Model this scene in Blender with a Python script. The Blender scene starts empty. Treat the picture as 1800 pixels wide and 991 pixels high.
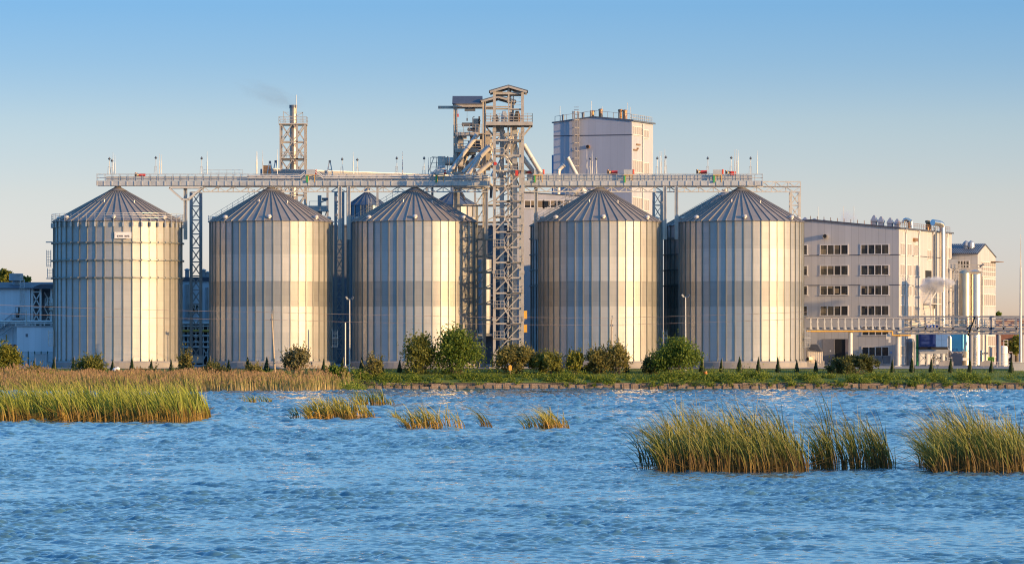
import bpy, math, random
import numpy as np
from mathutils import Vector, Matrix, noise as mnoise

R = math.radians
rnd = random.Random(11)
scene = bpy.context.scene
COL = scene.collection
F = 8400.0          # focal length in photo pixels
H = 636.0           # horizon row
ZC = 4.57           # eye height over the water
S = 840.0           # distance of the front silo row

def P(px, py, d):
    return Vector(((px - 900.0) * d / F, d, ZC - (py - H) * d / F))
def PX(px, d): return (px - 900.0) * d / F
def PZ(py, d): return ZC - (py - H) * d / F

# ------------------------------------------------------------------ materials
MATS = {}
def nodes_of(name):
    m = bpy.data.materials.new(name); m.use_nodes = True
    nt = m.node_tree
    b = nt.nodes['Principled BSDF']
    return m, nt, b
def N(nt, t, **kw):
    n = nt.nodes.new(t)
    for k, v in kw.items(): setattr(n, k, v)
    return n
def ramp(nt, stops):
    r = N(nt, 'ShaderNodeValToRGB')
    el = r.color_ramp.elements
    while len(el) < len(stops): el.new(0.5)
    for e, (p, c) in zip(el, stops):
        e.position = p; e.color = (c[0], c[1], c[2], 1)
    return r
def mat(name, col, rough=0.6, metal=0.0, var=0.12, scale=0.6, island=0.0, bump=0.0, streak=False, spec=0.5):
    if name in MATS: return MATS[name]
    m, nt, b = nodes_of(name)
    L = nt.links.new
    geo = N(nt, 'ShaderNodeNewGeometry')
    mp = N(nt, 'ShaderNodeMapping'); mp.vector_type = 'POINT'
    mp.inputs['Scale'].default_value = (1, 1, 0.15 if streak else 1)
    L(geo.outputs['Position'], mp.inputs['Vector'])
    nz = N(nt, 'ShaderNodeTexNoise'); nz.inputs['Scale'].default_value = scale; nz.inputs['Detail'].default_value = 5
    L(mp.outputs[0], nz.inputs['Vector'])
    lo = [c * (1 - var) for c in col]; hi = [min(1, c * (1 + var)) for c in col]
    r = ramp(nt, [(0.3, lo), (0.7, hi)])
    L(nz.outputs['Fac'], r.inputs['Fac'])
    out = r.outputs['Color']
    if island > 0:
        mx = N(nt, 'ShaderNodeHueSaturation')
        mr = N(nt, 'ShaderNodeMapRange'); mr.inputs['To Min'].default_value = 1 - island; mr.inputs['To Max'].default_value = 1 + island
        L(geo.outputs['Random Per Island'], mr.inputs['Value'])
        L(mr.outputs[0], mx.inputs['Value']); L(out, mx.inputs['Color'])
        out = mx.outputs['Color']
    L(out, b.inputs['Base Color'])
    b.inputs['Roughness'].default_value = rough
    b.inputs['Metallic'].default_value = metal
    b.inputs['Specular IOR Level'].default_value = spec
    if bump > 0:
        n2 = N(nt, 'ShaderNodeTexNoise'); n2.inputs['Scale'].default_value = scale * 6
        L(geo.outputs['Position'], n2.inputs['Vector'])
        bp = N(nt, 'ShaderNodeBump'); bp.inputs['Strength'].default_value = bump; bp.inputs['Distance'].default_value = 0.2
        L(n2.outputs['Fac'], bp.inputs['Height']); L(bp.outputs[0], b.inputs['Normal'])
    MATS[name] = m
    return m

def clad(name, col, pitch=1.1, axis=0, rough=0.45, metal=0.1, dark=0.78, width=0.07, both=True):
    """sheet cladding: faint joints at a regular pitch along local x and y"""
    if name in MATS: return MATS[name]
    m, nt, b = nodes_of(name); L = nt.links.new
    tc = N(nt, 'ShaderNodeTexCoord'); sx = N(nt, 'ShaderNodeSeparateXYZ'); L(tc.outputs['Object'], sx.inputs[0])
    add = N(nt, 'ShaderNodeMath', operation='ADD'); L(sx.outputs[0], add.inputs[0]); L(sx.outputs[1], add.inputs[1])
    dv = N(nt, 'ShaderNodeMath', operation='DIVIDE'); L(add.outputs[0], dv.inputs[0]); dv.inputs[1].default_value = pitch
    fr = N(nt, 'ShaderNodeMath', operation='FRACT'); L(dv.outputs[0], fr.inputs[0])
    lt = N(nt, 'ShaderNodeMath', operation='LESS_THAN'); L(fr.outputs[0], lt.inputs[0]); lt.inputs[1].default_value = width
    fl = N(nt, 'ShaderNodeMath', operation='FLOOR'); L(dv.outputs[0], fl.inputs[0])
    wn = N(nt, 'ShaderNodeTexWhiteNoise', noise_dimensions='1D'); L(fl.outputs[0], wn.inputs['W'])
    nz = N(nt, 'ShaderNodeTexNoise'); nz.inputs['Scale'].default_value = 0.35; nz.inputs['Detail'].default_value = 6
    mpz = N(nt, 'ShaderNodeMapping'); mpz.inputs['Scale'].default_value = (1.6, 1.6, 0.16); L(tc.outputs['Object'], mpz.inputs['Vector'])
    L(mpz.outputs[0], nz.inputs['Vector'])
    s1 = N(nt, 'ShaderNodeMath', operation='MULTIPLY_ADD'); L(wn.outputs['Value'], s1.inputs[0]); s1.inputs[1].default_value = 0.08; s1.inputs[2].default_value = 0.83
    s2 = N(nt, 'ShaderNodeMath', operation='MULTIPLY_ADD'); L(nz.outputs['Fac'], s2.inputs[0]); s2.inputs[1].default_value = 0.26; L(s1.outputs[0], s2.inputs[2])
    s3 = N(nt, 'ShaderNodeMath', operation='MULTIPLY_ADD'); L(lt.outputs[0], s3.inputs[0]); s3.inputs[1].default_value = dark - 1; L(s2.outputs[0], s3.inputs[2])
    hs = N(nt, 'ShaderNodeHueSaturation'); hs.inputs['Color'].default_value = (*col, 1); L(s3.outputs[0], hs.inputs['Value'])
    L(hs.outputs['Color'], b.inputs['Base Color'])
    b.inputs['Roughness'].default_value = rough; b.inputs['Metallic'].default_value = metal
    MATS[name] = m
    return m

# ------------------------------------------------------------------ mesh builder
class MB:
    def __init__(s): s.v = []; s.f = []; s.sm = []
    def add(s, vs, fs, smooth=False):
        o = len(s.v); s.v.extend(vs)
        s.f.extend([tuple(i + o for i in f) for f in fs]); s.sm.extend([smooth] * len(fs))
        return s
    def box(s, x0, x1, y0, y1, z0, z1):
        v = [(x, y, z) for x in (x0, x1) for y in (y0, y1) for z in (z0, z1)]
        return s.add(v, [(0,1,3,2),(4,6,7,5),(0,4,5,1),(2,3,7,6),(0,2,6,4),(1,5,7,3)])
    def bar(s, a, b, w, h=None, up=None):
        a = Vector(a); b = Vector(b); h = w if h is None else h
        d = (b - a)
        if d.length < 1e-6: return s
        d.normalize()
        u = Vector(up) if up else (Vector((0,0,1)) if abs(d.z) < 0.95 else Vector((1,0,0)))
        x = d.cross(u).normalized(); y = x.cross(d).normalized()
        v = [tuple(p + x*(sx*w/2) + y*(sy*h/2)) for p in (a, b) for sx, sy in ((-1,-1),(1,-1),(1,1),(-1,1))]
        return s.add(v, [(0,3,2,1),(4,5,6,7),(0,1,5,4),(1,2,6,5),(2,3,7,6),(3,0,4,7)])
    def tube(s, a, b, r, n=8, r2=None, cap=True):
        a = Vector(a); b = Vector(b); r2 = r if r2 is None else r2
        d = (b - a)
        if d.length < 1e-6: return s
        d.normalize()
        u = Vector((0,0,1)) if abs(d.z) < 0.95 else Vector((1,0,0))
        x = d.cross(u).normalized(); y = x.cross(d).normalized()
        v = []
        for p, rr in ((a, r), (b, r2)):
            for k in range(n):
                t = 2*math.pi*k/n
                v.append(tuple(p + x*(rr*math.cos(t)) + y*(rr*math.sin(t))))
        s.add(v, [(k, (k+1)%n, n+(k+1)%n, n+k) for k in range(n)], True)
        if cap:
            s.add(v[:n], [tuple(range(n))[::-1]]); s.add(v[n:], [tuple(range(n))])
        return s
    def path(s, pts, r, n=6):
        for a, b in zip(pts, pts[1:]): s.tube(a, b, r, n)
        return s
    def lathe(s, prof, c=(0,0,0), n=32, smooth=True, cap=False):
        ring = lambda r, z: [(c[0]+r*math.cos(2*math.pi*k/n), c[1]+r*math.sin(2*math.pi*k/n), c[2]+z) for k in range(n)]
        v = ring(*prof[0]) + ring(*prof[-1])
        for p, q in zip(prof, prof[1:]):          # each band keeps its own edge so the shading stays crisp along the profile
            s.add(ring(*p)+ring(*q), [(k, (k+1)%n, n+(k+1)%n, n+k) for k in range(n)], smooth)
        if cap:
            s.add(v[:n], [tuple(range(n))[::-1]]); s.add(v[-n:], [tuple(range(n))])
        return s
    def prism(s, poly, axis, lo, hi):
        """poly of (u,v): axis 'y' -> (u, t, v); axis 'x' -> (t, u, v); axis 'z' -> (u, v, t)"""
        f = {'y': lambda p, t: (p[0], t, p[1]), 'x': lambda p, t: (t, p[0], p[1]), 'z': lambda p, t: (p[0], p[1], t)}[axis]
        n = len(poly)
        v = [f(p, lo) for p in poly] + [f(p, hi) for p in poly]
        return s.add(v, [tuple(range(n))[::-1], tuple(range(n, 2*n))] + [(k, (k+1)%n, n+(k+1)%n, n+k) for k in range(n)])
    def quad(s, a, b, c, d): return s.add([tuple(a), tuple(b), tuple(c), tuple(d)], [(0,1,2,3)])
    def build(s, name, m, parent=None, loc=None, local=False, fix=True):
        me = bpy.data.meshes.new(name)
        v = np.array(s.v, dtype=np.float64).reshape(-1, 3)
        off = Vector((0,0,0))
        if parent is not None and not local:
            off = world_loc(parent)
        elif parent is None and loc is not None and not local:
            off = Vector(loc)
        v = v - np.array(off)
        me.from_pydata(v.tolist(), [], s.f)
        me.polygons.foreach_set('use_smooth', s.sm)
        me.materials.append(m)
        if fix and len(s.f) < 60000: fix_normals(me)
        o = bpy.data.objects.new(name, me); COL.objects.link(o)
        if parent is not None: o.parent = parent
        elif loc is not None: o.location = loc
        return o

import bmesh
def fix_normals(me):
    bm = bmesh.new(); bm.from_mesh(me)
    bmesh.ops.recalc_face_normals(bm, faces=bm.faces)
    bm.to_mesh(me); bm.free()

def world_loc(o):
    p = Vector(o.location)
    while o.parent: o = o.parent; p = p + Vector(o.location)
    return p
def tag(o, label, cat=None, group=None, kind=None):
    if label: o['label'] = label
    if cat: o['category'] = cat
    if group: o['group'] = group
    if kind: o['kind'] = kind
    return o
def thing(name, label, cat, loc, rz=0.0, group=None):
    o = bpy.data.objects.new(name, None); COL.objects.link(o)
    o.empty_display_size = 0.5
    o.location = loc; o.rotation_euler = (0, 0, rz)
    return tag(o, label, cat, group)
def copy_tree(o, parent=None):
    c = o.copy(); COL.objects.link(c)
    if parent is not None: c.parent = parent
    for ch in list(o.children): copy_tree(ch, c)
    return c
def dup(root, loc, label=None, rz=None):
    c = copy_tree(root)
    c.location = loc
    if rz is not None: c.rotation_euler = (0, 0, rz)
    if label: c['label'] = label
    return c
def structure(mb, name, m):
    o = mb.build(name, m); o['kind'] = 'structure'; return o

# common materials
M_GALV = mat('galvanised_steel', (0.50, 0.50, 0.48), 0.5, 0.55, 0.14, 0.8)
M_PAINT = mat('pale_painted_steel', (0.50, 0.49, 0.46), 0.5, 0.15, 0.12, 0.9)
M_DKSTEEL = mat('dark_steel', (0.13, 0.15, 0.18), 0.5, 0.3, 0.2, 0.8)
M_STAIN = mat('stainless_steel', (0.62, 0.58, 0.52), 0.26, 0.9, 0.06, 0.5)
M_CONC = mat('concrete', (0.27, 0.25, 0.23), 0.85, 0, 0.16, 0.5, bump=0.1, streak=True)
M_RED = mat('red_paint', (0.55, 0.05, 0.03), 0.4)
M_GREEN = mat('green_paint', (0.03, 0.28, 0.10), 0.5)
M_YEL = mat('yellow_paint', (0.65, 0.36, 0.05), 0.5)
M_WHITE = mat('white_paint', (0.75, 0.73, 0.70), 0.5, 0, 0.06)
M_BLACK = mat('black_opening', (0.012, 0.013, 0.016), 0.8)
M_SLATE = mat('blue_grey_roofing', (0.075, 0.083, 0.11), 0.6, 0.0)
M_WOOD = mat('weathered_wood', (0.30, 0.22, 0.15), 0.85, 0, 0.25, 2.0)
M_RUST = mat('copper_brown_vent', (0.36, 0.20, 0.10), 0.45, 0.5, 0.2)

# ------------------------------------------------------------------ camera, world, sun
cam_d = bpy.data.cameras.new('camera'); cam = bpy.data.objects.new('camera', cam_d); COL.objects.link(cam)
cam.location = (0, 0, ZC); cam.rotation_euler = (R(90), 0, 0)
cam_d.sensor_width = 36; cam_d.lens = F / 1800 * 36
cam_d.shift_y = (H - 495.5) / 1800.0
cam_d.clip_start = 1; cam_d.clip_end = 20000
scene.camera = cam

SUN_AZ = 60.0       # degrees to the right of straight behind the camera
SUN_EL = 9.0
sdir = Vector((math.sin(R(SUN_AZ))*math.cos(R(SUN_EL)), -math.cos(R(SUN_AZ))*math.cos(R(SUN_EL)), math.sin(R(SUN_EL))))
sun_d = bpy.data.lights.new('sun', 'SUN'); sun_d.energy = 3.8; sun_d.angle = R(0.5); sun_d.color = (1.0, 0.64, 0.295)
sun = bpy.data.objects.new('sun', sun_d); COL.objects.link(sun)
sun.rotation_euler = (-sdir).to_track_quat('-Z', 'Y').to_euler()
sun.location = (60, 700, 120)

w = bpy.data.worlds.new('World'); scene.world = w; w.use_nodes = True
nt = w.node_tree; L = nt.links.new
bg = nt.nodes['Background']
tc = N(nt, 'ShaderNodeTexCoord')
mul = N(nt, 'ShaderNodeVectorMath', operation='MULTIPLY'); mul.inputs[1].default_value = (1, 1, SKYZ if 'SKYZ' in globals() else 4.0)
L(tc.outputs['Generated'], mul.inputs[0])
nrm = N(nt, 'ShaderNodeVectorMath', operation='NORMALIZE'); L(mul.outputs[0], nrm.inputs[0])
sky = N(nt, 'ShaderNodeTexSky'); sky.sky_type = 'NISHITA'; sky.sun_disc = False
sky.sun_elevation = R(SUN_EL)
sky.sun_rotation = math.atan2(sdir.x, sdir.y)
sky.altitude = 0; sky.air_density = 1.0; sky.dust_density = 1.0; sky.ozone_density = 2.0
L(nrm.outputs[0], sky.inputs[0])
sz = N(nt, 'ShaderNodeSeparateXYZ'); L(tc.outputs['Generated'], sz.inputs[0])
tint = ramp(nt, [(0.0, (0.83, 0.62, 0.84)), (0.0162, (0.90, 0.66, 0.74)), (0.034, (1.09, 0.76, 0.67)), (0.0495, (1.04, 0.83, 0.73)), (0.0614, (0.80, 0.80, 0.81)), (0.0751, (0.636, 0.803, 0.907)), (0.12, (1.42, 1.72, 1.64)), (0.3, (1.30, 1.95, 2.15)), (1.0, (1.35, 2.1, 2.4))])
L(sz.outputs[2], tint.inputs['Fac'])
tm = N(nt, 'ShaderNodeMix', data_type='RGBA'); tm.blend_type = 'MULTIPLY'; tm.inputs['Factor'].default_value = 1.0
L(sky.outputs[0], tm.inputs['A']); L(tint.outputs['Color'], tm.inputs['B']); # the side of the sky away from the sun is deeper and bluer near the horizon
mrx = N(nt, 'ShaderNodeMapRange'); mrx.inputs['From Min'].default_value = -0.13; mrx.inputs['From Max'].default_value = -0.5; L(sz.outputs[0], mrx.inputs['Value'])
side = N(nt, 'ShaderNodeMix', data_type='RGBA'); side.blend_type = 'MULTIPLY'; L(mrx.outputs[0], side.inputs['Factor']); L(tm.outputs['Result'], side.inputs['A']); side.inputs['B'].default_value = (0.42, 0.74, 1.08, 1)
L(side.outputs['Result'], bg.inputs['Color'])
bg.inputs['Strength'].default_value = 0.15
scene.view_settings.view_transform = 'Standard'
scene.view_settings.look = 'None'
scene.view_settings.exposure = 1.0
scene.view_settings.gamma = 1.0
scene.render.engine = 'CYCLES'
scene.cycles.max_bounces = 6
scene.cycles.transparent_max_bounces = 16
scene.cycles.volume_bounces = 1
scene.cycles.use_denoising = True
scene.cycles.pixel_filter_type = 'BLACKMAN_HARRIS'
scene.cycles.filter_width = 1.1

# ------------------------------------------------------------------ water
def make_water():
    rows = []
    d = 58.0
    while d < 812:
        rows.append(d); d += max(0.05, d * 0.0008)
    y = np.array([-4000.0, 0.0, 30.0, 50.0] + rows + [830.0])
    half = np.linspace(-0.135, 0.135, 420)
    dy = np.gradient(y)
    sp = np.clip(np.maximum(np.abs(y) * (half[1]-half[0]), np.abs(y)*0.0008), 0.04, 5)
    X = y[:, None] * half[None, :]
    X[y < 50, :] = 50 * half[None, :]
    Y = np.repeat(y[:, None], len(half), 1)
    Z = np.zeros_like(X)
    rs = np.random.RandomState(5)
    nW = 88
    lam = np.exp(rs.uniform(math.log(0.17), math.log(0.95), nW)); lam[:6] = np.exp(rs.uniform(math.log(1.5), math.log(3.0), 6)); lam[64:] = np.exp(rs.uniform(math.log(1.0), math.log(3.2), 24))
    ang = R(180) + rs.normal(0, 0.85, nW)            # wind blows towards -x
    # some crests run across the view so that faces turn to the shore
    ang[::2] = R(235) + rs.normal(0, 0.6, nW)[::2]
    slope = 0.054 * rs.uniform(0.6, 1.3, nW); slope[:6] *= 0.5
    ph = rs.uniform(0, 2*math.pi, nW)
    # patches of calmer and rougher water
    patch = 0.70 + 0.42*np.sin(X*0.9+1.7*np.sin(Y*0.21))*np.sin(Y*0.47+1.1*np.sin(X*0.6)) + 0.30*np.sin(X*0.11+1.3*np.sin(Y*0.019))*np.sin(Y*0.041+0.7*np.sin(X*0.07)) + 0.25*np.sin(X*0.31+Y*0.013+2)*np.sin(Y*0.093-1)
    wsum = np.zeros(len(y)); wfull = (slope[:64]**2).sum()
    ws = []
    for k in range(nW):
        wk = np.clip((lam[k] / (sp + 1e-6) - 2.2) / 2.0, 0, 1)
        if k >= 64: wk = wk*np.clip((sp-0.16)/0.2, 0, 1)     # longer ripples carry the far water
        wk[(y < 55) | (y > 811)] = 0
        ws.append(wk); wsum += (slope[k]*wk)**2
    gain = np.where(wsum > 0, np.minimum(np.sqrt(wfull / np.maximum(wsum, 1e-9)), 2.4), 0)
    for k in range(nW):
        kk = 2*math.pi/lam[k]
        a = slope[k]/kk
        arg = kk*(X*math.cos(ang[k]) + Y*math.sin(ang[k])) + ph[k] + 0.8*np.sin(0.37*X/lam[k]**0.5 + 0.29*Y/lam[k]**0.5 + k)
        Z += (a*ws[k]*gain)[:, None] * (np.sin(arg) + 0.28*np.sin(2*arg + 0.6))
    Z *= np.clip(patch, 0.3, 1.6)
    edge = np.clip((0.135 - np.abs(half))/0.004, 0, 1)
    Z *= edge[None, :]
    # wide calm margins so that the lake goes on to both sides and behind the viewer
    Xl = np.stack([np.full(len(y), -4000.0), X[:, 0]-200], 1); Xr = np.stack([X[:, -1]+200, np.full(len(y), 4000.0)], 1)
    X = np.concatenate([Xl, X, Xr], 1); z0 = np.zeros((len(y), 2))
    Z = np.concatenate([z0, Z, z0], 1); Y = np.repeat(y[:, None], X.shape[1], 1)
    nr, nc = X.shape
    co = np.stack([X, Y, Z], -1).reshape(-1, 3).astype(np.float32)
    idx = np.arange(nr*nc).reshape(nr, nc)
    q = np.stack([idx[:-1, :-1], idx[:-1, 1:], idx[1:, 1:], idx[1:, :-1]], -1).reshape(-1, 4).astype(np.int32)
    me = bpy.data.meshes.new('water')
    me.vertices.add(len(co)); me.vertices.foreach_set('co', co.ravel())
    me.loops.add(q.size); me.loops.foreach_set('vertex_index', q.ravel())
    me.polygons.add(len(q)); me.polygons.foreach_set('loop_start', np.arange(0, q.size, 4, dtype=np.int32))
    me.polygons.foreach_set('use_smooth', np.ones(len(q), dtype=bool))
    me.update(calc_edges=True)
    m, nt, b = nodes_of('lake_water'); L = nt.links.new
    b.inputs['Base Color'].default_value = (0.075, 0.175, 0.210, 1)
    b.inputs['Roughness'].default_value = 0.04
    b.inputs['IOR'].default_value = 1.333
    geo = N(nt, 'ShaderNodeNewGeometry')
    mp = N(nt, 'ShaderNodeMapping'); mp.inputs['Scale'].default_value = (1.0, 0.55, 1); L(geo.outputs['Position'], mp.inputs['Vector'])
    nz = N(nt, 'ShaderNodeTexNoise'); nz.inputs['Scale'].default_value = 3.2; nz.inputs['Detail'].default_value = 4
    L(mp.outputs[0], nz.inputs['Vector'])
    bp = N(nt, 'ShaderNodeBump'); bp.inputs['Strength'].default_value = 0.3; bp.inputs['Distance'].default_value = 0.06
    L(nz.outputs['Fac'], bp.inputs['Height']); L(bp.outputs[0], b.inputs['Normal'])
    me.materials.append(m)
    o = bpy.data.objects.new('water', me); COL.objects.link(o); o['kind'] = 'structure'
    o['label'] = 'rippled blue lake water in front of the grain plant'
make_water()

# ------------------------------------------------------------------ ground
def ground_z(x, y):
    """bank: shore toe, planted slope, lawn, yard"""
    left = max(0.0, min(1.0, (-22 - x) / 8.0))          # reed shore that reaches out on the left
    def prof(pts, y):
        if y <= pts[0][0]: return pts[0][1]
        for (a, za), (b_, zb) in zip(pts, pts[1:]):
            if y <= b_: return za + (zb - za)*(y - a)/(b_ - a)
        return pts[-1][1]
    zr = prof([(798.0, -1.2), (800.6, -1.0), (800.9, 1.0), (802.2, 1.55), (806.0, 2.45), (809.0, 2.60), (822.0, 3.25), (835, 3.55), (870, 4.0), (900, 4.1), (6000, 4.1)], y)
    zl = prof([(735.0, -1.2), (746.0, 0.05), (775.0, 0.7), (795.0, 1.5), (806.0, 2.5), (809.0, 2.65), (822.0, 3.25), (835, 3.55), (870, 4.0), (900, 4.1), (6000, 4.1)], y)
    z = zr*(1-left) + zl*left
    if 801 < y < 812 or (left > 0.3 and 740 < y < 812):
        z += 0.14*mnoise.noise(Vector((x*0.35, y*0.35, 3.0)))
    return z
def make_ground():
    ys = [700, 735] + list(np.arange(738, 798, 3.0)) + [798, 800.6, 800.9] + list(np.arange(801.5, 812, 0.8)) + [814, 818, 822, 828, 835, 845, 858, 870, 885, 900, 940, 1000, 1300, 2000, 3500, 6000]
    xs = [-4000, -1500, -600, -250, -160] + list(np.arange(-130, 131, 1.6)) + [160, 250, 600, 1500, 4000]
    v = [(x, y, ground_z(x, y)) for y in ys for x in xs]
    nc = len(xs)
    f = [(j*nc+i, j*nc+i+1, (j+1)*nc+i+1, (j+1)*nc+i) for j in range(len(ys)-1) for i in range(nc-1)]
    m, nt, b = nodes_of('lawn_soil'); L = nt.links.new
    geo = N(nt, 'ShaderNodeNewGeometry')
    n1 = N(nt, 'ShaderNodeTexNoise'); n1.inputs['Scale'].default_value = 0.25; n1.inputs['Detail'].default_value = 8; L(geo.outputs['Position'], n1.inputs['Vector'])
    r1 = ramp(nt, [(0.3, (0.075, 0.115, 0.016)), (0.5, (0.12, 0.165, 0.022)), (0.72, (0.17, 0.18, 0.035))]); L(n1.outputs['Fac'], r1.inputs['Fac'])
    sx = N(nt, 'ShaderNodeSeparateXYZ'); L(geo.outputs['Position'], sx.inputs[0])
    gt = N(nt, 'ShaderNodeMath', operation='LESS_THAN'); L(sx.outputs[1], gt.inputs[0]); gt.inputs[1].default_value = 801.2
    mx = N(nt, 'ShaderNodeMix', data_type='RGBA'); L(gt.outputs[0], mx.inputs['Factor']); L(r1.outputs['Color'], mx.inputs['A']); mx.inputs['B'].default_value = (0.07, 0.055, 0.035, 1)
    L(mx.outputs['Result'], b.inputs['Base Color']); b.inputs['Roughness'].default_value = 0.95
    n2 = N(nt, 'ShaderNodeTexNoise'); n2.inputs['Scale'].default_value = 5; L(geo.outputs['Position'], n2.inputs['Vector'])
    bp = N(nt, 'ShaderNodeBump'); bp.inputs['Strength'].default_value = 0.8; bp.inputs['Distance'].default_value = 0.15; L(n2.outputs['Fac'], bp.inputs['Height']); L(bp.outputs[0], b.inputs['Normal'])
    mb = MB(); mb.v = v; mb.f = f; mb.sm = [True]*len(f)
    o = structure(mb, 'ground', m)
    o['label'] = 'grassy bank and lawn the plant stands on'
    # concrete yard behind the lawn, as a sheet a little above it
    mb = MB()
    ysy = [826.5, 828, 835, 845, 858, 870, 885, 900, 940]
    xsy = [-130, -60, 0, 60, 130]
    nn = len(xsy)
    mb.add([(x, y, ground_z(x, y)+0.06) for y in ysy for x in xsy], [(j*nn+i, j*nn+i+1, (j+1)*nn+i+1, (j+1)*nn+i) for j in range(len(ysy)-1) for i in range(nn-1)])
    o = structure(mb, 'pavement', M_CONC); o['label'] = 'pale concrete yard around the silo bases'
make_ground()
# ------------------------------------------------------------------ silos
def silo_wall_mat(name, bands, zero, col=(0.535, 0.51, 0.46)):
    m, nt, b = nodes_of(name); L = nt.links.new
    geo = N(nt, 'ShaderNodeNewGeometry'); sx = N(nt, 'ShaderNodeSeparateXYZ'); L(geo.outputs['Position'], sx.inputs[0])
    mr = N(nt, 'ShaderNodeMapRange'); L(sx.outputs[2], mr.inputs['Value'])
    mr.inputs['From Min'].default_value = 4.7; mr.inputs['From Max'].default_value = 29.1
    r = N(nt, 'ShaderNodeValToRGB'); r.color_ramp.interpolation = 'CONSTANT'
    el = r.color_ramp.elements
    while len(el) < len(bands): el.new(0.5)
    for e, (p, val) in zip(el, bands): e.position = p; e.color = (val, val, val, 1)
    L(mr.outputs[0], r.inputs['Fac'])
    # each rolled sheet has its own dullness: rows of sheets x panels
    rowd = N(nt, 'ShaderNodeMath', operation='DIVIDE'); L(sx.outputs[2], rowd.inputs[0]); rowd.inputs[1].default_value = 1.08
    rowf = N(nt, 'ShaderNodeMath', operation='FLOOR'); L(rowd.outputs[0], rowf.inputs[0])
    cb = N(nt, 'ShaderNodeCombineXYZ'); L(geo.outputs['Random Per Island'], cb.inputs[0]); L(rowf.outputs[0], cb.inputs[1])
    wn = N(nt, 'ShaderNodeTexWhiteNoise', noise_dimensions='2D'); L(cb.outputs[0], wn.inputs['Vector'])
    mp = N(nt, 'ShaderNodeMapping'); mp.inputs['Scale'].default_value = (1.2, 1.2, 0.10); L(geo.outputs['Position'], mp.inputs['Vector'])
    nz = N(nt, 'ShaderNodeTexNoise'); nz.inputs['Scale'].default_value = 1.5; nz.inputs['Detail'].default_value = 6; L(mp.outputs[0], nz.inputs['Vector'])
    # thin overlap line at the foot of every sheet
    fr = N(nt, 'ShaderNodeMath', operation='FRACT'); L(rowd.outputs[0], fr.inputs[0])
    lt = N(nt, 'ShaderNodeMath', operation='LESS_THAN'); L(fr.outputs[0], lt.inputs[0]); lt.inputs[1].default_value = 0.07
    a = N(nt, 'ShaderNodeMath', operation='MULTIPLY_ADD'); L(wn.outputs['Value'], a.inputs[0]); a.inputs[1].default_value = 0.07; a.inputs[2].default_value = -0.035
    a2 = N(nt, 'ShaderNodeMath', operation='MULTIPLY_ADD'); L(nz.outputs['Fac'], a2.inputs[0]); a2.inputs[1].default_value = 0.14; L(a.outputs[0], a2.inputs[2])
    a3 = N(nt, 'ShaderNodeMath', operation='MULTIPLY_ADD'); L(lt.outputs[0], a3.inputs[0]); a3.inputs[1].default_value = -0.07; L(a2.outputs[0], a3.inputs[2])
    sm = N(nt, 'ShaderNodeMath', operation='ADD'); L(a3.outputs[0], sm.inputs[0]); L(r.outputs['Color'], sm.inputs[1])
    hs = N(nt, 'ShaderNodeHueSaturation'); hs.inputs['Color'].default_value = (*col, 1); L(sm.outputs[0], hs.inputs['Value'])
    L(hs.outputs['Color'], b.inputs['Base Color'])
    # rolled corrugation, finer than a pixel: the sheet normal rocks up and down
    ph = N(nt, 'ShaderNodeMath', operation='MULTIPLY'); L(sx.outputs[2], ph.inputs[0]); ph.inputs[1].default_value = 2*math.pi/0.104
    sn = N(nt, 'ShaderNodeMath', operation='SINE'); L(ph.outputs[0], sn.inputs[0])
    sc = N(nt, 'ShaderNodeMath', operation='MULTIPLY'); L(sn.outputs[0], sc.inputs[0]); sc.inputs[1].default_value = 0.5
    cz = N(nt, 'ShaderNodeCombineXYZ'); L(sc.outputs[0], cz.inputs[2])
    av = N(nt, 'ShaderNodeVectorMath', operation='ADD'); L(geo.outputs['Normal'], av.inputs[0]); L(cz.outputs[0], av.inputs[1])
    nv = N(nt, 'ShaderNodeVectorMath', operation='NORMALIZE'); L(av.outputs[0], nv.inputs[0]); L(nv.outputs[0], b.inputs['Normal'])
    b.inputs['Metallic'].default_value = 0.70
    rr = N(nt, 'ShaderNodeMapRange'); L(nz.outputs['Fac'], rr.inputs['Value']); rr.inputs['To Min'].default_value = 0.39; rr.inputs['To Max'].default_value = 0.52
    L(rr.outputs[0], b.inputs['Roughness'])
    return m
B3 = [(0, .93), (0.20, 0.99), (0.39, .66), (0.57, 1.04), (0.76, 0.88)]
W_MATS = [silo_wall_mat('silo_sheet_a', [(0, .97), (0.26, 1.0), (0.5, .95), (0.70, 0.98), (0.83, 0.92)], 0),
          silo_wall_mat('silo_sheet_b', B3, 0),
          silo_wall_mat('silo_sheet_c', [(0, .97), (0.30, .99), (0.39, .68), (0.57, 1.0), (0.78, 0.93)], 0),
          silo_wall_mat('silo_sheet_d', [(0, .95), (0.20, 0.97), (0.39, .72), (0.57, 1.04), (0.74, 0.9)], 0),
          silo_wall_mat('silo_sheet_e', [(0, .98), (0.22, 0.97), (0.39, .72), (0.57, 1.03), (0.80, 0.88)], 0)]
M_ROOF = mat('silo_roof_sheet', (0.275, 0.245, 0.225), 0.5, 0.25, 0.10, 0.6, island=0.05)
M_RIB = mat('silo_roof_rib', (0.30, 0.285, 0.27), 0.5, 0.45, 0.08, 0.6)
M_STIFF = mat('stiffener_steel', (0.24, 0.245, 0.225), 0.5, 0.6, 0.14, 0.5)
M_VENT = mat('roof_vent_cap', (0.55, 0.52, 0.48), 0.45, 0.3)

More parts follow.
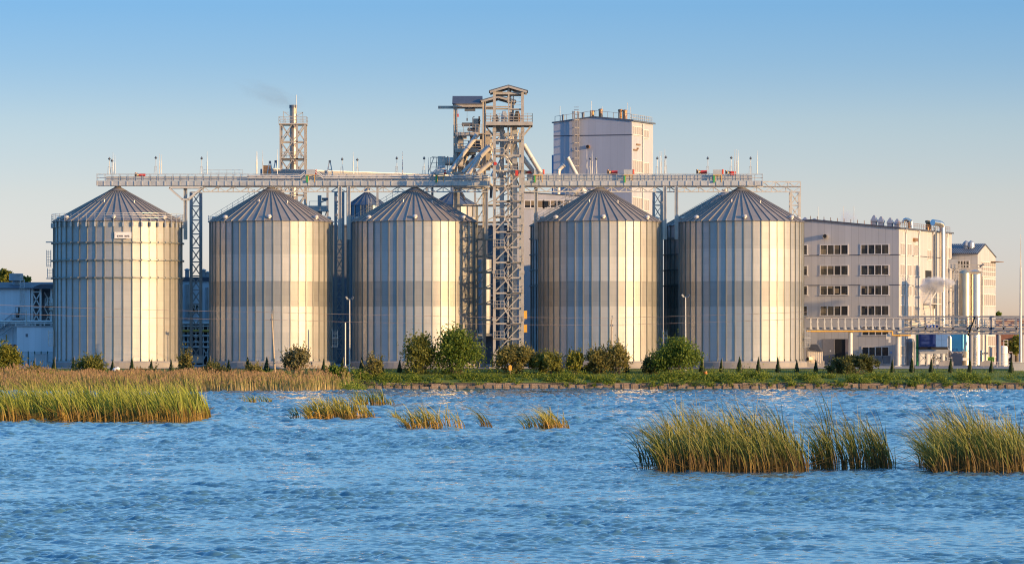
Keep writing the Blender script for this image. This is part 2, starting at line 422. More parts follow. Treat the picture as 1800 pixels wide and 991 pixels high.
def caged_ladder(mb, x, y, z0, z1, dx=0.55, depth=0.75):
    """ladder with hoops, facing -y, standing at (x, y)"""
    for sx in (-1, 1): mb.bar((x+sx*dx/2, y, z0), (x+sx*dx/2, y, z1), 0.07)
    z = z0
    while z < z1: mb.bar((x-dx/2, y, z), (x+dx/2, y, z), 0.05); z += 0.45
    z = z0 + 0.2
    while z < z1 + 0.01:
        mb.bar((x-dx/2, y, z), (x-dx/2, y-depth, z), 0.05); mb.bar((x+dx/2, y, z), (x+dx/2, y-depth, z), 0.05)
        mb.bar((x-dx/2, y-depth, z), (x+dx/2, y-depth, z), 0.05); z += 1.1
    for sx in (-1, 0, 1): mb.bar((x+sx*dx/2, y-depth, z0+0.2), (x+sx*dx/2, y-depth, z1), 0.05)

NP_ = 44
Z_E = PZ(391, S)      # eaves
Z_B = 4.72            # foot of the wall
def make_silo(cx, cy, r, label, k, group, back=False, rings=False):
    t = thing('grain_silo', label, 'grain silo', (cx, cy, 3.5), 0, group)
    rs = random.Random(100 + k)
    a0 = rs.uniform(0, 2*math.pi/NP_)
    mb = MB()
    st = 2*math.pi/NP_
    for i in range(NP_):
        e1, e2 = rs.uniform(-0.028, 0.028), rs.uniform(-0.028, 0.028)
        bulge = rs.uniform(-0.3, 0.75)
        vs = []; n = 4
        chord_sag = r*(1 - math.cos(st/2))
        for j in range(n+1):
            u = j/n; a = a0 + st*(i+u)
            rc = r*math.cos(st/2)/math.cos(st*(u-0.5))        # flat chord radius
            rr = rc + (r - rc)*bulge + e1*(1-u) + e2*u
            vs += [(cx+rr*math.cos(a), cy+rr*math.sin(a), Z_B), (cx+rr*math.cos(a), cy+rr*math.sin(a), Z_E)]
        mb.add(vs, [(2*j, 2*j+2, 2*j+3, 2*j+1) for j in range(n)], True)
    # closed core a little inside so that no light leaks through
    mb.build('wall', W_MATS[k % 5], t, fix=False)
    # stiffeners
    sb = MB(); ww = 0.08
    sb.box(r-0.03, r+0.13, -ww, ww, Z_B, Z_E-0.02)
    sb.box(r+0.02, r+0.24, -ww*0.5, ww*0.5, Z_B, Z_B+0.35)
    first = None
    for i in range(NP_):
        a = a0 + st*i
        if back and math.sin(a) > 0.35: continue
        if first is None:
            me_b = MB(); me_b.v = [(x, y, z-3.5) for x, y, z in sb.v]; me_b.f = sb.f; me_b.sm = sb.sm
            o = me_b.build('stiffener', M_STIFF, t, local=True); first = o
        else:
            o = first.copy(); COL.objects.link(o); o.parent = t
        o.rotation_euler = (0, 0, a)
    # roof: 44 sheets, ribs over every joint
    za = PZ(329, S); rc = 0.75
    re = r + 0.28
    mb = MB(); zl = Z_E - 0.02; zt = za - 0.3
    for i in range(NP_):
        a, b_ = a0+st*i, a0+st*(i+1)
        j1 = rs.uniform(-0.02, 0.02)
        mb.add([(cx+re*math.cos(a), cy+re*math.sin(a), zl+j1), (cx+re*math.cos(b_), cy+re*math.sin(b_), zl-j1),
                (cx+rc*math.cos(b_), cy+rc*math.sin(b_), zt), (cx+rc*math.cos(a), cy+rc*math.sin(a), zt)], [(0,1,2,3)])
    roof = mb.build('roof', M_ROOF, t, fix=False)
    mb = MB()
    for i in range(NP_):
        a = a0 + st*i
        p = Vector((cx+(re+0.05)*math.cos(a), cy+(re+0.05)*math.sin(a), zl+0.06)); q = Vector((cx+1.7*math.cos(a), cy+1.7*math.sin(a), zl+0.06+(zt-zl)*(re-1.7)/(re-rc)))
        mb.bar(p, q, 0.10, 0.16)
    mb.build('roof_rib', M_RIB, roof)['kind'] = 'stuff'
    mb = MB()
    mb.lathe([(1.75, zl+(zt-zl)*(re-1.7)/(re-rc)-3.5+0.16), (0.62, zt-3.5+0.25), (0.55, za-3.5+0.15), (0.55, za-3.5+0.5), (0.0, za-3.5+0.5)], n=24)
    mb.build('roof_cap', M_RIB, t, local=True)
    # vents
    for j in range(7):
        a = -math.pi/2 + R(2) + j*2*math.pi/7 + R(rs.uniform(-2, 2))
        if back and math.sin(a) > 0.2: continue
        f = 0.93
        rr = rc + (re-rc)*f; zz = zl + (zt-zl)*(1-f)
        c = Vector((cx+rr*math.cos(a), cy+rr*math.sin(a), zz))
        mb = MB(); mb.tube(c, c+Vector((0,0,0.35)), 0.28, 10)
        mb.lathe([(0.44, 0.18), (0.47, 0.36), (0.36, 0.62), (0.0, 0.72)], tuple(c), 14); mb.lathe([(0.44, 0.18), (0.0, 0.2)], tuple(c), 14)
        mb.build('roof_vent', M_VENT, t)
    for a, f in ((R(-112), 0.42), (R(-55), 0.45)):       # small inspection pipes high on the roof
        rr = rc + (re-rc)*f; zz = zl + (zt-zl)*(1-f)
        c = Vector((cx+rr*math.cos(a), cy+rr*math.sin(a), zz)); mb = MB()
        mb.tube(c, c+Vector((0,0,0.5)), 0.12, 8); mb.build('roof_pipe', M_VENT, t)
    # concrete base
    mb = MB()
    mb.lathe([(r+0.65, 0.0), (r+0.65, 0.95), (r+0.35, 1.22), (r-0.4, 1.24)], (cx, cy, 3.5), 64, smooth=False)
    mb.lathe([(r+1.1, -0.3), (r+1.1, 0.18), (r+0.6, 0.2)], (cx, cy, 3.5), 64, smooth=False)
    mb.build('concrete_base', M_CONC, t)
    if rings:
        for py in (425.5, 456.5, 487.5):
            z = PZ(py, S-r); mb = MB()
            mb.lathe([(r+0.16, -0.09), (r+0.34, -0.09), (r+0.34, 0.09), (r+0.16, 0.09)], (cx, cy, z), 88, smooth=False)
            for i in range(NP_):
                a = a0+st*i; c = Vector((cx+(r+0.32)*math.cos(a), cy+(r+0.32)*math.sin(a), z))
                mb.box(c.x-0.11, c.x+0.11, c.y-0.11, c.y+0.11, c.z-0.15, c.z+0.15)
            mb.build('wind_ring', M_STIFF, t)
        # rail round the eaves
        mb = MB(); rg = r + 0.35
        for i in range(NP_):
            a = a0+st*i; b_ = a+st
            p = Vector((cx+rg*math.cos(a), cy+rg*math.sin(a), Z_E-1.0)); q = Vector((cx+rg*math.cos(b_), cy+rg*math.sin(b_), Z_E-1.0))
            mb.bar(p, p+Vector((0,0,2.35)), 0.07)
            for h in (1.55, 1.95, 2.35): mb.bar(p+Vector((0,0,h)), q+Vector((0,0,h)), 0.055)
            mb.bar(p, p+Vector((0, 0, 0.75)), 0.26)
        mb.build('guard_rail', M_GALV, t)
        # ladder platforms on the shaded left flank
        mb = MB(); xl = cx - r - 0.35
        caged_ladder(mb, xl-0.35, cy-1.5, PZ(470, S), PZ(440, S), 0.7, 0.8)
        mb.box(xl-0.75, xl+0.2, cy-2.6, cy-1.0, PZ(490.5, S), PZ(489, S))
        caged_ladder(mb, xl-0.1, cy-1.9, PZ(489, S), PZ(472, S), 0.9, 0.6)
        mb.bar((xl-0.9, cy-1.5, PZ(426, S)), (xl+0.3, cy-1.5, PZ(426, S)), 0.2)
        caged_ladder(mb, xl+0.25, cy-3.4, PZ(608, S), PZ(580, S), 0.9, 0.6)
        mb.build('ladder', M_GALV, t)
    elif not back:
        # small caged ladder and landing low on the right flank
        mb = MB(); xr = cx + r + 0.6
        caged_ladder(mb, xr, cy-2.2, PZ(610, S), PZ(580, S), 0.85, 0.7)
        mb.box(xr-0.6, xr+0.6, cy-3.1, cy-2.1, PZ(595, S), PZ(594, S))
        for dz in (0, 3.1): mb.bar((xr-0.45, cy-2.2, PZ(610, S)+dz), (xr-1.7, cy-2.2, PZ(610, S)+dz), 0.08)
        mb.build('ladder', M_GALV, t)
        # hand rail of the roof stair on the back left slope
        mb = MB(); a = R(168)
        prev = None
        for j in range(9):
            f = 1 - j/9.0*0.88
            rr = rc + (re-rc)*f; zz = zl+(zt-zl)*(1-f)
            p = Vector((cx+rr*math.cos(a), cy+rr*math.sin(a), zz))
            mb.bar(p, p+Vector((0,0,1.2)), 0.06)
            if prev is not None:
                for h in (0.65, 1.2): mb.bar(prev+Vector((0,0,h)), p+Vector((0,0,h)), 0.055)
            prev = p
        for j in range(6):
            b1, b2 = R(150+j*7), R(157+j*7)
            p = Vector((cx+re*math.cos(b1), cy+re*math.sin(b1), zl)); q = Vector((cx+re*math.cos(b2), cy+re*math.sin(b2), zl))
            mb.bar(p, p+Vector((0,0,1.15)), 0.06)
            for h in (0.6, 1.15): mb.bar(p+Vector((0,0,h)), q+Vector((0,0,h)), 0.05)
        mb.build('stair_rail', M_GALV, t)
    else:
        for z in (Z_E-2.3, Z_E-5.2, Z_E-8.0, Z_E-10.8):
            mb = MB(); mb.lathe([(r+0.16, -0.09), (r+0.34, -0.09), (r+0.34, 0.09), (r+0.16, 0.09)], (cx, cy, z), 60, smooth=False)
            mb.build('wind_ring', M_STIFF, t)
    return t

SILO_X = [PX(207, S), PX(476.5, S), PX(729, S), PX(1054, S), PX(1303, S)]
GS = 'front row of corrugated grain silos'
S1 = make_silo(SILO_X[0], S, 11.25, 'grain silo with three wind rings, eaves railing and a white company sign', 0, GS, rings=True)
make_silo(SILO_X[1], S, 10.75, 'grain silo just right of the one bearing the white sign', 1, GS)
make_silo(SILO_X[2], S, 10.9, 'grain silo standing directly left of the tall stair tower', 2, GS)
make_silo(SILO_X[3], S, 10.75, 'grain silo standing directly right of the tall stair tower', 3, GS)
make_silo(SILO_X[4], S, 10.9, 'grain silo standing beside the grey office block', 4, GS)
GB = 'shaded silos of the rear row'
SB = 864.0
make_silo(PX(1038, SB), SB, 10.75, 'shaded rear silo behind the silo right of the stair tower', 3, GB, back=True)
make_silo(PX(1274, SB), SB, 10.9, 'shaded rear silo whose peak shows behind the silo beside the office', 4, GB, back=True)

# company sign on the first silo: board, lettering and a red arc, part of that silo
def silo_sign():
    y0 = S - 11.25 - 0.32; k = F/(y0)
    xa, xb = PX(201.2, y0), PX(231, y0); za, zb = PZ(419.2, y0), PZ(407.8, y0)
    mb = MB(); mb.box(xa, xb, y0, y0+0.06, za, zb)
    board = mb.build('sign_board', M_WHITE, S1)
    M_INK = mat('dark_lettering', (0.06, 0.04, 0.035), 0.6)
    cu = bpy.data.curves.new('lettering', 'FONT'); cu.body = 'sym aga'; cu.size = 0.62; cu.align_x = 'CENTER'; cu.align_y = 'CENTER'
    cu.extrude = 0.005; cu.space_character = 1.12; cu.offset = 0.012
    tmp = bpy.data.objects.new('lettering_curve', cu); COL.objects.link(tmp)
    bpy.context.view_layer.update()
    me = bpy.data.meshes.new_from_object(tmp.evaluated_get(bpy.context.evaluated_depsgraph_get()))
    bpy.data.objects.remove(tmp); me.materials.clear(); me.materials.append(M_INK)
    o = bpy.data.objects.new('lettering', me); COL.objects.link(o); o.parent = board
    bl = world_loc(board)
    o.location = Vector(((xa+xb)/2+0.05, y0-0.02, za+(zb-za)*0.42)) - bl
    o.rotation_euler = (R(90), 0, 0)
    mb = MB(); M_ARC = mat('pale_red_mark', (0.75, 0.30, 0.22), 0.6)
    pts = [(xa+0.55+0.42*math.cos(t), y0-0.01, za+0.62+0.36*math.sin(t)) for t in [R(80+12*i) for i in range(10)]]
    for a, b_ in zip(pts, pts[1:]): mb.bar(a, b_, 0.05, 0.012)
    mb.build('logo_arc', M_ARC, board)
silo_sign()

# small hopper bins behind
def small_bin(px, d, rpx, py_e, py_a, label):
    k = F/d; r = rpx/k; cx = PX(px, d); ze = PZ(py_e, d); za = PZ(py_a, d)
    t = thing('storage_bin', label, 'storage bin', (cx, d, 3.9), 0, 'small storage bins behind the silos')
    mb = MB(); n = 20
    for i in range(n):
        a, b_ = 2*math.pi*i/n, 2*math.pi*(i+1)/n
        mb.add([(cx+r*math.cos(a), d+r*math.sin(a), 3.9), (cx+r*math.cos(b_), d+r*math.sin(b_), 3.9), (cx+r*math.cos(b_), d+r*math.sin(b_), ze), (cx+r*math.cos(a), d+r*math.sin(a), ze)], [(0,1,2,3)])
    mb.build('wall', mat('bin_shade_blue', (0.12, 0.17, 0.23), 0.4, 0.5, 0.15) if px < 700 else W_MATS[1], t)  # left bin's shade is put into its dark blue wall colour
    mb = MB()
    for i in range(n):
        a, b_ = 2*math.pi*i/n, 2*math.pi*(i+1)/n; re = r+0.2
        mb.add([(cx+re*math.cos(a), d+re*math.sin(a), ze), (cx+re*math.cos(b_), d+re*math.sin(b_), ze), (cx+0.5*math.cos(b_), d+0.5*math.sin(b_), za), (cx+0.5*math.cos(a), d+0.5*math.sin(a), za)], [(0,1,2,3)])
        mb.bar((cx+re*math.cos(a), d+re*math.sin(a), ze+0.03), (cx+0.5*math.cos(a), d+0.5*math.sin(a), za+0.03), 0.1)
    mb.build('roof', mat('bin_roof_blue', (0.10, 0.13, 0.18), 0.5, 0.3), t)
    mb = MB(); mb.tube((cx, d, za-0.2), (cx, d, za+0.9), 0.55, 12); mb.build('roof_cap', M_GALV, t)
    mb = MB()
    for i in range(0, n, 1):
        a = 2*math.pi*i/n; mb.bar((cx+(r+0.05)*math.cos(a), d+(r+0.05)*math.sin(a), 3.9), (cx+(r+0.05)*math.cos(a), d+(r+0.05)*math.sin(a), ze), 0.16)
    mb.build('stiffener', M_STIFF, t)
    mb = MB(); caged_ladder(mb, cx+r*0.2, d-r-0.2, ze-14, ze+1.2, 0.6, 0.7); mb.build('ladder', M_GALV, t)
small_bin(645, 886, 34, 361.5, 339, 'small bin with painted blue shade whose cone roof shows left of the centre silo')
small_bin(797, 884, 42, 361.5, 338, 'small bin with half sunlit wall tucked behind the stair tower spouts')

# ------------------------------------------------------------------ catwalk bridges
def lattice_truss(mb, x0, x1, y, zt, zb, pitch, w=0.16, dy=1.1):
    """two flat trusses side by side with cross members"""
    for yy in (y-dy/2, y+dy/2):
        mb.bar((x0, yy, zt), (x1, yy, zt), w); mb.bar((x0, yy, zb), (x1, yy, zb), w)
        n = max(1, round((x1-x0)/pitch)); st = (x1-x0)/n
        for i in range(n+1):
            x = x0+i*st; mb.bar((x, yy, zb), (x, yy, zt), w*0.8)
            if i < n:
                mb.bar((x, yy, zt), (x+st/2, yy, zb), w*0.75); mb.bar((x+st/2, yy, zb), (x+st, yy, zt), w*0.75)
    for i in range(0, n+1):
        x = x0+i*st; mb.bar((x, y-dy/2, zb), (x, y+dy/2, zb), w*0.6)
def railing(mb, x0, x1, y, z, h=1.15, pitch=1.35, mid=(0.6,), w=0.07):
    n = max(1, round((x1-x0)/pitch))
    for i in range(n+1):
        x = x0+(x1-x0)*i/n; mb.bar((x, y, z), (x, y, z+h), w)
    for m_ in list(mid)+[h]: mb.bar((x0, y, z+m_), (x1, y, z+m_), w)

M_TROUGH = mat('conveyor_trough_grey', (0.47, 0.47, 0.45), 0.5, 0.45, 0.12, 0.7)
def bridge(px0, px1, tx0, tx1, label, boxed, supports, d=S):
    x0, x1 = PX(px0, d), PX(px1, d)
    t = thing('conveyor_bridge', label, 'conveyor bridge', (x0, d, PZ(338, d)), 0, 'conveyor bridges over the silo peaks')
    zd = PZ(318.5, d)                                   # walkway level
    mb = MB(); mb.box(x0, x1, d-1.15, d+1.15, zd-0.08, zd)
    for yy in (d-1.2, d+1.2): mb.box(x0, x1, yy-0.06, yy+0.06, zd-0.86, zd+0.02)
    n = round((x1-x0)/1.33)
    for i in range(n+1):
        x = x0+(x1-x0)*i/n; mb.box(x-0.09, x+0.09, d-1.36, d-1.25, zd-0.8, zd-0.02)
    mb.build('walkway', M_GALV, t)
    mb = MB(); railing(mb, x0, x1, d-1.15, zd, 1.2, 1.33); railing(mb, x0, x1, d+1.15, zd, 1.2, 1.33)
    for xx in (x0, x1):
        for h in (0.6, 1.2): mb.bar((xx, d-1.15, zd+h), (xx, d+1.15, zd+h), 0.07)
    mb.build('guard_rail', M_GALV, t)
    mb = MB(); mb.box(x0+(1.6 if px0 < 500 else 0.4), x1-1.8 if px1 > 1000 else x1-0.4, d-0.45, d+0.45, zd+0.12, zd+(1.05 if boxed else 0.85))
    xx = x0+2.6
    while xx < x1-2.5:
        mb.box(xx-0.05, xx+0.05, d-0.52, d+0.52, zd+0.06, zd+(1.12 if boxed else 0.92)); xx += 1.33
    mb.build('conveyor_trough', M_TROUGH, t)
    mb = MB(); lattice_truss(mb, PX(tx0, d), PX(tx1, d), d, PZ(328.5, d) if not boxed else PZ(328.5, d), PZ(337.2, d), 2.6)
    mb.build('truss', M_PAINT, t)
    for px, dd in supports:                             # legs carried by the silo walls
        x = PX(px, dd); mb = MB(); zt, zb = PZ(328, d), PZ(421, dd)
        mb.box(x-0.32, x-0.2, dd-0.3, dd+0.3, zb, zt); mb.box(x+0.2, x+0.32, dd-0.3, dd+0.3, zb, zt); mb.box(x-0.2, x+0.2, dd-0.05, dd+0.05, zb, zt)
        mb.build('support_leg', M_PAINT, t)
    return t, zd
BR1, ZD = bridge(171, 861, 357, 858, 'long steel conveyor bridge left of the stair tower with open railing', False, [(326, S), (597.5, S-1), (613, S-1.2), (855, S)])
BR2, _ = bridge(922, 1340, 922, 1407, 'long steel conveyor bridge right of the stair tower with panelled trough', True, [(942, S), (1168.5, S-1), (1189, S-1.2)])
# Y-bracket under the left bridge, bump-over pipes along its front
mb = MB()
xa, xb, xc = PX(298, S), PX(355, S), PX(326, S)
for yy in (S-1.0, S+1.0):
    mb.bar((xa, yy, PZ(330, S)), (xb, yy, PZ(330, S)), 0.3); mb.bar((xa, yy, PZ(331, S)), (xc-0.5, yy, PZ(351, S)), 0.3)
    mb.bar((xb, yy, PZ(331, S)), (xc+0.5, yy, PZ(351, S)), 0.3); mb.bar((xc-0.6, yy, PZ(351, S)), (xc+0.6, yy, PZ(351, S)), 0.3)
mb.build('bracket', M_PAINT, BR1)
def pipe_pts(lst, y): return [Vector((PX(a, y), y, PZ(b_, y))) for a, b_ in lst]
M_PIPE = mat('pale_pipe', (0.62, 0.61, 0.59), 0.4, 0.3, 0.06)
for o_, dy in ((0, 0), (3.6, 0.02)):
    mb = MB()
    mb.path(pipe_pts([(434, 309+o_), (527, 309+o_), (540, 298.5+o_), (554, 298.5+o_), (567, 309.5+o_), (753, 309.5+o_), (766, 298.5+o_), (784, 298.5+o_), (794, 309+o_), (858, 309+o_)], S-1.42+dy), 0.1, 6)
    mb.build('pipe', M_PIPE, BR1)
mb = MB(); railing(mb, PX(356, S), PX(426, S), S+1.4, ZD+0.25, 1.75, 1.3, (1.2,)); mb.build('guard_rail', M_GALV, BR1)
# end of the truss past the walkway
mb = MB(); lattice_truss(mb, PX(1341, S), PX(1407, S), S, PZ(319.5, S), PZ(328.9, S)+0.1, 2.0); mb.build('truss', M_PAINT, BR2)

def lattice_tower(px0, px1, d, py_t, py_b, label, pitch=2.4, mt=None, depth=2.0, name='support_tower'):
    x0, x1 = PX(px0, d), PX(px1, d); zt, zb = PZ(py_t, d), PZ(py_b, d)
    t = thing(name, label, 'support tower', ((x0+x1)/2, d, zb), 0, 'lattice towers carrying the conveyor bridges')
    for sx in (x0, x1):
        for sy in (d-depth/2, d+depth/2):
            mb = MB(); mb.box(sx-0.21, sx+0.21, sy-0.12, sy+0.12, zb, zt); mb.build('leg', mt or M_PAINT, t)
    mb = MB(); n = max(1, round((zt-zb)/pitch))
    for i in range(n):
        za, z2 = zb+(zt-zb)*i/n, zb+(zt-zb)*(i+1)/n
        for sy in (d-depth/2, d+depth/2):
            mb.bar((x0, sy, za), (x1, sy, z2), 0.1); mb.bar((x1, sy, za), (x0, sy, z2), 0.1); mb.bar((x0, sy, z2), (x1, sy, z2), 0.16)
        for sx in (x0, x1):
            mb.bar((sx, d-depth/2, za), (sx, d+depth/2, z2), 0.1); mb.bar((sx, d-depth/2, z2), (sx, d+depth/2, z2), 0.1)
    mb.build('bracing', mt or M_PAINT, t)
    return t
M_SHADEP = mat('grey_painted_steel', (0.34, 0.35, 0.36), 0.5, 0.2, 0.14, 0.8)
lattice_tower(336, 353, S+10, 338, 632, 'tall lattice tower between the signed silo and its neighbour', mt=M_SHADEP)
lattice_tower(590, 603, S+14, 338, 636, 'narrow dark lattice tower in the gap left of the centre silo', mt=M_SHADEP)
lattice_tower(1149, 1163, S+10, 338, 636, 'lattice tower showing between the two silos right of the stairs', mt=M_PAINT)
lattice_tower(1389.5, 1405, S+6, 338, 636, 'lattice tower under the far right end of the truss', mt=M_PAINT)
# column next to the second gap
t = thing('steel_column', 'single steel column in the dark gap left of the centre silo', 'column', (PX(612, S+16), S+16, PZ(636, S+16)))
mb = MB(); x = PX(612, S+16); mb.box(x-0.3, x+0.3, S+15.9, S+16.1, PZ(636, S), PZ(330, S+16)); mb.box(x-0.3, x-0.2, S+15.7, S+16.3, PZ(636, S), PZ(330, S+16)); mb.box(x+0.2, x+0.3, S+15.7, S+16.3, PZ(636, S), PZ(330, S+16)); mb.build('shaft', M_SHADEP, t)
mb = MB(); mb.box(x-0.5, x+0.5, S+15.5, S+16.5, PZ(638, S), PZ(635, S)); mb.build('foot', M_CONC, t)

# rear gallery: long enclosed conveyor, falling back to the right
def rear_gallery():
    a = P(462, 304, 862); b_ = P(858, 318, 893)
    t = thing('conveyor_gallery', 'enclosed grey conveyor gallery running behind the left bridge', 'conveyor gallery', tuple(a))
    mb = MB(); mb.bar(a, b_, 1.6, 1.45); mb.build('housing', mat('gallery_sheet', (0.27, 0.265, 0.26), 0.6, 0.1, 0.15, 0.5), t)
    d = (b_-a)
    mb = MB()
    for i in range(11):
        p = a + d*(i/10); mb.bar(p+Vector((0,-0.85,-0.78)), p+Vector((0,-0.85,0.78)), 0.12)
    mb.bar(a+Vector((0,-0.86,0.75)), b_+Vector((0,-0.86,0.75)), 0.12)
    mb.build('joint', M_GALV, t)
    for i in range(5):
        p = a + d*(0.06+i*0.22); mb = MB(); mb.bar(p+Vector((0,0,-0.8)), Vector((p.x, p.y, 3.9)), 0.4); mb.build('leg', M_SHADEP, t)
    c = P(466, 301, 861); mb = MB(); mb.box(c.x-0.4, c.x+1.0, c.y-0.9, c.y+0.6, c.z-0.7, c.z+1.0); mb.build('head_cover', M_RUST, t)
rear_gallery()

# ------------------------------------------------------------------ rods, lights, drives on the bridges
def rod(px, py_t, py_b, d, label, r=0.05):
    p = P(px, py_b, d); q = P(px, py_t, d); mb = MB()
    mb.tube(p, p+(q-p)*0.55, r*1.5, 6); mb.tube(p+(q-p)*0.55, q, r, 6, r*0.5)
    mb.box(p.x-0.14, p.x+0.14, p.y-0.14, p.y+0.14, p.z-0.02, p.z+0.1)
    o = mb.build('lightning_rod', M_GALV, None, loc=tuple(p)); tag(o, label, 'lightning rod', 'lightning rods on the steelwork and roofs')
rods = [(198.6, 268, 'taller-looking lightning rod of the pair above the signed silo'), (202, 272, 'right lightning rod of the pair above the signed silo'),
        (280.5, 270, 'left rod of the pair right of the leftmost red drive'), (283.8, 272, 'right rod of the pair right of the leftmost red drive'),
        (364, 266, 'single rod above the tall lattice tower'), (450.5, 266, 'left rod of the close pair left of the gallery end'), (452, 267, 'right rod of the close pair left of the gallery end'),
        (461.8, 265, 'single rod just left of the gallery head cover'), (487.5, 262, 'rod in front of the left side of the chimney'), (620.8, 267, 'tall rod midway between chimney and spout machines'),
        (707.5, 266, 'rod above the centre silo peak'), (753, 277, 'rod beside the duct machine'),
        (1031.5, 262, 'rod left of the lamps in front of the tall block'), (1040.7, 265, 'rod between the two lamps in front of the tall block'),
        (1160, 266, 'first rod right of the tall block'), (1163, 267, 'second rod right of the tall block'), (1168.6, 262, 'third rod right of the tall block, beside a lamp'),
        (1291.5, 263, 'left rod of three over the silo beside the office'), (1295, 263, 'thick middle rod of three over the silo beside the office'), (1297.6, 264, 'right rod of three over the silo beside the office'),
        (1331, 265, 'last rod at the right end of the walkway')]
for i, (x, y, lb) in enumerate(rods): rod(x, y, 307, S - 1.1 if i % 2 else S + 1.1, 'thin grey lightning rod: ' + lb, 0.055)
def mast_lamp(px, py_t, label, d=S, py_b=307):
    p = P(px, py_b, d); zt = PZ(py_t, d)
    t = thing('mast_lamp', label, 'lamp', tuple(p), 0, 'small lamps on frames above the bridges')
    mb = MB(); h = (zt-p.z)
    for sx in (-1, 1): mb.bar(p+Vector((sx*0.28, 0, 0)), p+Vector((sx*0.17, 0, h*0.45)), 0.07)
    mb.bar(p+Vector((-0.2, 0, h*0.45)), p+Vector((0.2, 0, h*0.45)), 0.07); mb.build('frame', M_GALV, t)
    mb = MB(); mb.tube(p+Vector((0.05, 0, 0)), p+Vector((0.05, 0, h*0.85)), 0.045, 6); mb.build('pole', M_GALV, t)
    mb = MB(); c = p+Vector((0.05, 0, h*0.85)); mb.lathe([(0.05, 0), (0.2, 0.12), (0.26, 0.26), (0.12, 0.34), (0.1, 0.5), (0, 0.52)], tuple(c), 10); mb.build('lamp_head', M_DKSTEEL, t)
for px, py, lb in [(191.8, 277, 'left lamp of two above the signed silo'), (196.3, 281, 'right, lower lamp of two above the signed silo'), (273.5, 275, 'lamp right of the red drive'),
                   (354, 276, 'lamp over the tall lattice tower'), (601, 278, 'lamp over the gallery, left of the tall rod'), (627.6, 279, 'lamp over the gallery, right of the tall rod'),
                   (697, 276, 'lamp left of the centre silo peak'), (745, 276, 'lamp right of the centre silo peak'), (1037, 277, 'left lamp in front of the tall block'),
                   (1047.7, 277, 'right lamp in front of the tall block'), (1155, 276, 'lamp just right of the tall block'), (1170, 274, 'lamp beside the third rod right of the tall block'),
                   (1243.7, 276, 'lamp left of the last silo peak, beside a red drive'), (1285, 275, 'lamp nearest the last silo peak'), (1319, 276, 'lamp at the right end of the walkway')]:
    mast_lamp(px, py, 'small lamp on a frame: ' + lb)
def aframe(px, py_t, d, label):
    p = P(px, 304, d); zt = PZ(py_t, d)
    t = thing('hoist_frame', label, 'hoist frame', tuple(p), 0, 'A-shaped hoist frames on the gallery')
    for sx in (-1, 1):
        mb = MB(); mb.bar(p+Vector((sx*0.55, 0, -0.5)), Vector((p.x+sx*0.08, d, zt)), 0.18); mb.build('leg', M_PAINT, t)
    mb = MB(); mb.bar(p+Vector((-0.35, 0, 0.6)), p+Vector((0.35, 0, 0.6)), 0.14); mb.box(p.x-0.2, p.x+0.2, d-0.2, d+0.2, zt-0.2, zt+0.2); mb.build('head', M_DKSTEEL, t)
aframe(474.5, 285, 858, 'left sunlit A-shaped hoist frame at the gallery head'); aframe(484.5, 284, 866, 'darker A-shaped hoist frame just behind the gallery head'); aframe(579.7, 284, 866, 'A-shaped hoist frame halfway along the gallery roof')
def red_drive(px, py, label, d=S, flip=1):
    p = P(px, py, d)
    t = thing('drive_motor', label, 'motor', tuple(p), 0, 'red conveyor drive motors on the bridges')
    mb = MB(); mb.tube(p+Vector((-0.1*flip, 0, 0.35)), p+Vector((0.95*flip, 0, 0.35)), 0.36, 12); mb.box(p.x-0.1, p.x+0.7, p.y-0.3, p.y+0.3, p.z-0.05, p.z+0.06); mb.build('motor_body', M_RED, t)
    mb = MB(); mb.tube(p+Vector((-0.5*flip, 0, 0.4)), p+Vector((-0.1*flip, 0, 0.38)), 0.42, 10, 0.25); mb.tube(p+Vector((-0.75*flip, 0, 0.1)), p+Vector((-0.75*flip, 0, 0.85)), 0.17, 8); mb.build('gearbox', M_RUST, t)
red_drive(246, 312, 'bright red conveyor motor on the left bridge above the signed silo'); red_drive(1076, 307, 'red conveyor motor above the silo right of the stair tower')
red_drive(1233, 306.5, 'red conveyor motor left of the last silo peak'); red_drive(928, 307, 'red conveyor motor just right of the stair tower'); red_drive(1284, 308, 'low red conveyor motor close to the last silo peak')
def control_box(px, label, d=S-1.3):
    p = P(px, 304, d); t = thing('control_cabinet', label, 'control cabinet', tuple(p), 0, 'control cabinets on the bridge fronts')
    mb = MB(); mb.box(p.x-0.85, p.x+0.65, d-0.35, d+0.2, p.z-0.35, p.z+0.55); mb.build('cabinet', M_TROUGH, t)
    mb = MB(); mb.box(p.x-0.85, p.x-0.55, d-0.34, d, p.z-1.7, p.z-0.36); mb.build('green_panel', M_GREEN, t)
    mb = MB()
    for xx in (-0.5, 0.6): mb.bar((p.x+xx, d, p.z-1.6), (p.x+xx, d, p.z-0.35), 0.1)
    mb.bar((p.x-0.9, d-0.38, p.z-0.42), (p.x+0.75, d-0.38, p.z-0.42), 0.1); mb.build('stand', M_YEL, t)
    mb = MB(); mb.tube((p.x+0.85, d, p.z-0.2), (p.x+0.85, d, p.z+0.6), 0.17, 8); mb.build('red_unit', M_RED, t)
for px, lb in [(547, 'grey control cabinet under the pipe bend left of the centre silo'), (774, 'grey control cabinet under the pipe bend beside the duct machine'), (947, 'grey control cabinet just right of the stair tower'), (1105, 'grey control cabinet right of the fourth silo peak'), (1262, 'grey control cabinet left of the last silo peak')]: control_box(px, lb)
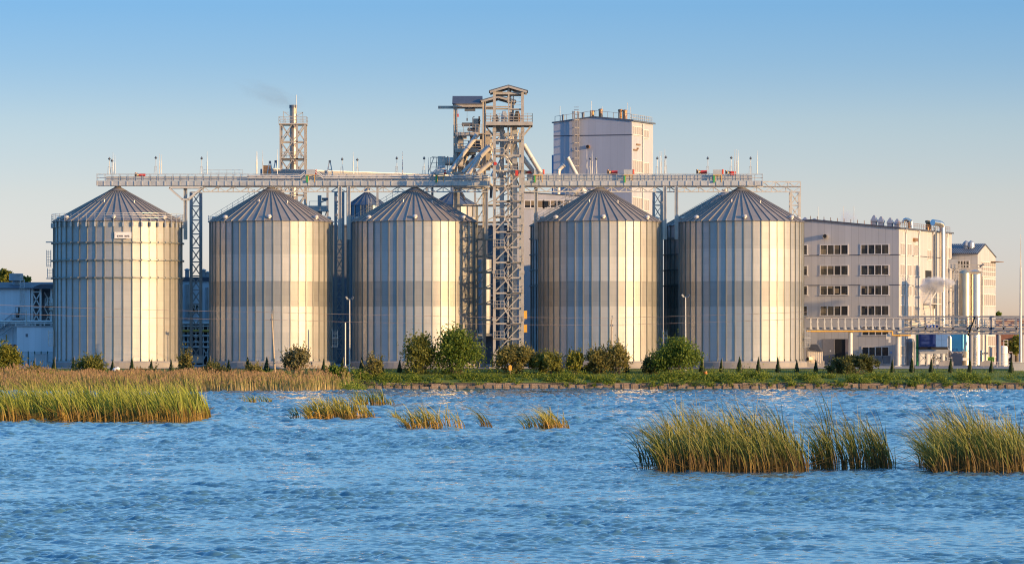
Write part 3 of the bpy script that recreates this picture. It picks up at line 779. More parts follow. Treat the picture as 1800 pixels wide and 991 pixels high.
# ------------------------------------------------------------------ stair tower (elevator tower)
M_TOWER = mat('cream_galvanised_steel', (0.43, 0.385, 0.325), 0.5, 0.3, 0.14, 0.9)
M_SPOUT = mat('spout_pipe', (0.60, 0.55, 0.48), 0.45, 0.2, 0.1, 0.9)
def stair_flight(mb, x0, z0, x1, z1, y, wid=0.9):
    for yy in (y-wid/2, y+wid/2):
        mb.bar((x0, yy, z0), (x1, yy, z1), 0.09, 0.26)
        mb.bar((x0, yy, z0+1.05), (x1, yy, z1+1.05), 0.07)
        for f in (0.1, 0.5, 0.9): mb.bar((x0+(x1-x0)*f, yy, z0+(z1-z0)*f), (x0+(x1-x0)*f, yy, z0+(z1-z0)*f+1.05), 0.06)
    n = 8
    for i in range(n):
        f = (i+0.5)/n; x = x0+(x1-x0)*f; z = z0+(z1-z0)*f
        mb.box(x-0.14, x+0.14, y-wid/2, y+wid/2, z-0.03, z+0.02)
def gable_roof(t, x0, x1, y0, y1, ze, rise, over=0.7, m=None):
    xm = (x0+x1)/2; xa, xb = x0-over, x1+over
    mb = MB()
    mb.prism([(xa, ze), (xm, ze+rise), (xb, ze), (xb, ze+0.16), (xm, ze+rise+0.18), (xa, ze+0.16)], 'y', y0-over, y1+over)
    mb.build('roof', m or M_DKSTEEL, t)
    for yy in (y0-over+0.05, y1+over-0.05):
        mb = MB()
        mb.bar((xa+0.2, yy, ze-0.14), (xm, yy, ze+rise-0.16), 0.1, 0.32); mb.bar((xm, yy, ze+rise-0.16), (xb-0.2, yy, ze-0.14), 0.1, 0.32)
        mb.build('gable_beam', M_TOWER, t)

def main_tower():
    d0, d1 = S-10.6, S-5.2
    x0, x1 = PX(869, d0), PX(918.5, d0)
    zb, zt = 3.5, PZ(160, d0)
    t = thing('stair_tower', 'tall open steel stair tower with zigzag stairs between the silos', 'stair tower', ((x0+x1)/2, d0, zb))
    for sx in (x0, x1):
        for sy in (d0, d1):
            mb = MB(); mb.box(sx-0.24, sx+0.24, sy-0.24, sy+0.24, zb, zt)
            for k in range(1, 6): mb.box(sx-0.33, sx+0.33, sy-0.33, sy+0.33, zb+k*8.2, zb+k*8.2+0.5)
            mb.build('column', M_TOWER, t)
    step = 2.65; zs = PZ(592+2, d0); levels = []
    z = zs
    while z < PZ(220, d0): levels.append(z); z += step
    # beams and braces
    mb = MB()
    for i, z in enumerate([zs-step]+levels):
        for yy in (d0, d1): mb.bar((x0, yy, z-0.15), (x1, yy, z-0.15), 0.16, 0.28)
        for xx in (x0, x1): mb.bar((xx, d0, z-0.15), (xx, d1, z-0.15), 0.16, 0.28)
    mb.build('floor_beam', M_TOWER, t)
    mb = MB()
    for i, z in enumerate([zs-step]+levels[:-1]):
        xm = (x0+x1)/2
        if z > PZ(330, d0): continue
        for yy in (d0-0.05, d1+0.05):
            if i % 2 == 0: mb.bar((x0, yy, z), (xm, yy, z+step-0.2), 0.18); mb.bar((x1, yy, z+2*step-0.2), (xm, yy, z+step-0.1), 0.18)
        for xx in (x0, x1):
            a, b_ = (d0, d1) if i % 2 else (d1, d0)
            mb.bar((xx, a, z), (xx, b_, z+step-0.2), 0.13)
        mb.box(xm-0.35, xm+0.35, d0-0.08, d0-0.02, z+step-0.45, z+step)
    mb.build('bracing', M_TOWER, t)
    # landings and flights
    for i, z in enumerate(levels):
        side = 1 if i % 2 else -1
        xe = x1 if side > 0 else x0
        xa, xb = (xe-1.75, xe+0.15) if side > 0 else (xe-0.15, xe+1.75)
        mb = MB(); mb.box(xa, xb, d0-0.5, d0+2.2, z-0.1, z)
        mb.build('landing', M_TOWER, t)
        mb = MB()
        for h in (0.55, 1.15): mb.bar((xa, d0-0.48, z+h), (xb, d0-0.48, z+h), 0.075)
        for f in (0, 0.33, 0.66, 1): mb.bar((xa+(xb-xa)*f, d0-0.48, z), (xa+(xb-xa)*f, d0-0.48, z+1.15), 0.07)
        xo = xb if side > 0 else xa
        for h in (0.55, 1.15): mb.bar((xo, d0-0.48, z+h), (xo, d0+2.0, z+h), 0.075)
        mb.build('landing_rail', M_TOWER, t)
        if i+1 < len(levels):
            mb = MB(); xs_, xe_ = (x0+1.5, x1-1.6) if side < 0 else (x1-1.5, x0+1.6)
            stair_flight(mb, xs_, z, xe_, z+step, d0+(0.35 if i % 2 else 1.3)); mb.build('stair_flight', M_TOWER, t)
    # elevator shafts inside
    for xx, yy, w_ in ((x0+1.3, d1-1.2, 0.75), (x0+3.55, d1-1.0, 0.85), (x0+4.5, d1-1.6, 0.45), (x0+2.4, d1-2.2, 0.3)):
        mb = MB(); mb.box(xx-w_/2, xx+w_/2, yy-0.4, yy+0.4, zb, PZ(205, d0) - rnd.uniform(0, 3))
        z = zb+3
        while z < PZ(215, d0): mb.box(xx-w_/2-0.06, xx+w_/2+0.06, yy-0.46, yy+0.46, z, z+0.14); z += 3.1
        mb.build('elevator_leg', M_GALV, t)
    # head platform
    zp = PZ(217, d0)
    mb = MB(); mb.box(x0-1.5, x1+1.7, d0-1.4, d1+1.2, zp-0.1, zp)
    for a, b_, c, e in ((x0-1.5, x1+1.7, d0-1.45, d0-1.35), (x0-1.5, x1+1.7, d1+1.15, d1+1.25), (x0-1.55, x0-1.45, d0-1.4, d1+1.2), (x1+1.65, x1+1.75, d0-1.4, d1+1.2)):
        mb.box(a, b_, c, e, zp-0.4, zp+0.22)
    for xx in (x0, x1):
        s = -1 if xx == x0 else 1
        for yy in (d0, d1): mb.bar((xx, yy, zp-2.2), (xx+s*1.5, yy, zp-0.35), 0.14)
    mb.build('head_platform', M_TOWER, t)
    mb = MB(); railing(mb, x0-1.5, x1+1.7, d0-1.4, zp, 1.65, 0.85, (0.55, 1.1)); railing(mb, x0-1.5, x1+1.7, d1+1.2, zp, 1.65, 0.85, (0.55, 1.1))
    for xx in (x0-1.5, x1+1.7):
        for h in (0.55, 1.1, 1.65): mb.bar((xx, d0-1.4, zp+h), (xx, d1+1.2, zp+h), 0.07)
        for k in range(8): y = d0-1.4+(d1-d0+2.6)*k/7; mb.bar((xx, y, zp), (xx, y, zp+1.65), 0.07)
    mb.build('guard_rail', M_TOWER, t)
    # elevator heads and drives on the platform
    for xx, c, hh in ((x0+0.2, M_SLATE, 1.6), (x0+1.7, M_GALV, 2.2), (x0+2.9, M_SLATE, 2.0), (x1-0.9, M_RUST, 2.2)):
        mb = MB(); mb.prism([(xx-0.55, zp), (xx+0.55, zp), (xx+0.55, zp+hh*0.6), (xx+0.25, zp+hh), (xx-0.3, zp+hh), (xx-0.55, zp+hh*0.6)], 'y', d0+0.8, d0+2.4)
        mb.tube((xx, d0+0.5, zp+hh*0.5), (xx, d0+0.8, zp+hh*0.5), 0.3, 10); mb.build('elevator_head', c, t)
    # upper frame: beams below roof, small hoist deck
    mb = MB()
    for z in (PZ(164, d0),):
        for yy in (d0, d1): mb.bar((x0, yy, z), (x1, yy, z), 0.3, 0.45)
        for xx in (x0, x1): mb.bar((xx, d0, z), (xx, d1, z), 0.3, 0.45)
    z = PZ(191, d0)
    mb.box(x1-2.4, x1, d0, d0+2, z-0.2, z); mb.bar((x1-2.4, d0, z-2.6), (x1-2.4, d0, z+3.8), 0.25); mb.bar((x1-1.6, d0+1, z-2.6), (x1-1.6, d0+1, z+2.8), 0.2)
    for h in (0.6, 1.2, 1.8): mb.bar((x1-2.4, d0, z+h), (x1, d0, z+h), 0.06)
    mb.bar((x0+2.6, d0+1.5, z+1.2), (x0+2.6, d0+1.5, z+3.2), 0.9, 0.7); mb.tube((x0+2.2, d0+1.2, z+2.4), (x0+3.6, d0+1.2, z+2.7), 0.35, 8)
    mb.build('hoist_frame', M_TOWER, t)
    gable_roof(t, x0, x1, d0, d1, zt-0.1, 0.95, 0.95)
    # lit signal boxes
    for px, py, m_ in ((870.5, 288, M_RED), (908.5, 300, M_RED)):
        mb = MB(); c = P(px, py, d0-0.3); mb.box(c.x-0.25, c.x+0.25, c.y-0.15, c.y+0.1, c.z-0.2 if m_ and px < 900 else c.z-0.9, c.z+0.3 if px < 900 else c.z+0.1); mb.build('red_box', m_, t)
    for py_ in (551, 575):
        mb = MB(); c = P(924, py_, d0); mb.box(c.x-0.3, c.x+0.25, c.y-0.1, c.y+0.4, c.z-0.9, c.z+0.5); mb.build('lamp_box', M_YEL, t)
    mb = MB(); mb.box(x0-0.9, x1+0.9, d0-0.9, d1+0.9, zb-0.3, zb+0.25); mb.build('footing', M_CONC, t)
    # dense machinery in the upper bays
    r2 = random.Random(4)
    for k in range(34):
        mb = MB()
        x = r2.uniform(x0+0.3, x1-0.5); y = r2.uniform(d0+2.4, d1); z = r2.uniform(PZ(310, d0), PZ(222, d0)); s = r2.uniform(0.2, 0.55)
        if k % 2: mb.box(x-s, x+s, y-s*0.7, y+s*0.7, z-s, z+s*1.2)
        else: mb.tube((x, y, z), (x+r2.uniform(-1.3, 1.3), y+r2.uniform(-.5, .5), z-r2.uniform(0.8, 2.4)), s*0.5, 8)
        mb.build('gearbox' if k % 2 else 'chute', M_SPOUT if k % 3 else M_SHADEP, t)
main_tower()

def rear_tower():
    d0, d1 = S+3.0, S+10.0
    x0, xm, x1 = PX(800, d0), PX(851, d0), PX(900, d0)
    zb = 3.6
    t = thing('elevator_tower', 'rear elevator frame with overhanging crane beam left of the stair tower', 'elevator tower', (x0, d0, zb))
    ze = PZ(184, d0)
    for xx in (x0, xm, x1):
        for yy in (d0, d1):
            top = ze if xx == x0 else PZ(175, d0)
            mb = MB(); mb.box(xx-0.3, xx+0.3, yy-0.12, yy+0.12, zb, top); mb.box(xx-0.3, xx-0.2, yy-0.25, yy+0.25, zb, top); mb.box(xx+0.2, xx+0.3, yy-0.25, yy+0.25, zb, top); mb.build('column', M_TOWER, t)
    # side roof over the crane bay
    mb = MB(); xa, xb = PX(795, d0), PX(848, d0)
    mb.prism([(d0-0.8, ze), ((d0+d1)/2, ze+1.5), (d1+0.8, ze), (d1+0.8, ze+0.18), ((d0+d1)/2, ze+1.7), (d0-0.8, ze+0.18)], 'x', xa, xb)
    mb.build('roof', M_SLATE, t)
    mb = MB(); mb.box(xa+0.1, xb, d0-0.6, d0-0.35, ze-0.45, ze-0.05); mb.build('fascia', M_TOWER, t)
    gable_roof(t, xm, x1, d0, d1, PZ(178, d0), 0.85, 0.75)
    # crane beam
    zc = PZ(188.5, d0); mb = MB(); mb.box(PX(770, d0), PX(868, d0), d0+0.6, d0+1.0, zc-0.25, zc+0.25); mb.build('crane_beam', M_TOWER, t)
    mb = MB(); c = P(826, 192.5, d0); mb.box(c.x-0.95, c.x+0.95, c.y+0.5, c.y+1.1, c.z-0.28, c.z+0.12)
    for s in (-0.6, 0.6): mb.tube((c.x+s, c.y+0.4, c.z+0.35), (c.x+s, c.y+1.2, c.z+0.35), 0.22, 8)
    mb.tube((c.x-0.5, c.y+0.8, c.z-0.3), (c.x-0.5, c.y+0.8, c.z-1.5), 0.025, 5); mb.box(c.x-0.62, c.x-0.38, c.y+0.7, c.y+0.9, c.z-2.0, c.z-1.5); mb.build('hoist', M_DKSTEEL, t)
    mb = MB(); c2 = P(805, 203, d0); mb.tube((c2.x, c2.y+0.8, c2.z+1.2), c2+Vector((0, .8, 0.3)), 0.025, 5); mb.box(c2.x-0.12, c2.x+0.12, c2.y+.7, c2.y+.9, c2.z-0.25, c2.z+0.3); mb.build('pendant', M_RED, t)
    # decks at three heights
    for py in (235, 264):
        z = PZ(py, d0); mb = MB(); mb.box(x0, xm+0.3, d0-0.6, d1, z-0.1, z); mb.box(x0, xm-1, d0-0.65, d0-0.55, z-0.4, z+0.25)
        mb.build('deck', M_TOWER, t)
        mb = MB(); railing(mb, x0+0.4, xm-0.4, d0-0.6, z, 1.6, 1.2, (0.55, 1.1)); mb.build('deck_rail', M_TOWER, t)
    for py in (184+4, 235, 264, 292, 330, 360, 390, 420, 450, 478, 506, 534, 562):
        z = PZ(py, d0); mb = MB()
        for yy in (d0, d1):
            mb.bar((xm, yy, z), (x1, yy, z), 0.25)
            if py > 200: mb.bar((x0, yy, z), (xm, yy, z), 0.2)
        for xx in (x0, xm, x1): mb.bar((xx, d0, z), (xx, d1, z), 0.25)
        mb.build('floor_beam', M_TOWER, t)
    for py in (360, 390, 420, 450, 478, 506, 534):
        z = PZ(py, d0); mb = MB(); mb.bar((xm-1.5, d0, z), (xm, d0, z+2.4), 0.16); mb.bar((xm, d0, z), (x1, d0, z+2.4), 0.16); mb.build('brace', M_TOWER, t)
        z2 = z; mq = MB(); mq.bar((xm-1.6, d0-0.3, z2+1.1), (xm+0.3, d0-0.3, z2+1.1), 0.07)
        for k in range(4): mq.bar((xm-1.6+k*0.55, d0-0.3, z2), (xm-1.6+k*0.55, d0-0.3, z2+1.1), 0.06)
        mq.build('deck_rail', M_TOWER, t)
    # elevator heads and drives
    for px, py0, py1, w_, m_ in ((837, 235, 209, 1.3, M_TOWER), (842.5, 220, 205, 0.3, M_SLATE), (810, 310, 237, 1.0, M_TOWER), (830, 264, 236, 0.8, M_TOWER), (858, 300, 230, 0.8, M_TOWER), (822, 222, 216, 2.0, M_SLATE), (828, 231, 225, 1.2, M_SLATE)):
        c0, c1 = P(px, py0, d0+1.5), P(px, py1, d0+1.5); mb = MB(); mb.box(c0.x-w_/2, c0.x+w_/2, c0.y-0.5, c0.y+0.5, c0.z, c1.z)
        mb.box(c0.x-w_/2-0.07, c0.x+w_/2+0.07, c0.y-0.57, c0.y+0.57, (c0.z+c1.z)/2-0.1, (c0.z+c1.z)/2+0.1); mb.build('elevator_head', m_, t)
    mb = MB(); mb.path([P(831, 226, d0-0.4), P(831, 207, d0-0.4), P(834, 205, d0-0.4)], 0.09); mb.build('lamp_arm', M_DKSTEEL, t)
    r2 = random.Random(9)
    for k in range(60):
        mb = MB()
        px = r2.uniform(803, 868); py = r2.uniform(240, 330); c = P(px, py, r2.uniform(d0+0.5, d1-1)); s = r2.uniform(0.2, 0.6)
        if k % 3: mb.box(c.x-s, c.x+s, c.y-s, c.y+s, c.z-s, c.z+s*1.3)
        else: mb.tube(c, c+Vector((r2.uniform(-1.5, 1.5), 0, -r2.uniform(1, 3))), s*0.5, 8)
        mb.build('gearbox' if k % 3 else 'chute', M_SPOUT if k % 4 else M_DKSTEEL, t)
rear_tower()

def spout(pts, d, label, r=0.42):
    ps = [P(a, b_, d) for a, b_ in pts]
    t = thing('grain_spout', label, 'grain spout', tuple(ps[-1]), 0, 'slanting grain spouts around the stair tower')
    mb = MB(); mb.path(ps, r, 12); mb.build('pipe', M_SPOUT, t)
    mb = MB()
    for a, b_ in zip(ps, ps[1:]):
        L_ = (b_-a).length; n = max(1, int(L_/2.4)); u = (b_-a).normalized()
        for k in range(n+1):
            p = a+(b_-a)*(k/n); mb = MB(); mb.tube(p-u*0.08, p+u*0.08, r+0.09, 12); mb.build('flange', M_GALV, t)
spout([(838, 238), (791, 303)], S+1.6, 'leftmost and longest pale grain spout reaching to the bridge')
spout([(826, 262), (814, 285), (806, 310)], S+6, 'short grain spout behind the longest one')
spout([(858, 258), (815, 303)], S+1.0, 'second grain spout from the left, joining the bridge')
spout([(862, 258), (845, 275), (825, 305)], S-0.2, 'third, bent grain spout from the left')
spout([(864, 284), (840, 305)], S+0.8, 'lowest short grain spout left of the stair tower')
spout([(921, 255), (950, 303)], S-1.5, 'upper grain spout falling to the right of the stair tower')
spout([(906, 259), (921, 280), (939, 303)], S-0.5, 'lower grain spout falling to the right of the stair tower')

# duct machine at the head of the spouts
def duct_machine():
    d = S+4; t = thing('dust_duct', 'big elbow dust duct with hopper above the bridge left of the spouts', 'duct', tuple(P(780, 306, d)))
    mb = MB(); mb.path([P(776, 284, d), P(797, 284, d), P(806, 288, d), P(814, 288, d)], 0.75, 14); mb.build('duct', M_SPOUT, t)
    c = P(773, 296, d); mb = MB(); mb.box(c.x-0.35, c.x+1.0, d-0.8, d+0.8, c.z+0.1, c.z+2.1)
    mb.prism([(c.x-0.35, c.z+0.1), (c.x+1.0, c.z+0.1), (c.x+0.9, c.z-1.2), (c.x-0.9, c.z-1.2)], 'y', d-0.8, d+0.8); mb.build('hopper', M_SPOUT, t)
    c = P(776, 297, d-1.5); mb = MB(); mb.box(c.x-0.7, c.x+0.7, c.y-0.5, c.y+0.5, c.z-0.9, c.z+0.6); mb.build('cabinet', M_WHITE, t)
    mb = MB(); za = PZ(303, d); railing(mb, PX(757, d), PX(790, d), d-2.2, za, 2.5, 1.1, (0.8, 1.6)); mb.bar(P(753, 303, d), P(763, 276, d), 0.12); mb.bar(P(759, 276, d), P(790, 278, d), 0.1); mb.bar(P(766, 300, d), P(768, 276, d), 0.1)
    mb.box(PX(757, d), PX(815, d), d-2.4, d+2, za-0.3, za); mb.build('platform', M_TOWER, t)
    for sx in (760, 806):
        x = PX(sx, d); mb = MB(); mb.box(x-0.2, x+0.2, d-0.2, d+0.2, 3.8, za-0.3); mb.build('leg', M_SHADEP, t)
    mb = MB(); mb.path([P(786, 302, d-1.9), P(786.5, 276, d-1.9), P(788, 275, d-1.9)], 0.09); mb.build('lamp_arm', M_DKSTEEL, t)
duct_machine()
# shaded drive platform right of the second silo peak
def drive_platform():
    d = S+20; t = thing('drive_platform', 'shaded conveyor end with motor and small deck behind the second silo', 'conveyor drive', tuple(P(561, 380, d)))
    a, b_ = P(525, 366, d), P(577, 366, d); mb = MB(); mb.bar(a, b_, 1.0, 0.85); mb.build('conveyor_trough', M_TROUGH, t)
    mb = MB(); mb.box(a.x, b_.x+0.1, d-1.2, d+1.2, a.z-0.62, a.z-0.48); railing(mb, a.x+2, b_.x, d-1.2, a.z-0.5, 1.7, 1.5); mb.build('walkway', M_GALV, t)
    c = P(562, 362, d); mb = MB(); mb.box(c.x-0.35, c.x+0.3, d-0.5, d+0.5, c.z, c.z+1.9); mb.bar((c.x+0.3, d, c.z+0.7), (c.x+1.5, d, c.z+1.2), 0.25); mb.build('gearbox', M_SHADEP, t)
    mb = MB(); mb.tube((c.x+0.4, d, c.z+1.25), (c.x+1.5, d, c.z+1.25), 0.22, 10); mb.build('motor', M_DKSTEEL, t)
    mb = MB(); mb.box(c.x-0.4, c.x+0.4, d-0.4, d+0.4, 3.8, a.z-0.6); mb.bar((b_.x-0.3, d, a.z-0.6), (c.x+0.5, d, a.z-2.6), 0.15); mb.build('leg', M_SHADEP, t)
drive_platform()

# ------------------------------------------------------------------ chimney
def chimney():
    d = 900.0; k = F/d
    xc = PX(515.5, d); t = thing('chimney', 'polished steel chimney inside a square lattice mast', 'chimney', (xc, d, 4.1))
    r = 6.3/k
    mb = MB(); prof = [(r, 0)]
    zt = PZ(190, d) - 4.1; z = 2.2
    while z < zt: prof += [(r, z-0.04), (r+0.06, z-0.03), (r+0.06, z+0.05), (r, z+0.06)]; z += 2.3
    prof += [(r, zt)]
    mb.lathe(prof, (xc, d, 4.1), 32); mb.build('flue', mat('bronzed_steel', (0.42, 0.34, 0.27), 0.38, 0.75, 0.2, 0.8), t)
    mb = MB(); mb.lathe([(r, zt), (r+0.07, zt), (r+0.07, zt+0.55), (r-0.1, zt+0.55), (r-0.1, zt-0.6), (0, zt-0.6)], (xc, d, 4.1), 32); mb.build('flue_rim', M_DKSTEEL, t)
    mb = MB(); mb.tube(P(520.5, 200, d-0.7), P(520.5, 167, d-0.7), 0.07, 6); mb.build('rod', M_GALV, t)
    hw = 21.5/k; hd = 2.4
    zt2 = PZ(218, d)
    for sx in (-hw, hw):
        for sy in (-hd, hd):
            mb = MB(); mb.box(xc+sx-0.16, xc+sx+0.16, d+sy-0.16, d+sy+0.16, 4.1, zt2); mb.build('leg', M_TOWER, t)
    mb = MB(); mb.box(xc+0.1*hw+0.45, xc+0.1*hw+0.75, d-hd-0.1, d-hd+0.1, 4.1, zt2)
    zs = [zt2]
    for py in (250, 281, 312, 343, 374, 405): zs.append(PZ(py, d))
    for za, z2 in zip(zs, zs[1:]):
        for sy in (-hd, hd):
            mb.bar((xc-hw, d+sy, za), (xc, d+sy, z2), 0.19); mb.bar((xc-hw, d+sy, z2), (xc, d+sy, za), 0.19)
            mb.bar((xc+hw, d+sy, za), (xc, d+sy, z2), 0.19); mb.bar((xc+hw, d+sy, z2), (xc, d+sy, za), 0.19)
            mb.bar((xc-hw, d+sy, z2), (xc+hw, d+sy, z2), 0.2)
        for sx in (-hw, hw):
            mb.bar((xc+sx, d-hd, za), (xc+sx, d+hd, z2), 0.13); mb.bar((xc+sx, d+hd, za), (xc+sx, d-hd, z2), 0.13); mb.bar((xc+sx, d-hd, z2), (xc+sx, d+hd, z2), 0.2)
    mb.build('bracing', M_TOWER, t)
    for py, e in ((218, 0.3), (279, 0.1)):
        z = PZ(py, d); mb = MB(); mb.box(xc-hw-e, xc+hw+e, d-hd-e, d+hd+e, z-0.25, z); mb.build('platform', M_TOWER, t)
        mb = MB()
        for sy in (-hd-e, hd+e): railing(mb, xc-hw-e, xc+hw+e, d+sy, z, 1.2, 1.0, (0.6,))
        for sx in (-hw-e, hw+e):
            for h in (0.6, 1.2): mb.bar((xc+sx, d-hd-e, z+h), (xc+sx, d+hd+e, z+h), 0.06)
        mb.build('guard_rail', M_TOWER, t)
    mb = MB(); z = PZ(198, d)
    for sx in (-1.9, 1.9): mb.bar((xc+sx, d-0.6, zt2), (xc+sx*0.95, d-0.6, z), 0.1); mb.bar((xc+sx*.95, d-0.6, z), (xc+sx*0.4, d-0.6, z), 0.08)
    mb.bar((xc-1.9, d-0.6, z+0.2), (xc-0.3, d-0.6, zt2+1.2), 0.1); mb.bar((xc+1.9, d-0.6, z), (xc+0.3, d-0.6, zt2+1.2), 0.1); mb.build('upper_stay', M_TOWER, t)
chimney()

# ------------------------------------------------------------------ buildings
M_CLAD = clad('grey_cladding', (0.48, 0.465, 0.455), 1.28, rough=0.5)
M_CLAD2 = clad('tall_block_cladding', (0.43, 0.435, 0.465), 1.5, rough=0.5, dark=0.93)
M_CLADB = clad('left_shed_cladding', (0.62, 0.66, 0.70), 0.55, rough=0.5, dark=0.9)
M_FRAME = mat('pale_window_frame', (0.62, 0.59, 0.56), 0.5, 0, 0.06)
m, nt_, b_ = nodes_of('window_glass'); MATS['window_glass'] = m
b_.inputs['Roughness'].default_value = 0.06; b_.inputs['Specular IOR Level'].default_value = 0.7
# panes differ: bare dark rooms, half-drawn blinds, pale partitions
g_ = N(nt_, 'ShaderNodeNewGeometry'); sn_ = N(nt_, 'ShaderNodeVectorMath', operation='SNAP'); nt_.links.new(g_.outputs['Position'], sn_.inputs[0]); sn_.inputs[1].default_value = (1.15, 50, 0.9)
wn_ = N(nt_, 'ShaderNodeTexWhiteNoise', noise_dimensions='3D'); nt_.links.new(sn_.outputs[0], wn_.inputs['Vector'])
rp_ = ramp(nt_, [(0.0, (0.015, 0.018, 0.024)), (0.55, (0.025, 0.028, 0.034)), (0.8, (0.06, 0.058, 0.05)), (1.0, (0.22, 0.17, 0.11))]); nt_.links.new(wn_.outputs['Value'], rp_.inputs['Fac']); nt_.links.new(rp_.outputs['Color'], b_.inputs['Base Color'])
M_GLASS = m
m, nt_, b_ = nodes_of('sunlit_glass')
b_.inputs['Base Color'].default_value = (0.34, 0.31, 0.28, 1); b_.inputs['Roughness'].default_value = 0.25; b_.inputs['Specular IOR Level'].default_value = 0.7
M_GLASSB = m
RZ = R(-20)
C20, S20 = math.cos(R(20)), math.sin(R(20))
def window(t, wall, u0, u1, z0, z1, n, glass=None, rows=1, fr=0.09, parent_local=True):
    """wall 'f': on the front (y=0 local), u along x; wall 'r': on the right side (x=0 local), u along y. Window = frame mesh, pane child."""
    mb = MB(); gl = MB(); o = 0.05
    def bx(b, ua, ub, za, zb, dep0, dep1):
        if wall == 'f': b.box(ua, ub, -dep1, -dep0, za, zb)
        else: b.box(dep0, dep1, ua, ub, za, zb)
    bx(mb, u0-fr, u1+fr, z1, z1+fr, 0.0, o+0.04); bx(mb, u0-fr*1.6, u1+fr*1.6, z0-fr, z0, 0.0, o+0.10)
    bx(mb, u0-fr, u0, z0, z1, 0.0, o+0.04); bx(mb, u1, u1+fr, z0, z1, 0.0, o+0.04)
    for i in range(1, n):
        u = u0+(u1-u0)*i/n; bx(mb, u-fr/2, u+fr/2, z0, z1, 0.0, o+0.02)
    for j in range(1, rows):
        z = z0+(z1-z0)*j/rows; bx(mb, u0, u1, z-fr/2, z+fr/2, 0.0, o+0.015)
    bx(gl, u0, u1, z0, z1, 0.0, 0.03)
    f = mb.build('window', M_FRAME, t, local=True)
    g = gl.build('pane', glass or M_GLASS, f, local=True)
    return f

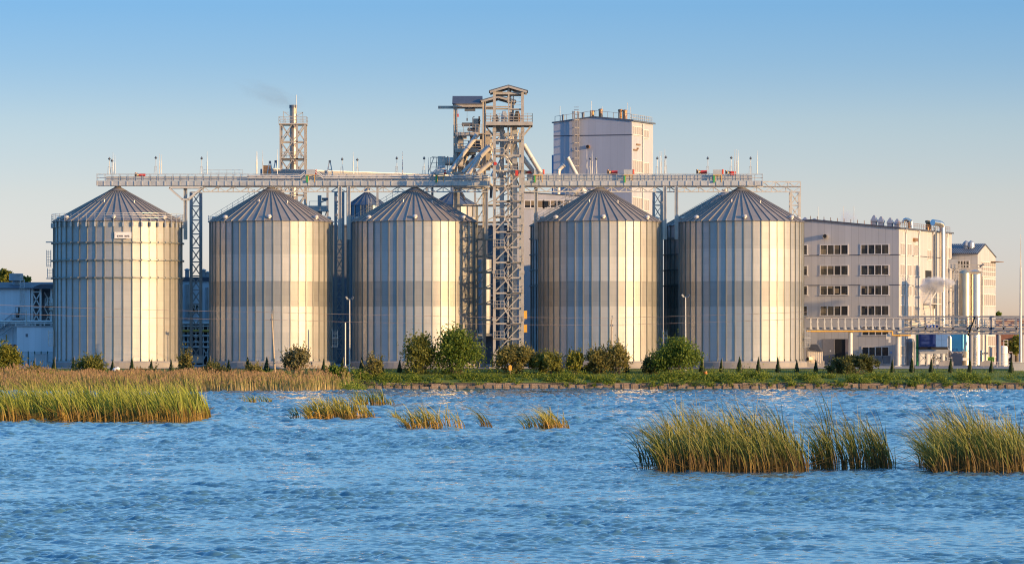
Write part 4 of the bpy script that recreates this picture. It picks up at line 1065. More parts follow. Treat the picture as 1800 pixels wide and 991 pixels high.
def turned(c, d):
    """distances along the two visible walls of a block turned by 20 degrees whose near corner is c"""
    def fx(px): u = (px-900)/F; return (u*d-c.x)/(C20+u*S20)
    def ry(px): u = (px-900)/F; return (u*d-c.x)/(S20-u*C20)
    return fx, ry
def office():
    d = 870.0; k = F/d; cz = 4.0
    c = Vector((PX(1580, d), d, cz))
    fx, ry = turned(c, d)
    fz = lambda py: PZ(py, d)-cz
    t = thing('office_block', 'large grey clad office block with five window rows, right of the silos', 'building', tuple(c), RZ)
    W, D = 36.0, ry(1673)
    ze = fz(401.5); xa = fx(1428); za = fz(386.5)
    mb = MB(); mb.prism([(-W, 0), (0, 0), (0, ze), (xa, za), (-W, ze)], 'y', 0, D); mb.build('wall', M_CLAD, t, local=True)
    mb = MB(); mb.prism([(-W-0.25, ze-0.02), (xa, za-0.02), (0.35, ze-0.06), (0.35, ze+0.22), (xa, za+0.3), (-W-0.25, ze+0.3)], 'y', -0.22, D+0.3); mb.build('roof', M_SLATE, t, local=True)
    for py in (447.6, 500.5):
        z = fz(py); mb = MB(); mb.box(-W, 0.06, -0.06, 0, z-0.07, z+0.07); mb.box(0, 0.06, 0.003, D, z-0.07, z+0.07); mb.build('floor_band', M_SLATE, t, local=True)
    for (pa, pb, n) in ((1442.5, 1490, 4), (1514, 1561.5, 4), (1372, 1418.5, 4)):
        for (ya, yb) in ((430, 446), (466.5, 482.5), (502, 517.5), (537.5, 553.5)):
            window(t, 'f', fx(pa), fx(pb), fz(yb), fz(ya), n, fr=0.16)
    for (ya, yb) in ((574, 588.5), (610, 625)): window(t, 'f', fx(1516), fx(1561.5), fz(yb), fz(ya), 4, fr=0.16)
    # sunlit windows in the end wall
    for (ya, yb) in ((428, 447), (465, 483), (502, 518), (537, 554)):
        for (pa, pb) in ((1582.2, 1589.5), (1594.5, 1601.5), (1605.8, 1612.5)):
            window(t, 'r', ry(pa), ry(pb), fz(yb), fz(ya), 2, M_GLASSB, fr=0.14)
        if ya != 502:
            for (pa, pb) in ((1652, 1659), (1663, 1670)): window(t, 'r', ry(pa), ry(pb), fz(yb), fz(ya), 2, M_GLASSB, fr=0.14)
    window(t, 'r', ry(1630), ry(1636.5), fz(452), fz(436), 2, M_GLASSB, fr=0.14)
    window(t, 'r', ry(1582.5), ry(1590), fz(624), fz(608), 2, M_GLASSB, fr=0.14)
    # loading gate, half open
    mb = MB(); mb.box(fx(1446.6), fx(1493), -0.07, 0, 0, fz(595.5)); g = mb.build('gate', M_BLACK, t, local=True)
    mb = MB(); mb.box(fx(1446.8), fx(1467.5), -0.2, -0.08, 0, fz(595.8)); gl = mb.build('gate_leaf', mat('grey_gate', (0.20, 0.20, 0.22), 0.5), g, local=True)
    mb = MB(); mb.box(fx(1486.5), fx(1499), -0.2, -0.08, 0, fz(595.8)); mb.build('gate_leaf', mat('mauve_grey_gate', (0.20, 0.17, 0.18), 0.6), g, local=True)
    mb = MB(); mb.box(fx(1459), fx(1461.3), -0.215, -0.205, fz(618), fz(615)); mb.build('gate_notice', M_WHITE, gl, local=True)
    mb = MB(); mb.box(fx(1564.6), fx(1568), -0.06, -0.003, fz(621.5), fz(617.5)); s = mb.build('blue_sign', mat('blue_sign_paint', (0.03, 0.16, 0.45), 0.5), t, local=True)
    mb = MB(); u = fx(1566.3); mb.box(u-0.09, u+0.09, -0.075, -0.061, fz(620.3), fz(618.6)); mb.build('sign_dot', M_WHITE, s, local=True)
    # vent stub that throws the long shadow
    mb = MB(); u = fx(1452); z = fz(414.2); mb.tube((u, 0, z), (u, -0.8, z), 0.42, 20); st = mb.build('vent_stub', M_STAIN, t, local=True)
    mb = MB(); mb.tube((u, -0.801, z), (u, -0.81, z), 0.36, 20); mb.build('vent_mouth', M_BLACK, st, local=True)
    # drain pipes on the end wall
    for px in (1591.5, 1614.5, 1640, 1664):
        mb = MB(); y = ry(px); mb.tube((0.18, y, 0.5), (0.18, y, ze-0.8), 0.13, 8); mb.tube((0.18, y, ze-0.8), (0.4, y-0.5, ze-0.1), 0.13, 8); mb.build('drain_pipe', M_WHITE, t, local=True)
    # roof cowls
    M_COWL = mat('grey_cowl', (0.36, 0.36, 0.38), 0.5, 0.3, 0.1)
    def cowl(px, py_b, py_t, wpx, ly):
        u = fx(px) - ly*S20/C20; w_ = wpx/k; zb = fz(py_b); zt = fz(py_t); h = zt-zb
        mb = MB(); mb.box(u-w_*0.42, u+w_*0.42, ly-w_*0.42, ly+w_*0.42, zb-0.5, zb+h*0.38)
        a, b2, c2 = w_*0.5, w_*0.16, w_*0.3
        z1, z2, z3, z4 = zb+h*0.38, zb+h*0.55, zb+h*0.97, zt
        rings = [(c2, z1), (a, z1+0.02), (a, z2), (b2, z3), (b2, z4)]
        vs = []; fs = []
        for r_, z in rings: vs += [(u-r_, ly-r_, z), (u+r_, ly-r_, z), (u+r_, ly+r_, z), (u-r_, ly+r_, z)]
        for j in range(len(rings)-1): fs += [(4*j+i, 4*j+(i+1)%4, 4*j+4+(i+1)%4, 4*j+4+i) for i in range(4)]
        fs.append((16, 17, 18, 19)); mb.add(vs, fs); mb.build('roof_cowl', M_COWL, t, local=True)
    for px, pb, pt, w_ in ((1418, 387.5, 379, 9), (1434.5, 387.5, 381, 9), (1451.5, 388.5, 383.3, 7.5), (1464, 389, 385, 4.5)): cowl(px, pb, pt, w_, 4)
    for px, pb, pt in ((1538.7, 396.5, 377), (1551, 397, 379.5), (1567, 399, 382), (1579.5, 400, 384)): cowl(px, pb, pt, 10.5, 2.6)
    mb = MB(); u0 = fx(1578); pts = [(u0+0.2, 3, ze+1.0), (u0+0.35, 3, ze+1.55), (u0+0.9, 3.0, ze+1.75), (u0+1.7, 3.1, ze+1.3), (u0+1.75, 3.1, ze+0.2)]
    mb.path(pts, 0.34, 12); mb.build('roof_duct', M_STAIN, t, local=True)
    for i in range(10):
        u = fx(1424+i*11.8); z = ze+(za-ze)*min(1, abs(u)/abs(xa)); mb = MB(); mb.bar((u, 0.3, z+0.2), (u, 0.3, z+0.9), 0.1); mb.build('roof_post', M_RUST, t, local=True)
    mb = MB()
    for i in range(26):
        y = 0.4+i*(D-0.6)/25; mb.bar((-0.3, y, ze+0.2), (-0.3, y, ze+1.15), 0.06)
    for h in (0.7, 1.1): mb.bar((-0.3, 0.4, ze+0.1+h), (-0.3, D-0.2, ze+0.1+h), 0.06)
    mb.build('roof_rail', M_RUST, t, local=True)
    for y, h in ((11.5, 1.6), (24.5, 2.0), (26, 1.8)):
        mb = MB(); mb.lathe([(0.3, 0), (0.3, h*0.8), (0.5, h*0.8), (0.45, h), (0, h+0.1)], (-1.2, y, ze+0.1), 12); mb.build('roof_vent', M_RUST, t, local=True)
    mb = MB(); y = ry(1607); mb.box(0, 0.5, y-1.0, y+1.0, fz(422), fz(416)); mb.build('wall_vent', M_RUST, t, local=True)
    # door opening high in the end wall with its steel stair
    mb = MB(); mb.box(0, 0.06, ry(1626.5), ry(1637), fz(498), fz(472)); mb.build('dark_opening', M_BLACK, t, local=True)
    mb = MB(); caged = MB()
    ya, yb = ry(1622), ry(1641)
    for py in (498, 531): mb.box(0.05, 1.5, ya, yb, fz(py)-0.12, fz(py)); railing(mb, 0.1, 1.5, ya, fz(py), 1.1, 0.7); mb.bar((1.5, ya, fz(py)+1.1), (1.5, yb, fz(py)+1.1), 0.07)
    for yy in (ya, yb): mb.bar((1.5, yy, 0), (1.5, yy, fz(498)), 0.14)
    n = 12
    for i in range(n):
        f = i/n; mb.box(0.3, 1.2, ya+(yb-ya)*f, ya+(yb-ya)*f+0.8, fz(531)+(fz(498)-fz(531))*f, fz(531)+(fz(498)-fz(531))*f+0.06)
        mb.box(0.3, 1.2, yb-(yb-ya)*f-0.8, yb-(yb-ya)*f, fz(531)*f, fz(531)*f+0.06)
    mb.bar((1.25, ya, fz(531)), (1.25, yb, fz(498)), 0.12, 0.25); mb.bar((1.25, ya, fz(531)+1.1), (1.25, yb, fz(498)+1.1), 0.08)
    mb.bar((1.25, yb, 0), (1.25, ya, fz(531)), 0.12, 0.25); mb.build('outside_stair', M_FRAME, t, local=True)
    # pale steam pipe up the end wall with its elbow
    mb = MB(); y = ry(1645); X_ = 1.3
    mb.tube((X_, y, fz(590)), (X_, y, fz(392)), 0.58, 20); zt = fz(392)
    mb.path([(X_, y, zt-0.01), (X_-0.15, y-0.3, zt+0.45), (X_-0.5, y-0.9, zt+0.62), (X_-1.2, y-2.6, zt+0.75)], 0.58, 20)
    mb.build('steam_duct', M_STAIN, t, local=True)
    mb = MB(); y = ry(1639.5); mb.tube((0.5, y, fz(540)), (0.5, y, ze+0.8), 0.16, 10); mb.build('thin_pipe', M_DKSTEEL, t, local=True)
    for i in range(3):
        mb = MB(); x = fx((1430, 1475, 1493)[i]); mb.tube((x, 3, ze), (x, 3, ze+4.2), 0.04, 5); mb.build('rod', M_GALV, t, local=True)
office()

def dark_skip(px0, px1, label, d=866):
    t = thing('waste_bin', label, 'bin', tuple(P((px0+px1)/2, 640, d)), 0, 'dark bins under the office window')
    a, b_ = P(px0, 639, d), P(px1, 625.5, d); mb = MB(); mb.prism([(a.x+0.15, a.z), (b_.x-0.1, a.z), (b_.x, b_.z), (a.x, b_.z)], 'y', d-0.9, d+0.6); mb.build('body', M_DKSTEEL, t)
    mb = MB(); mb.box(a.x-0.05, b_.x+0.05, d-0.98, d+0.66, b_.z, b_.z+0.08); mb.build('rim', M_SHADEP, t)
dark_skip(1536.5, 1550, 'left dark steel bin under the ground floor office window'); dark_skip(1551, 1565, 'right dark steel bin under the ground floor office window')

def tall_block():
    d = 930.0; k = F/d; cz = 4.0
    c = Vector((PX(1110.5, d), d, cz))
    fx, ry = turned(c, d)
    fz = lambda py: PZ(py, d)-cz
    t = thing('tower_block', 'tall windowless grey block with roof vents behind the silos', 'building', tuple(c), RZ)
    W = -fx(973); D = ry(1148); ze = fz(212.5); xa = fx(1043); za = fz(205)
    mb = MB(); mb.prism([(-W, 0), (0, 0), (0, ze), (xa, za), (-W, fz(214))], 'y', 0, D); mb.build('wall', M_CLAD2, t, local=True)
    mb = MB(); mb.prism([(-W-0.3, fz(214)-0.03), (xa, za-0.03), (0.4, ze-0.1), (0.4, ze+0.2), (xa, za+0.2), (-W-0.3, fz(214)+0.2)], 'y', -0.2, D+0.4); mb.build('roof', M_DKSTEEL, t, local=True)
    mb = MB(); z = fz(237); mb.box(-W, 0.05, -0.05, 0, z-0.09, z+0.09); mb.build('floor_band', M_SLATE, t, local=True)
    for (pa, pb, ya, yb, n, rw) in ((1111.8, 1127.5, 222.5, 235.5, 5, 1), (1129.5, 1139.5, 226, 239, 3, 1), (1112, 1127.8, 282, 302, 5, 1), (1129.2, 1140, 284, 304, 4, 1), (1112, 1127.8, 347, 366, 5, 1), (1129.2, 1140, 349, 368, 4, 1)):
        window(t, 'r', ry(pa), ry(pb), fz(yb), fz(ya), n, M_GLASSB, rw, fr=0.16)
    for (pa, pb, y) in ((1118, 1124, 253), (1113, 1119, 263), (1119, 1121, 260)):
        mb = MB(); mb.box(0.0, 0.25, ry(pa), ry(pb), fz(y)-0.15, fz(y)+0.15); mb.build('wall_vent', M_RUST, t, local=True)
    mb = MB(); mb.tube((0.2, ry(1129), 0), (0.2, ry(1129), ze-0.3), 0.12, 8); mb.build('drain_pipe', M_FRAME, t, local=True)
    # ladder with cage proud of the front
    mb = MB(); u = fx(1014.5)
    w_ = 0.5
    zl0, zl1 = fz(345), fz(194)
    for sx in (-w_, 0, w_): mb.bar((u+sx, -1.5 if sx == 0 else -1.2, zl0), (u+sx, -1.5 if sx == 0 else -1.2, zl1), 0.13)
    for sx in (-w_, w_): mb.bar((u+sx, -0.45, zl0), (u+sx, -0.45, zl1), 0.13)
    z = zl0
    while z < zl1:
        mb.bar((u-w_, -1.2, z), (u, -1.5, z), 0.1); mb.bar((u, -1.5, z), (u+w_, -1.2, z), 0.1); mb.bar((u-w_, -0.45, z), (u-w_, -1.2, z), 0.1); mb.bar((u+w_, -0.45, z), (u+w_, -1.2, z), 0.1)
        mb.bar((u-w_, -0.45, z+0.5), (u+w_, -0.45, z+0.5), 0.09); mb.bar((u-w_, -0.45, z+1.0), (u+w_, -0.45, z+1.0), 0.09)
        mb.bar((u-w_, 0, z), (u-w_, -0.45, z), 0.08); z += 1.5
    mb.build('caged_ladder', M_TOWER, t, local=True)
    mb = MB(); u = fx(1034.5); z = fz(257); mb.tube((u, 0, z), (u, -0.6, z), 0.35, 16); st = mb.build('vent_stub', M_RUST, t, local=True)
    mb = MB(); mb.tube((u, -0.601, z), (u, -0.61, z), 0.27, 16); mb.build('vent_mouth', M_BLACK, st, local=True)
    for px, pt, wpx, m_ in ((990, 204, 4.4, M_DKSTEEL), (1025, 200.5, 4.5, M_DKSTEEL), (1041.5, 197.5, 8.2, M_RUST), (1056.5, 195, 8.2, M_RUST), (1091, 197, 8.5, M_RUST), (1099, 198, 7.5, M_RUST)):
        ly = 3.0 if px < 1060 else 2.0
        u = fx(px)-ly*S20/C20; r_ = wpx/2/k; zb = fz(210); zt = fz(pt)+0.7
        mb = MB(); mb.lathe([(r_*0.9, zb-0.4), (r_*0.9, zt-0.35), (r_*1.12, zt-0.33), (r_*1.0, zt-0.1), (r_*0.4, zt), (0, zt)], (u, ly, 0), 14); mb.build('roof_vent', m_, t, local=True)
    mb = MB()
    for i in range(14):
        u = -W+0.2+(W-0.4)*i/13; z = (fz(214)+(za-fz(214))*(u+W)/(xa+W)) if u < xa else (za+(ze-za)*(u-xa)/(-xa)); mb.bar((u, 0.3, z), (u, 0.3, z+1.3), 0.08)
    zl, zr = fz(214)+1.3, ze+1.3
    mb.bar((-W+0.2, 0.3, zl), (xa, 0.3, za+1.3), 0.07); mb.bar((xa, 0.3, za+1.3), (-0.2, 0.3, zr), 0.07)
    for i in range(12): y = 0.3+(D-0.4)*i/11; mb.bar((-0.2, y, ze), (-0.2, y, ze+1.3), 0.08)
    for h in (0.7, 1.3): mb.bar((-0.2, 0.3, ze+h), (-0.2, D, ze+h), 0.07)
    mb.build('roof_rail', M_TOWER, t, local=True)
    for px, pt in ((982, 184), (1037, 176), (1056, 186), (1101, 180), (1137, 188)):
        u = min(-0.5, fx(px)); mb = MB(); mb.tube((u, 0.8, ze-0.3), (u, 0.8, fz(pt)), 0.05, 5); mb.build('rod', M_GALV, t, local=True)
    mb = MB(); u0 = fx(973); mb.box(u0-0.72, u0-0.003, 1.0, 6, 0, fz(270)); mb.build('side_shaft', mat('blue_grey_panel', (0.26, 0.36, 0.50), 0.5), t, local=True)
    return t
tall_block()
def chute(pts, label, d=920, r=0.42):
    ps = [P(a, b_, d) for a, b_ in pts]; t = thing('chute_pipe', label, 'chute', tuple(ps[-1]), 0, 'chutes and ducts in front of the tall block')
    mb = MB(); mb.path(ps, r, 10); mb.build('pipe', M_SPOUT, t)
    for a, b_ in zip(ps, ps[1:]):
        mb = MB(); mb.tube(a-(b_-a).normalized()*0.1, a+(b_-a).normalized()*0.15, r+0.1, 10); mb.build('flange', M_GALV, t)
chute([(998, 278), (1014, 308), (1030, 340)], 'straight slanting chute in front of the tall block ladder'); chute([(991, 290), (982, 299), (981, 345)], 'bent chute left of the tall block ladder')
chute([(1010, 338), (1022, 330), (1034, 352), (1050, 360)], 'twisted duct low behind the fourth silo roof', r=0.55); chute([(1018, 328), (1006, 345), (1000, 362)], 'duct beside the roof stair behind the fourth silo', r=0.4)

def mid_building():
    d = 905.0; k = F/d; cz = 4.0
    x0, x1 = PX(905, d), PX(1040, d); zt = PZ(338, d)
    t = thing('low_annex', 'lower grey annex with a ribbon of windows right of the stair tower', 'building', (x0, d, cz))
    mb = MB(); mb.prism([(x0-x0, 0), (x1-x0, 0), (x1-x0, PZ(346, d)-cz), (0, PZ(337.5, d)-cz)], 'y', 0, 12); mb.build('wall', M_CLAD2, t, local=True)
    mb = MB(); mb.prism([(-0.2, PZ(337.5, d)-cz), (x1-x0+0.2, PZ(346, d)-cz), (x1-x0+0.2, PZ(345, d)-cz), (-0.2, PZ(336.5, d)-cz)], 'y', -0.25, 12.2); mb.build('roof', M_SLATE, t, local=True)
    f = lambda px: PX(px, d)-x0
    for pa, pb, n in ((922.5, 943, 2), (945.5, 955, 1), (956.5, 978, 2), (980, 1000, 2)): window(t, 'f', f(pa), f(pb), PZ(365, d)-cz, PZ(353, d)-cz, n, fr=0.16)
mid_building()
def annex_stair():
    d = 880; t = thing('steel_stair', 'slanted steel stair with railing climbing behind the fourth silo roof', 'stair', tuple(P(960, 388, d)))
    mb = MB(); stair_flight(mb, PX(936, d), PZ(390, d), PX(1000, d), PZ(352, d), d, 1.2); mb.build('flight', M_SHADEP, t)
    mb = MB(); mb.box(PX(994, d), PX(1008, d), d-1, d+1, PZ(353, d), PZ(351, d)); railing(mb, PX(994, d), PX(1008, d), d-1, PZ(351, d), 1.6, 0.7, (0.5, 1.0)); mb.build('landing', M_SHADEP, t)
    for px in (938, 998):
        mb = MB(); x = PX(px, d); mb.box(x-0.12, x+0.12, d-0.5, d+0.5, 4.0, PZ(390 if px < 950 else 353, d)); mb.build('leg', M_SHADEP, t)
annex_stair()
def gap_shade_block():
    d = 908.0; x0, x1 = PX(575, d), PX(915, d); zt = PZ(398, d)
    t = thing('gap_shade_block', 'added dark block standing in for shade in the gaps between the middle silos', 'building', (x0, d, 4.0))
    mb = MB(); mb.box(0, x1-x0, 0, 14, 0, zt-4); mb.build('wall', mat('gap_shade_blue', (0.10, 0.12, 0.15), 0.6), t, local=True)  # block added to darken the gaps; its wall colour carries the shade
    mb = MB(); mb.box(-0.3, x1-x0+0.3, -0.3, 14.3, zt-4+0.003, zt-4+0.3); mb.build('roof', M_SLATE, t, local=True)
    mb = MB(); f = PX(852, d)-x0
    mb.lathe([(1.1, 6), (1.3, 8), (1.3, 20)], (f, -1.5, 0), 18); mb.box(f-2, f+2, -2.2, 0, 5.5, 5.9); mb.box(f-2, f+2, -2.2, 0, 13, 13.3); mb.build('cyclone', M_SHADEP, t, local=True)
gap_shade_block()

def far_house():
    d = 905.0; k = F/d; cz = 4.1
    c = Vector((PX(1718.5, d), d, cz))
    fx, ry = turned(c, d)
    fz = lambda py: PZ(py, d)-cz
    t = thing('gabled_house', 'narrow plant building with blue pitched roof at the far right', 'building', tuple(c), RZ)
    D = ry(1750); W = -fx(1655); ze = fz(446); ya = ry(1731.5); za = fz(429.5)
    # ridge runs along local x; gable faces the right
    mb = MB(); mb.prism([(0, 0), (D, 0), (D, fz(450)), (ya, za), (0, ze)], 'x', -W, 0); mb.build('wall', M_CLAD, t, local=True)
    mb = MB(); mb.prism([(-0.35, ze-0.12), (ya, za+0.02), (D+0.3, fz(450)-0.05), (D+0.3, fz(450)+0.15), (ya, za+0.25), (-0.35, ze+0.12)], 'x', -W-0.3, 0.12); rf = mb.build('roof', M_SLATE, t, local=True)
    mb = MB()
    for i in range(18):
        x = -W+0.3+i*(W-0.5)/17; mb.bar((x, -0.3, ze+0.16), (x, ya, za+0.3), 0.1, 0.1)
    mb.build('roof_rib', mat('pale_blue_rib', (0.25, 0.30, 0.38), 0.4, 0.4), rf, local=True)['kind'] = 'stuff'
    window(t, 'f', fx(1683), fx(1703), fz(471), fz(458.5), 4, fr=0.16)
    window(t, 'r', ry(1725), ry(1749), fz(484), fz(460), 7, M_GLASSB, 3, fr=0.16); window(t, 'r', ry(1725), ry(1749), fz(501), fz(490), 7, M_GLASSB, 1, fr=0.16); window(t, 'r', ry(1725), ry(1749), fz(536), fz(517), 7, M_GLASSB, 1, fr=0.16)
    window(t, 'r', ry(1733), ry(1749), fz(626), fz(590), 5, M_GLASSB, 2, fr=0.16)
    for px in (1701, 1710):
        u = fx(px)-3*S20/C20; mb = MB(); zb = fz(442); mb.lathe([(0.5, zb-0.5), (0.5, zb+1.2 if px < 1705 else zb+0.9), (0.72, zb+1.2 if px < 1705 else zb+0.9), (0.62, zb+1.75), (0.15, zb+2.15), (0, zb+2.15)], (u, 3, 0), 14); mb.build('roof_vent', mat('roof_vent_grey', (0.42, 0.42, 0.42), 0.4, 0.5), t, local=True)
    mb = MB(); mb.box(0.02, 1.4, ry(1741), ry(1752), fz(458.5), fz(457.5)); mb.build('beam', M_RUST, t, local=True)
far_house()

# ---- left-hand shed and annex
def left_shed():
    d = 882.0; cz = 4.0
    x0, x1 = PX(-60, d), PX(53, d); zt = PZ(507, d)
    t = thing('process_shed', 'long blue-grey shed in silo shade at the far left', 'building', (x0, d, cz))
    X = lambda px: PX(px, d)-x0
    Z = lambda py: PZ(py, d)-cz
    mb = MB(); mb.box(0, x1-x0, 0, 16, 0, Z(507)); mb.build('wall', M_CLADB, t, local=True)
    xe = X(392)
    mb = MB(); mb.prism([(-0.6, Z(507.5)), (9, Z(496)), (18, Z(507.5)), (18, Z(506)), (9, Z(494.5)), (-0.6, Z(506))], 'x', -0.5, X(100)); mb.build('roof', M_SLATE, t, local=True)
    # open steel bay
    mb = MB(); mb.box(x1-x0+0.003, X(395), 8, 16, 0, Z(500)); mb.build('inner_wall', mat('dark_bay_wall', (0.14, 0.15, 0.17), 0.7), t, local=True)
    mb = MB(); mb.prism([(x1-x0, Z(507)), (X(100), Z(507)), (X(100), Z(499)), (x1-x0+2, Z(499))], 'y', -0.1, 0.05)
    mb.build('gable_panel', M_SLATE, t, local=True)
    mb = MB()
    for px in (56, 71, 90): mb.bar((X(px), 0.3, 0), (X(px), 0.3, Z(507)), 0.35)
    for a, b_ in ((513, 540), (540, 568)):
        mb.bar((X(56), 0.3, Z(a)), (X(71), 0.3, Z(b_)), 0.2); mb.bar((X(71), 0.3, Z(a)), (X(56), 0.3, Z(b_)), 0.2); mb.bar((X(56), 0.3, Z(a)), (X(71), 0.3, Z(a)), 0.25)
        mb.bar((X(74), 4, Z(a)), (X(89), 4, Z(b_)), 0.2); mb.bar((X(89), 4, Z(a)), (X(74), 4, Z(b_)), 0.2)
    mb.build('steel_bay', M_FRAME, t, local=True)
    mb = MB(); mb.box(X(80), X(93), -0.8, 0.6, Z(537), Z(536)); railing(mb, X(80), X(93), -0.8, Z(536), 1.2, 0.45, (0.4, 0.8)); mb.build('balcony', M_FRAME, t, local=True)
    mb = MB(); c = (X(90), 0.2, Z(543)); mb.tube(c, (c[0], 0, c[2]+1.2), 0.35, 10); mb.tube((c[0]-0.4, -0.1, c[2]), (c[0]+0.5, -0.1, c[2]), 0.3, 10); mb.build('valve', M_SPOUT, t, local=True)
    mb = MB(); u = X(23.5); zz = Z(499); mb.lathe([(0.7, zz-0.6), (0.7, zz+0.4), (1.35, zz+0.5), (1.3, zz+1.6), (1.35, zz+1.7), (1.2, zz+1.8), (0, zz+1.8)], (u, 5, 0.2), 18); mb.build('roof_vent', M_SHADEP, t, local=True)
    mb = MB(); caged_ladder(mb, X(39.5), -0.2, Z(561), Z(491), 0.75, 0.75); mb.build('ladder', M_FRAME, t, local=True)
    # dark door with landing and stair
    mb = MB(); mb.box(X(27.5), X(35), -0.06, 0, Z(558), Z(539.5)); dr = mb.build('door', M_BLACK, t, local=True)
    mb = MB(); mb.box(X(28), X(32), -0.09, -0.061, Z(550), Z(540)); mb.build('door_leaf', M_CLADB, dr, local=True)
    mb = MB(); mb.box(X(24), X(44), -1.4, 0, Z(561), Z(559.5)); railing(mb, X(27), X(44), -1.4, Z(559.5), 1.1, 0.5)
    stair_flight(mb, X(24), Z(560), X(-2), Z(580), -0.8, 1.1); stair_flight(mb, X(22), Z(574), X(0), Z(590), -1.8, 1.1)
    mb.bar((X(24), -1.2, Z(560)), (X(24), -1.2, 0), 0.15); mb.build('outside_stair', M_SHADEP, t, local=True)
    mb = MB(); mb.box(X(14), X(29), -0.08, 0, Z(618), Z(605)); mb.build('dark_window', M_GLASS, t, local=True)
    mb = MB()
    for py, r_ in ((565, 0.22), (568.5, 0.14)): mb.tube((0, -2.2, Z(py)), (X(94), -2.2, Z(py)), r_, 8)
    for px in (10, 30, 48, 64, 80): mb.bar((X(px), -2.2, Z(573)), (X(px), -2.2, Z(566)), 0.2); mb.bar((X(px), -2.2, Z(573)), (X(px), 0, Z(573)), 0.15)
    mb.build('pipe_run', M_PIPE, t, local=True)
    mb = MB(); mb.path([(X(0), -0.4, Z(599.5)), (X(11.5), -0.4, Z(599.5)), (X(11.5), -0.4, Z(588))], 0.1, 6); mb.build('yellow_pipe', M_YEL, t, local=True)
left_shed()
def kiosk():
    d = 862.0; x0, x1 = PX(29.5, d), PX(93, d); zt = PZ(574.5, d)
    t = thing('service_kiosk', 'plain pale blue windowless kiosk left of the signed silo', 'kiosk', (x0, d, 3.8))
    mb = MB(); mb.box(0, x1-x0, 0, 7, 0, zt-3.8); mb.build('wall', clad('kiosk_cladding', (0.70, 0.74, 0.78), 1.1, dark=0.95), t, local=True)
    mb = MB(); mb.box(-0.15, x1-x0+0.1, -0.15, 7.1, zt-3.8+0.003, zt-3.8+0.22); mb.build('roof', M_SHADEP, t, local=True)
    mb = MB(); mb.box(PX(45, d)-x0, PX(49, d)-x0, -0.04, -0.003, PZ(592, d)-3.8, PZ(586.5, d)-3.8); mb.build('hatch', M_DKSTEEL, t, local=True)
kiosk()
def wire_fence():
    d = 853.0; x0, x1 = PX(27, d), PX(95, d); z0 = ground_z(x0, d); h = PZ(617, d)-z0
    M_FEN = mat('green_fence_wire', (0.03, 0.09, 0.08), 0.5)
    t = thing('mesh_fence', 'dark green wire mesh fence in front of the pale kiosk', 'fence', (x0, d, z0))
    for i in range(7):
        x = x0+(x1-x0)*i/6; mb = MB(); mb.box(x-0.09, x+0.09, d-0.06, d+0.06, z0, z0+h); mb.build('post', M_FEN, t)
    mb = MB()
    n = 60
    for i in range(n): x = x0+(x1-x0)*i/n; mb.bar((x, d, z0+0.1), (x, d, z0+h-0.1), 0.018)
    for i in range(12): mb.bar((x0, d, z0+0.15+i*(h-0.3)/11), (x1, d, z0+0.15+i*(h-0.3)/11), 0.025)
    mb.build('wire_mesh', M_FEN, t)
wire_fence()
def cabinet(px0, px1, py_t, py_b, d, label, name='utility_cabinet', m=None, ribs=6, cat='cabinet'):
    a, b_ = P(px0, py_b, d), P(px1, py_t, d); t = thing(name, label, cat, ((a.x+b_.x)/2, d, a.z))
    mb = MB(); mb.box(a.x, b_.x, d-0.5, d+0.6, a.z, b_.z)
    for i in range(ribs): x = a.x+(b_.x-a.x)*(i+0.5)/ribs; mb.box(x-0.06, x+0.06, d-0.56, d-0.5, a.z+0.1, b_.z-0.1)
    mb.build('body', m or M_WHITE, t)
    mb = MB(); mb.box(a.x-0.08, b_.x+0.08, d-0.6, d+0.68, b_.z+0.003, b_.z+0.1); mb.build('lid', M_SHADEP, t)
cabinet(61, 83.5, 623, 645, 846, 'ribbed pale cabinet before the green mesh fence', m=mat('cabinet_grey', (0.55, 0.57, 0.58), 0.5))
cabinet(83.5, 93, 637, 648, 843, 'small low beige box at the left foot of the signed silo', m=M_TROUGH, ribs=0)
cabinet(333, 357, 611, 625, 858, 'dark ribbed cooling unit behind the pale container, between first two silos', m=M_DKSTEEL, ribs=7)
cabinet(337, 357, 625, 638, 846, 'low pale ribbed container between the first two silos', m=mat('cabinet_pale', (0.5, 0.5, 0.5), 0.5), ribs=8)

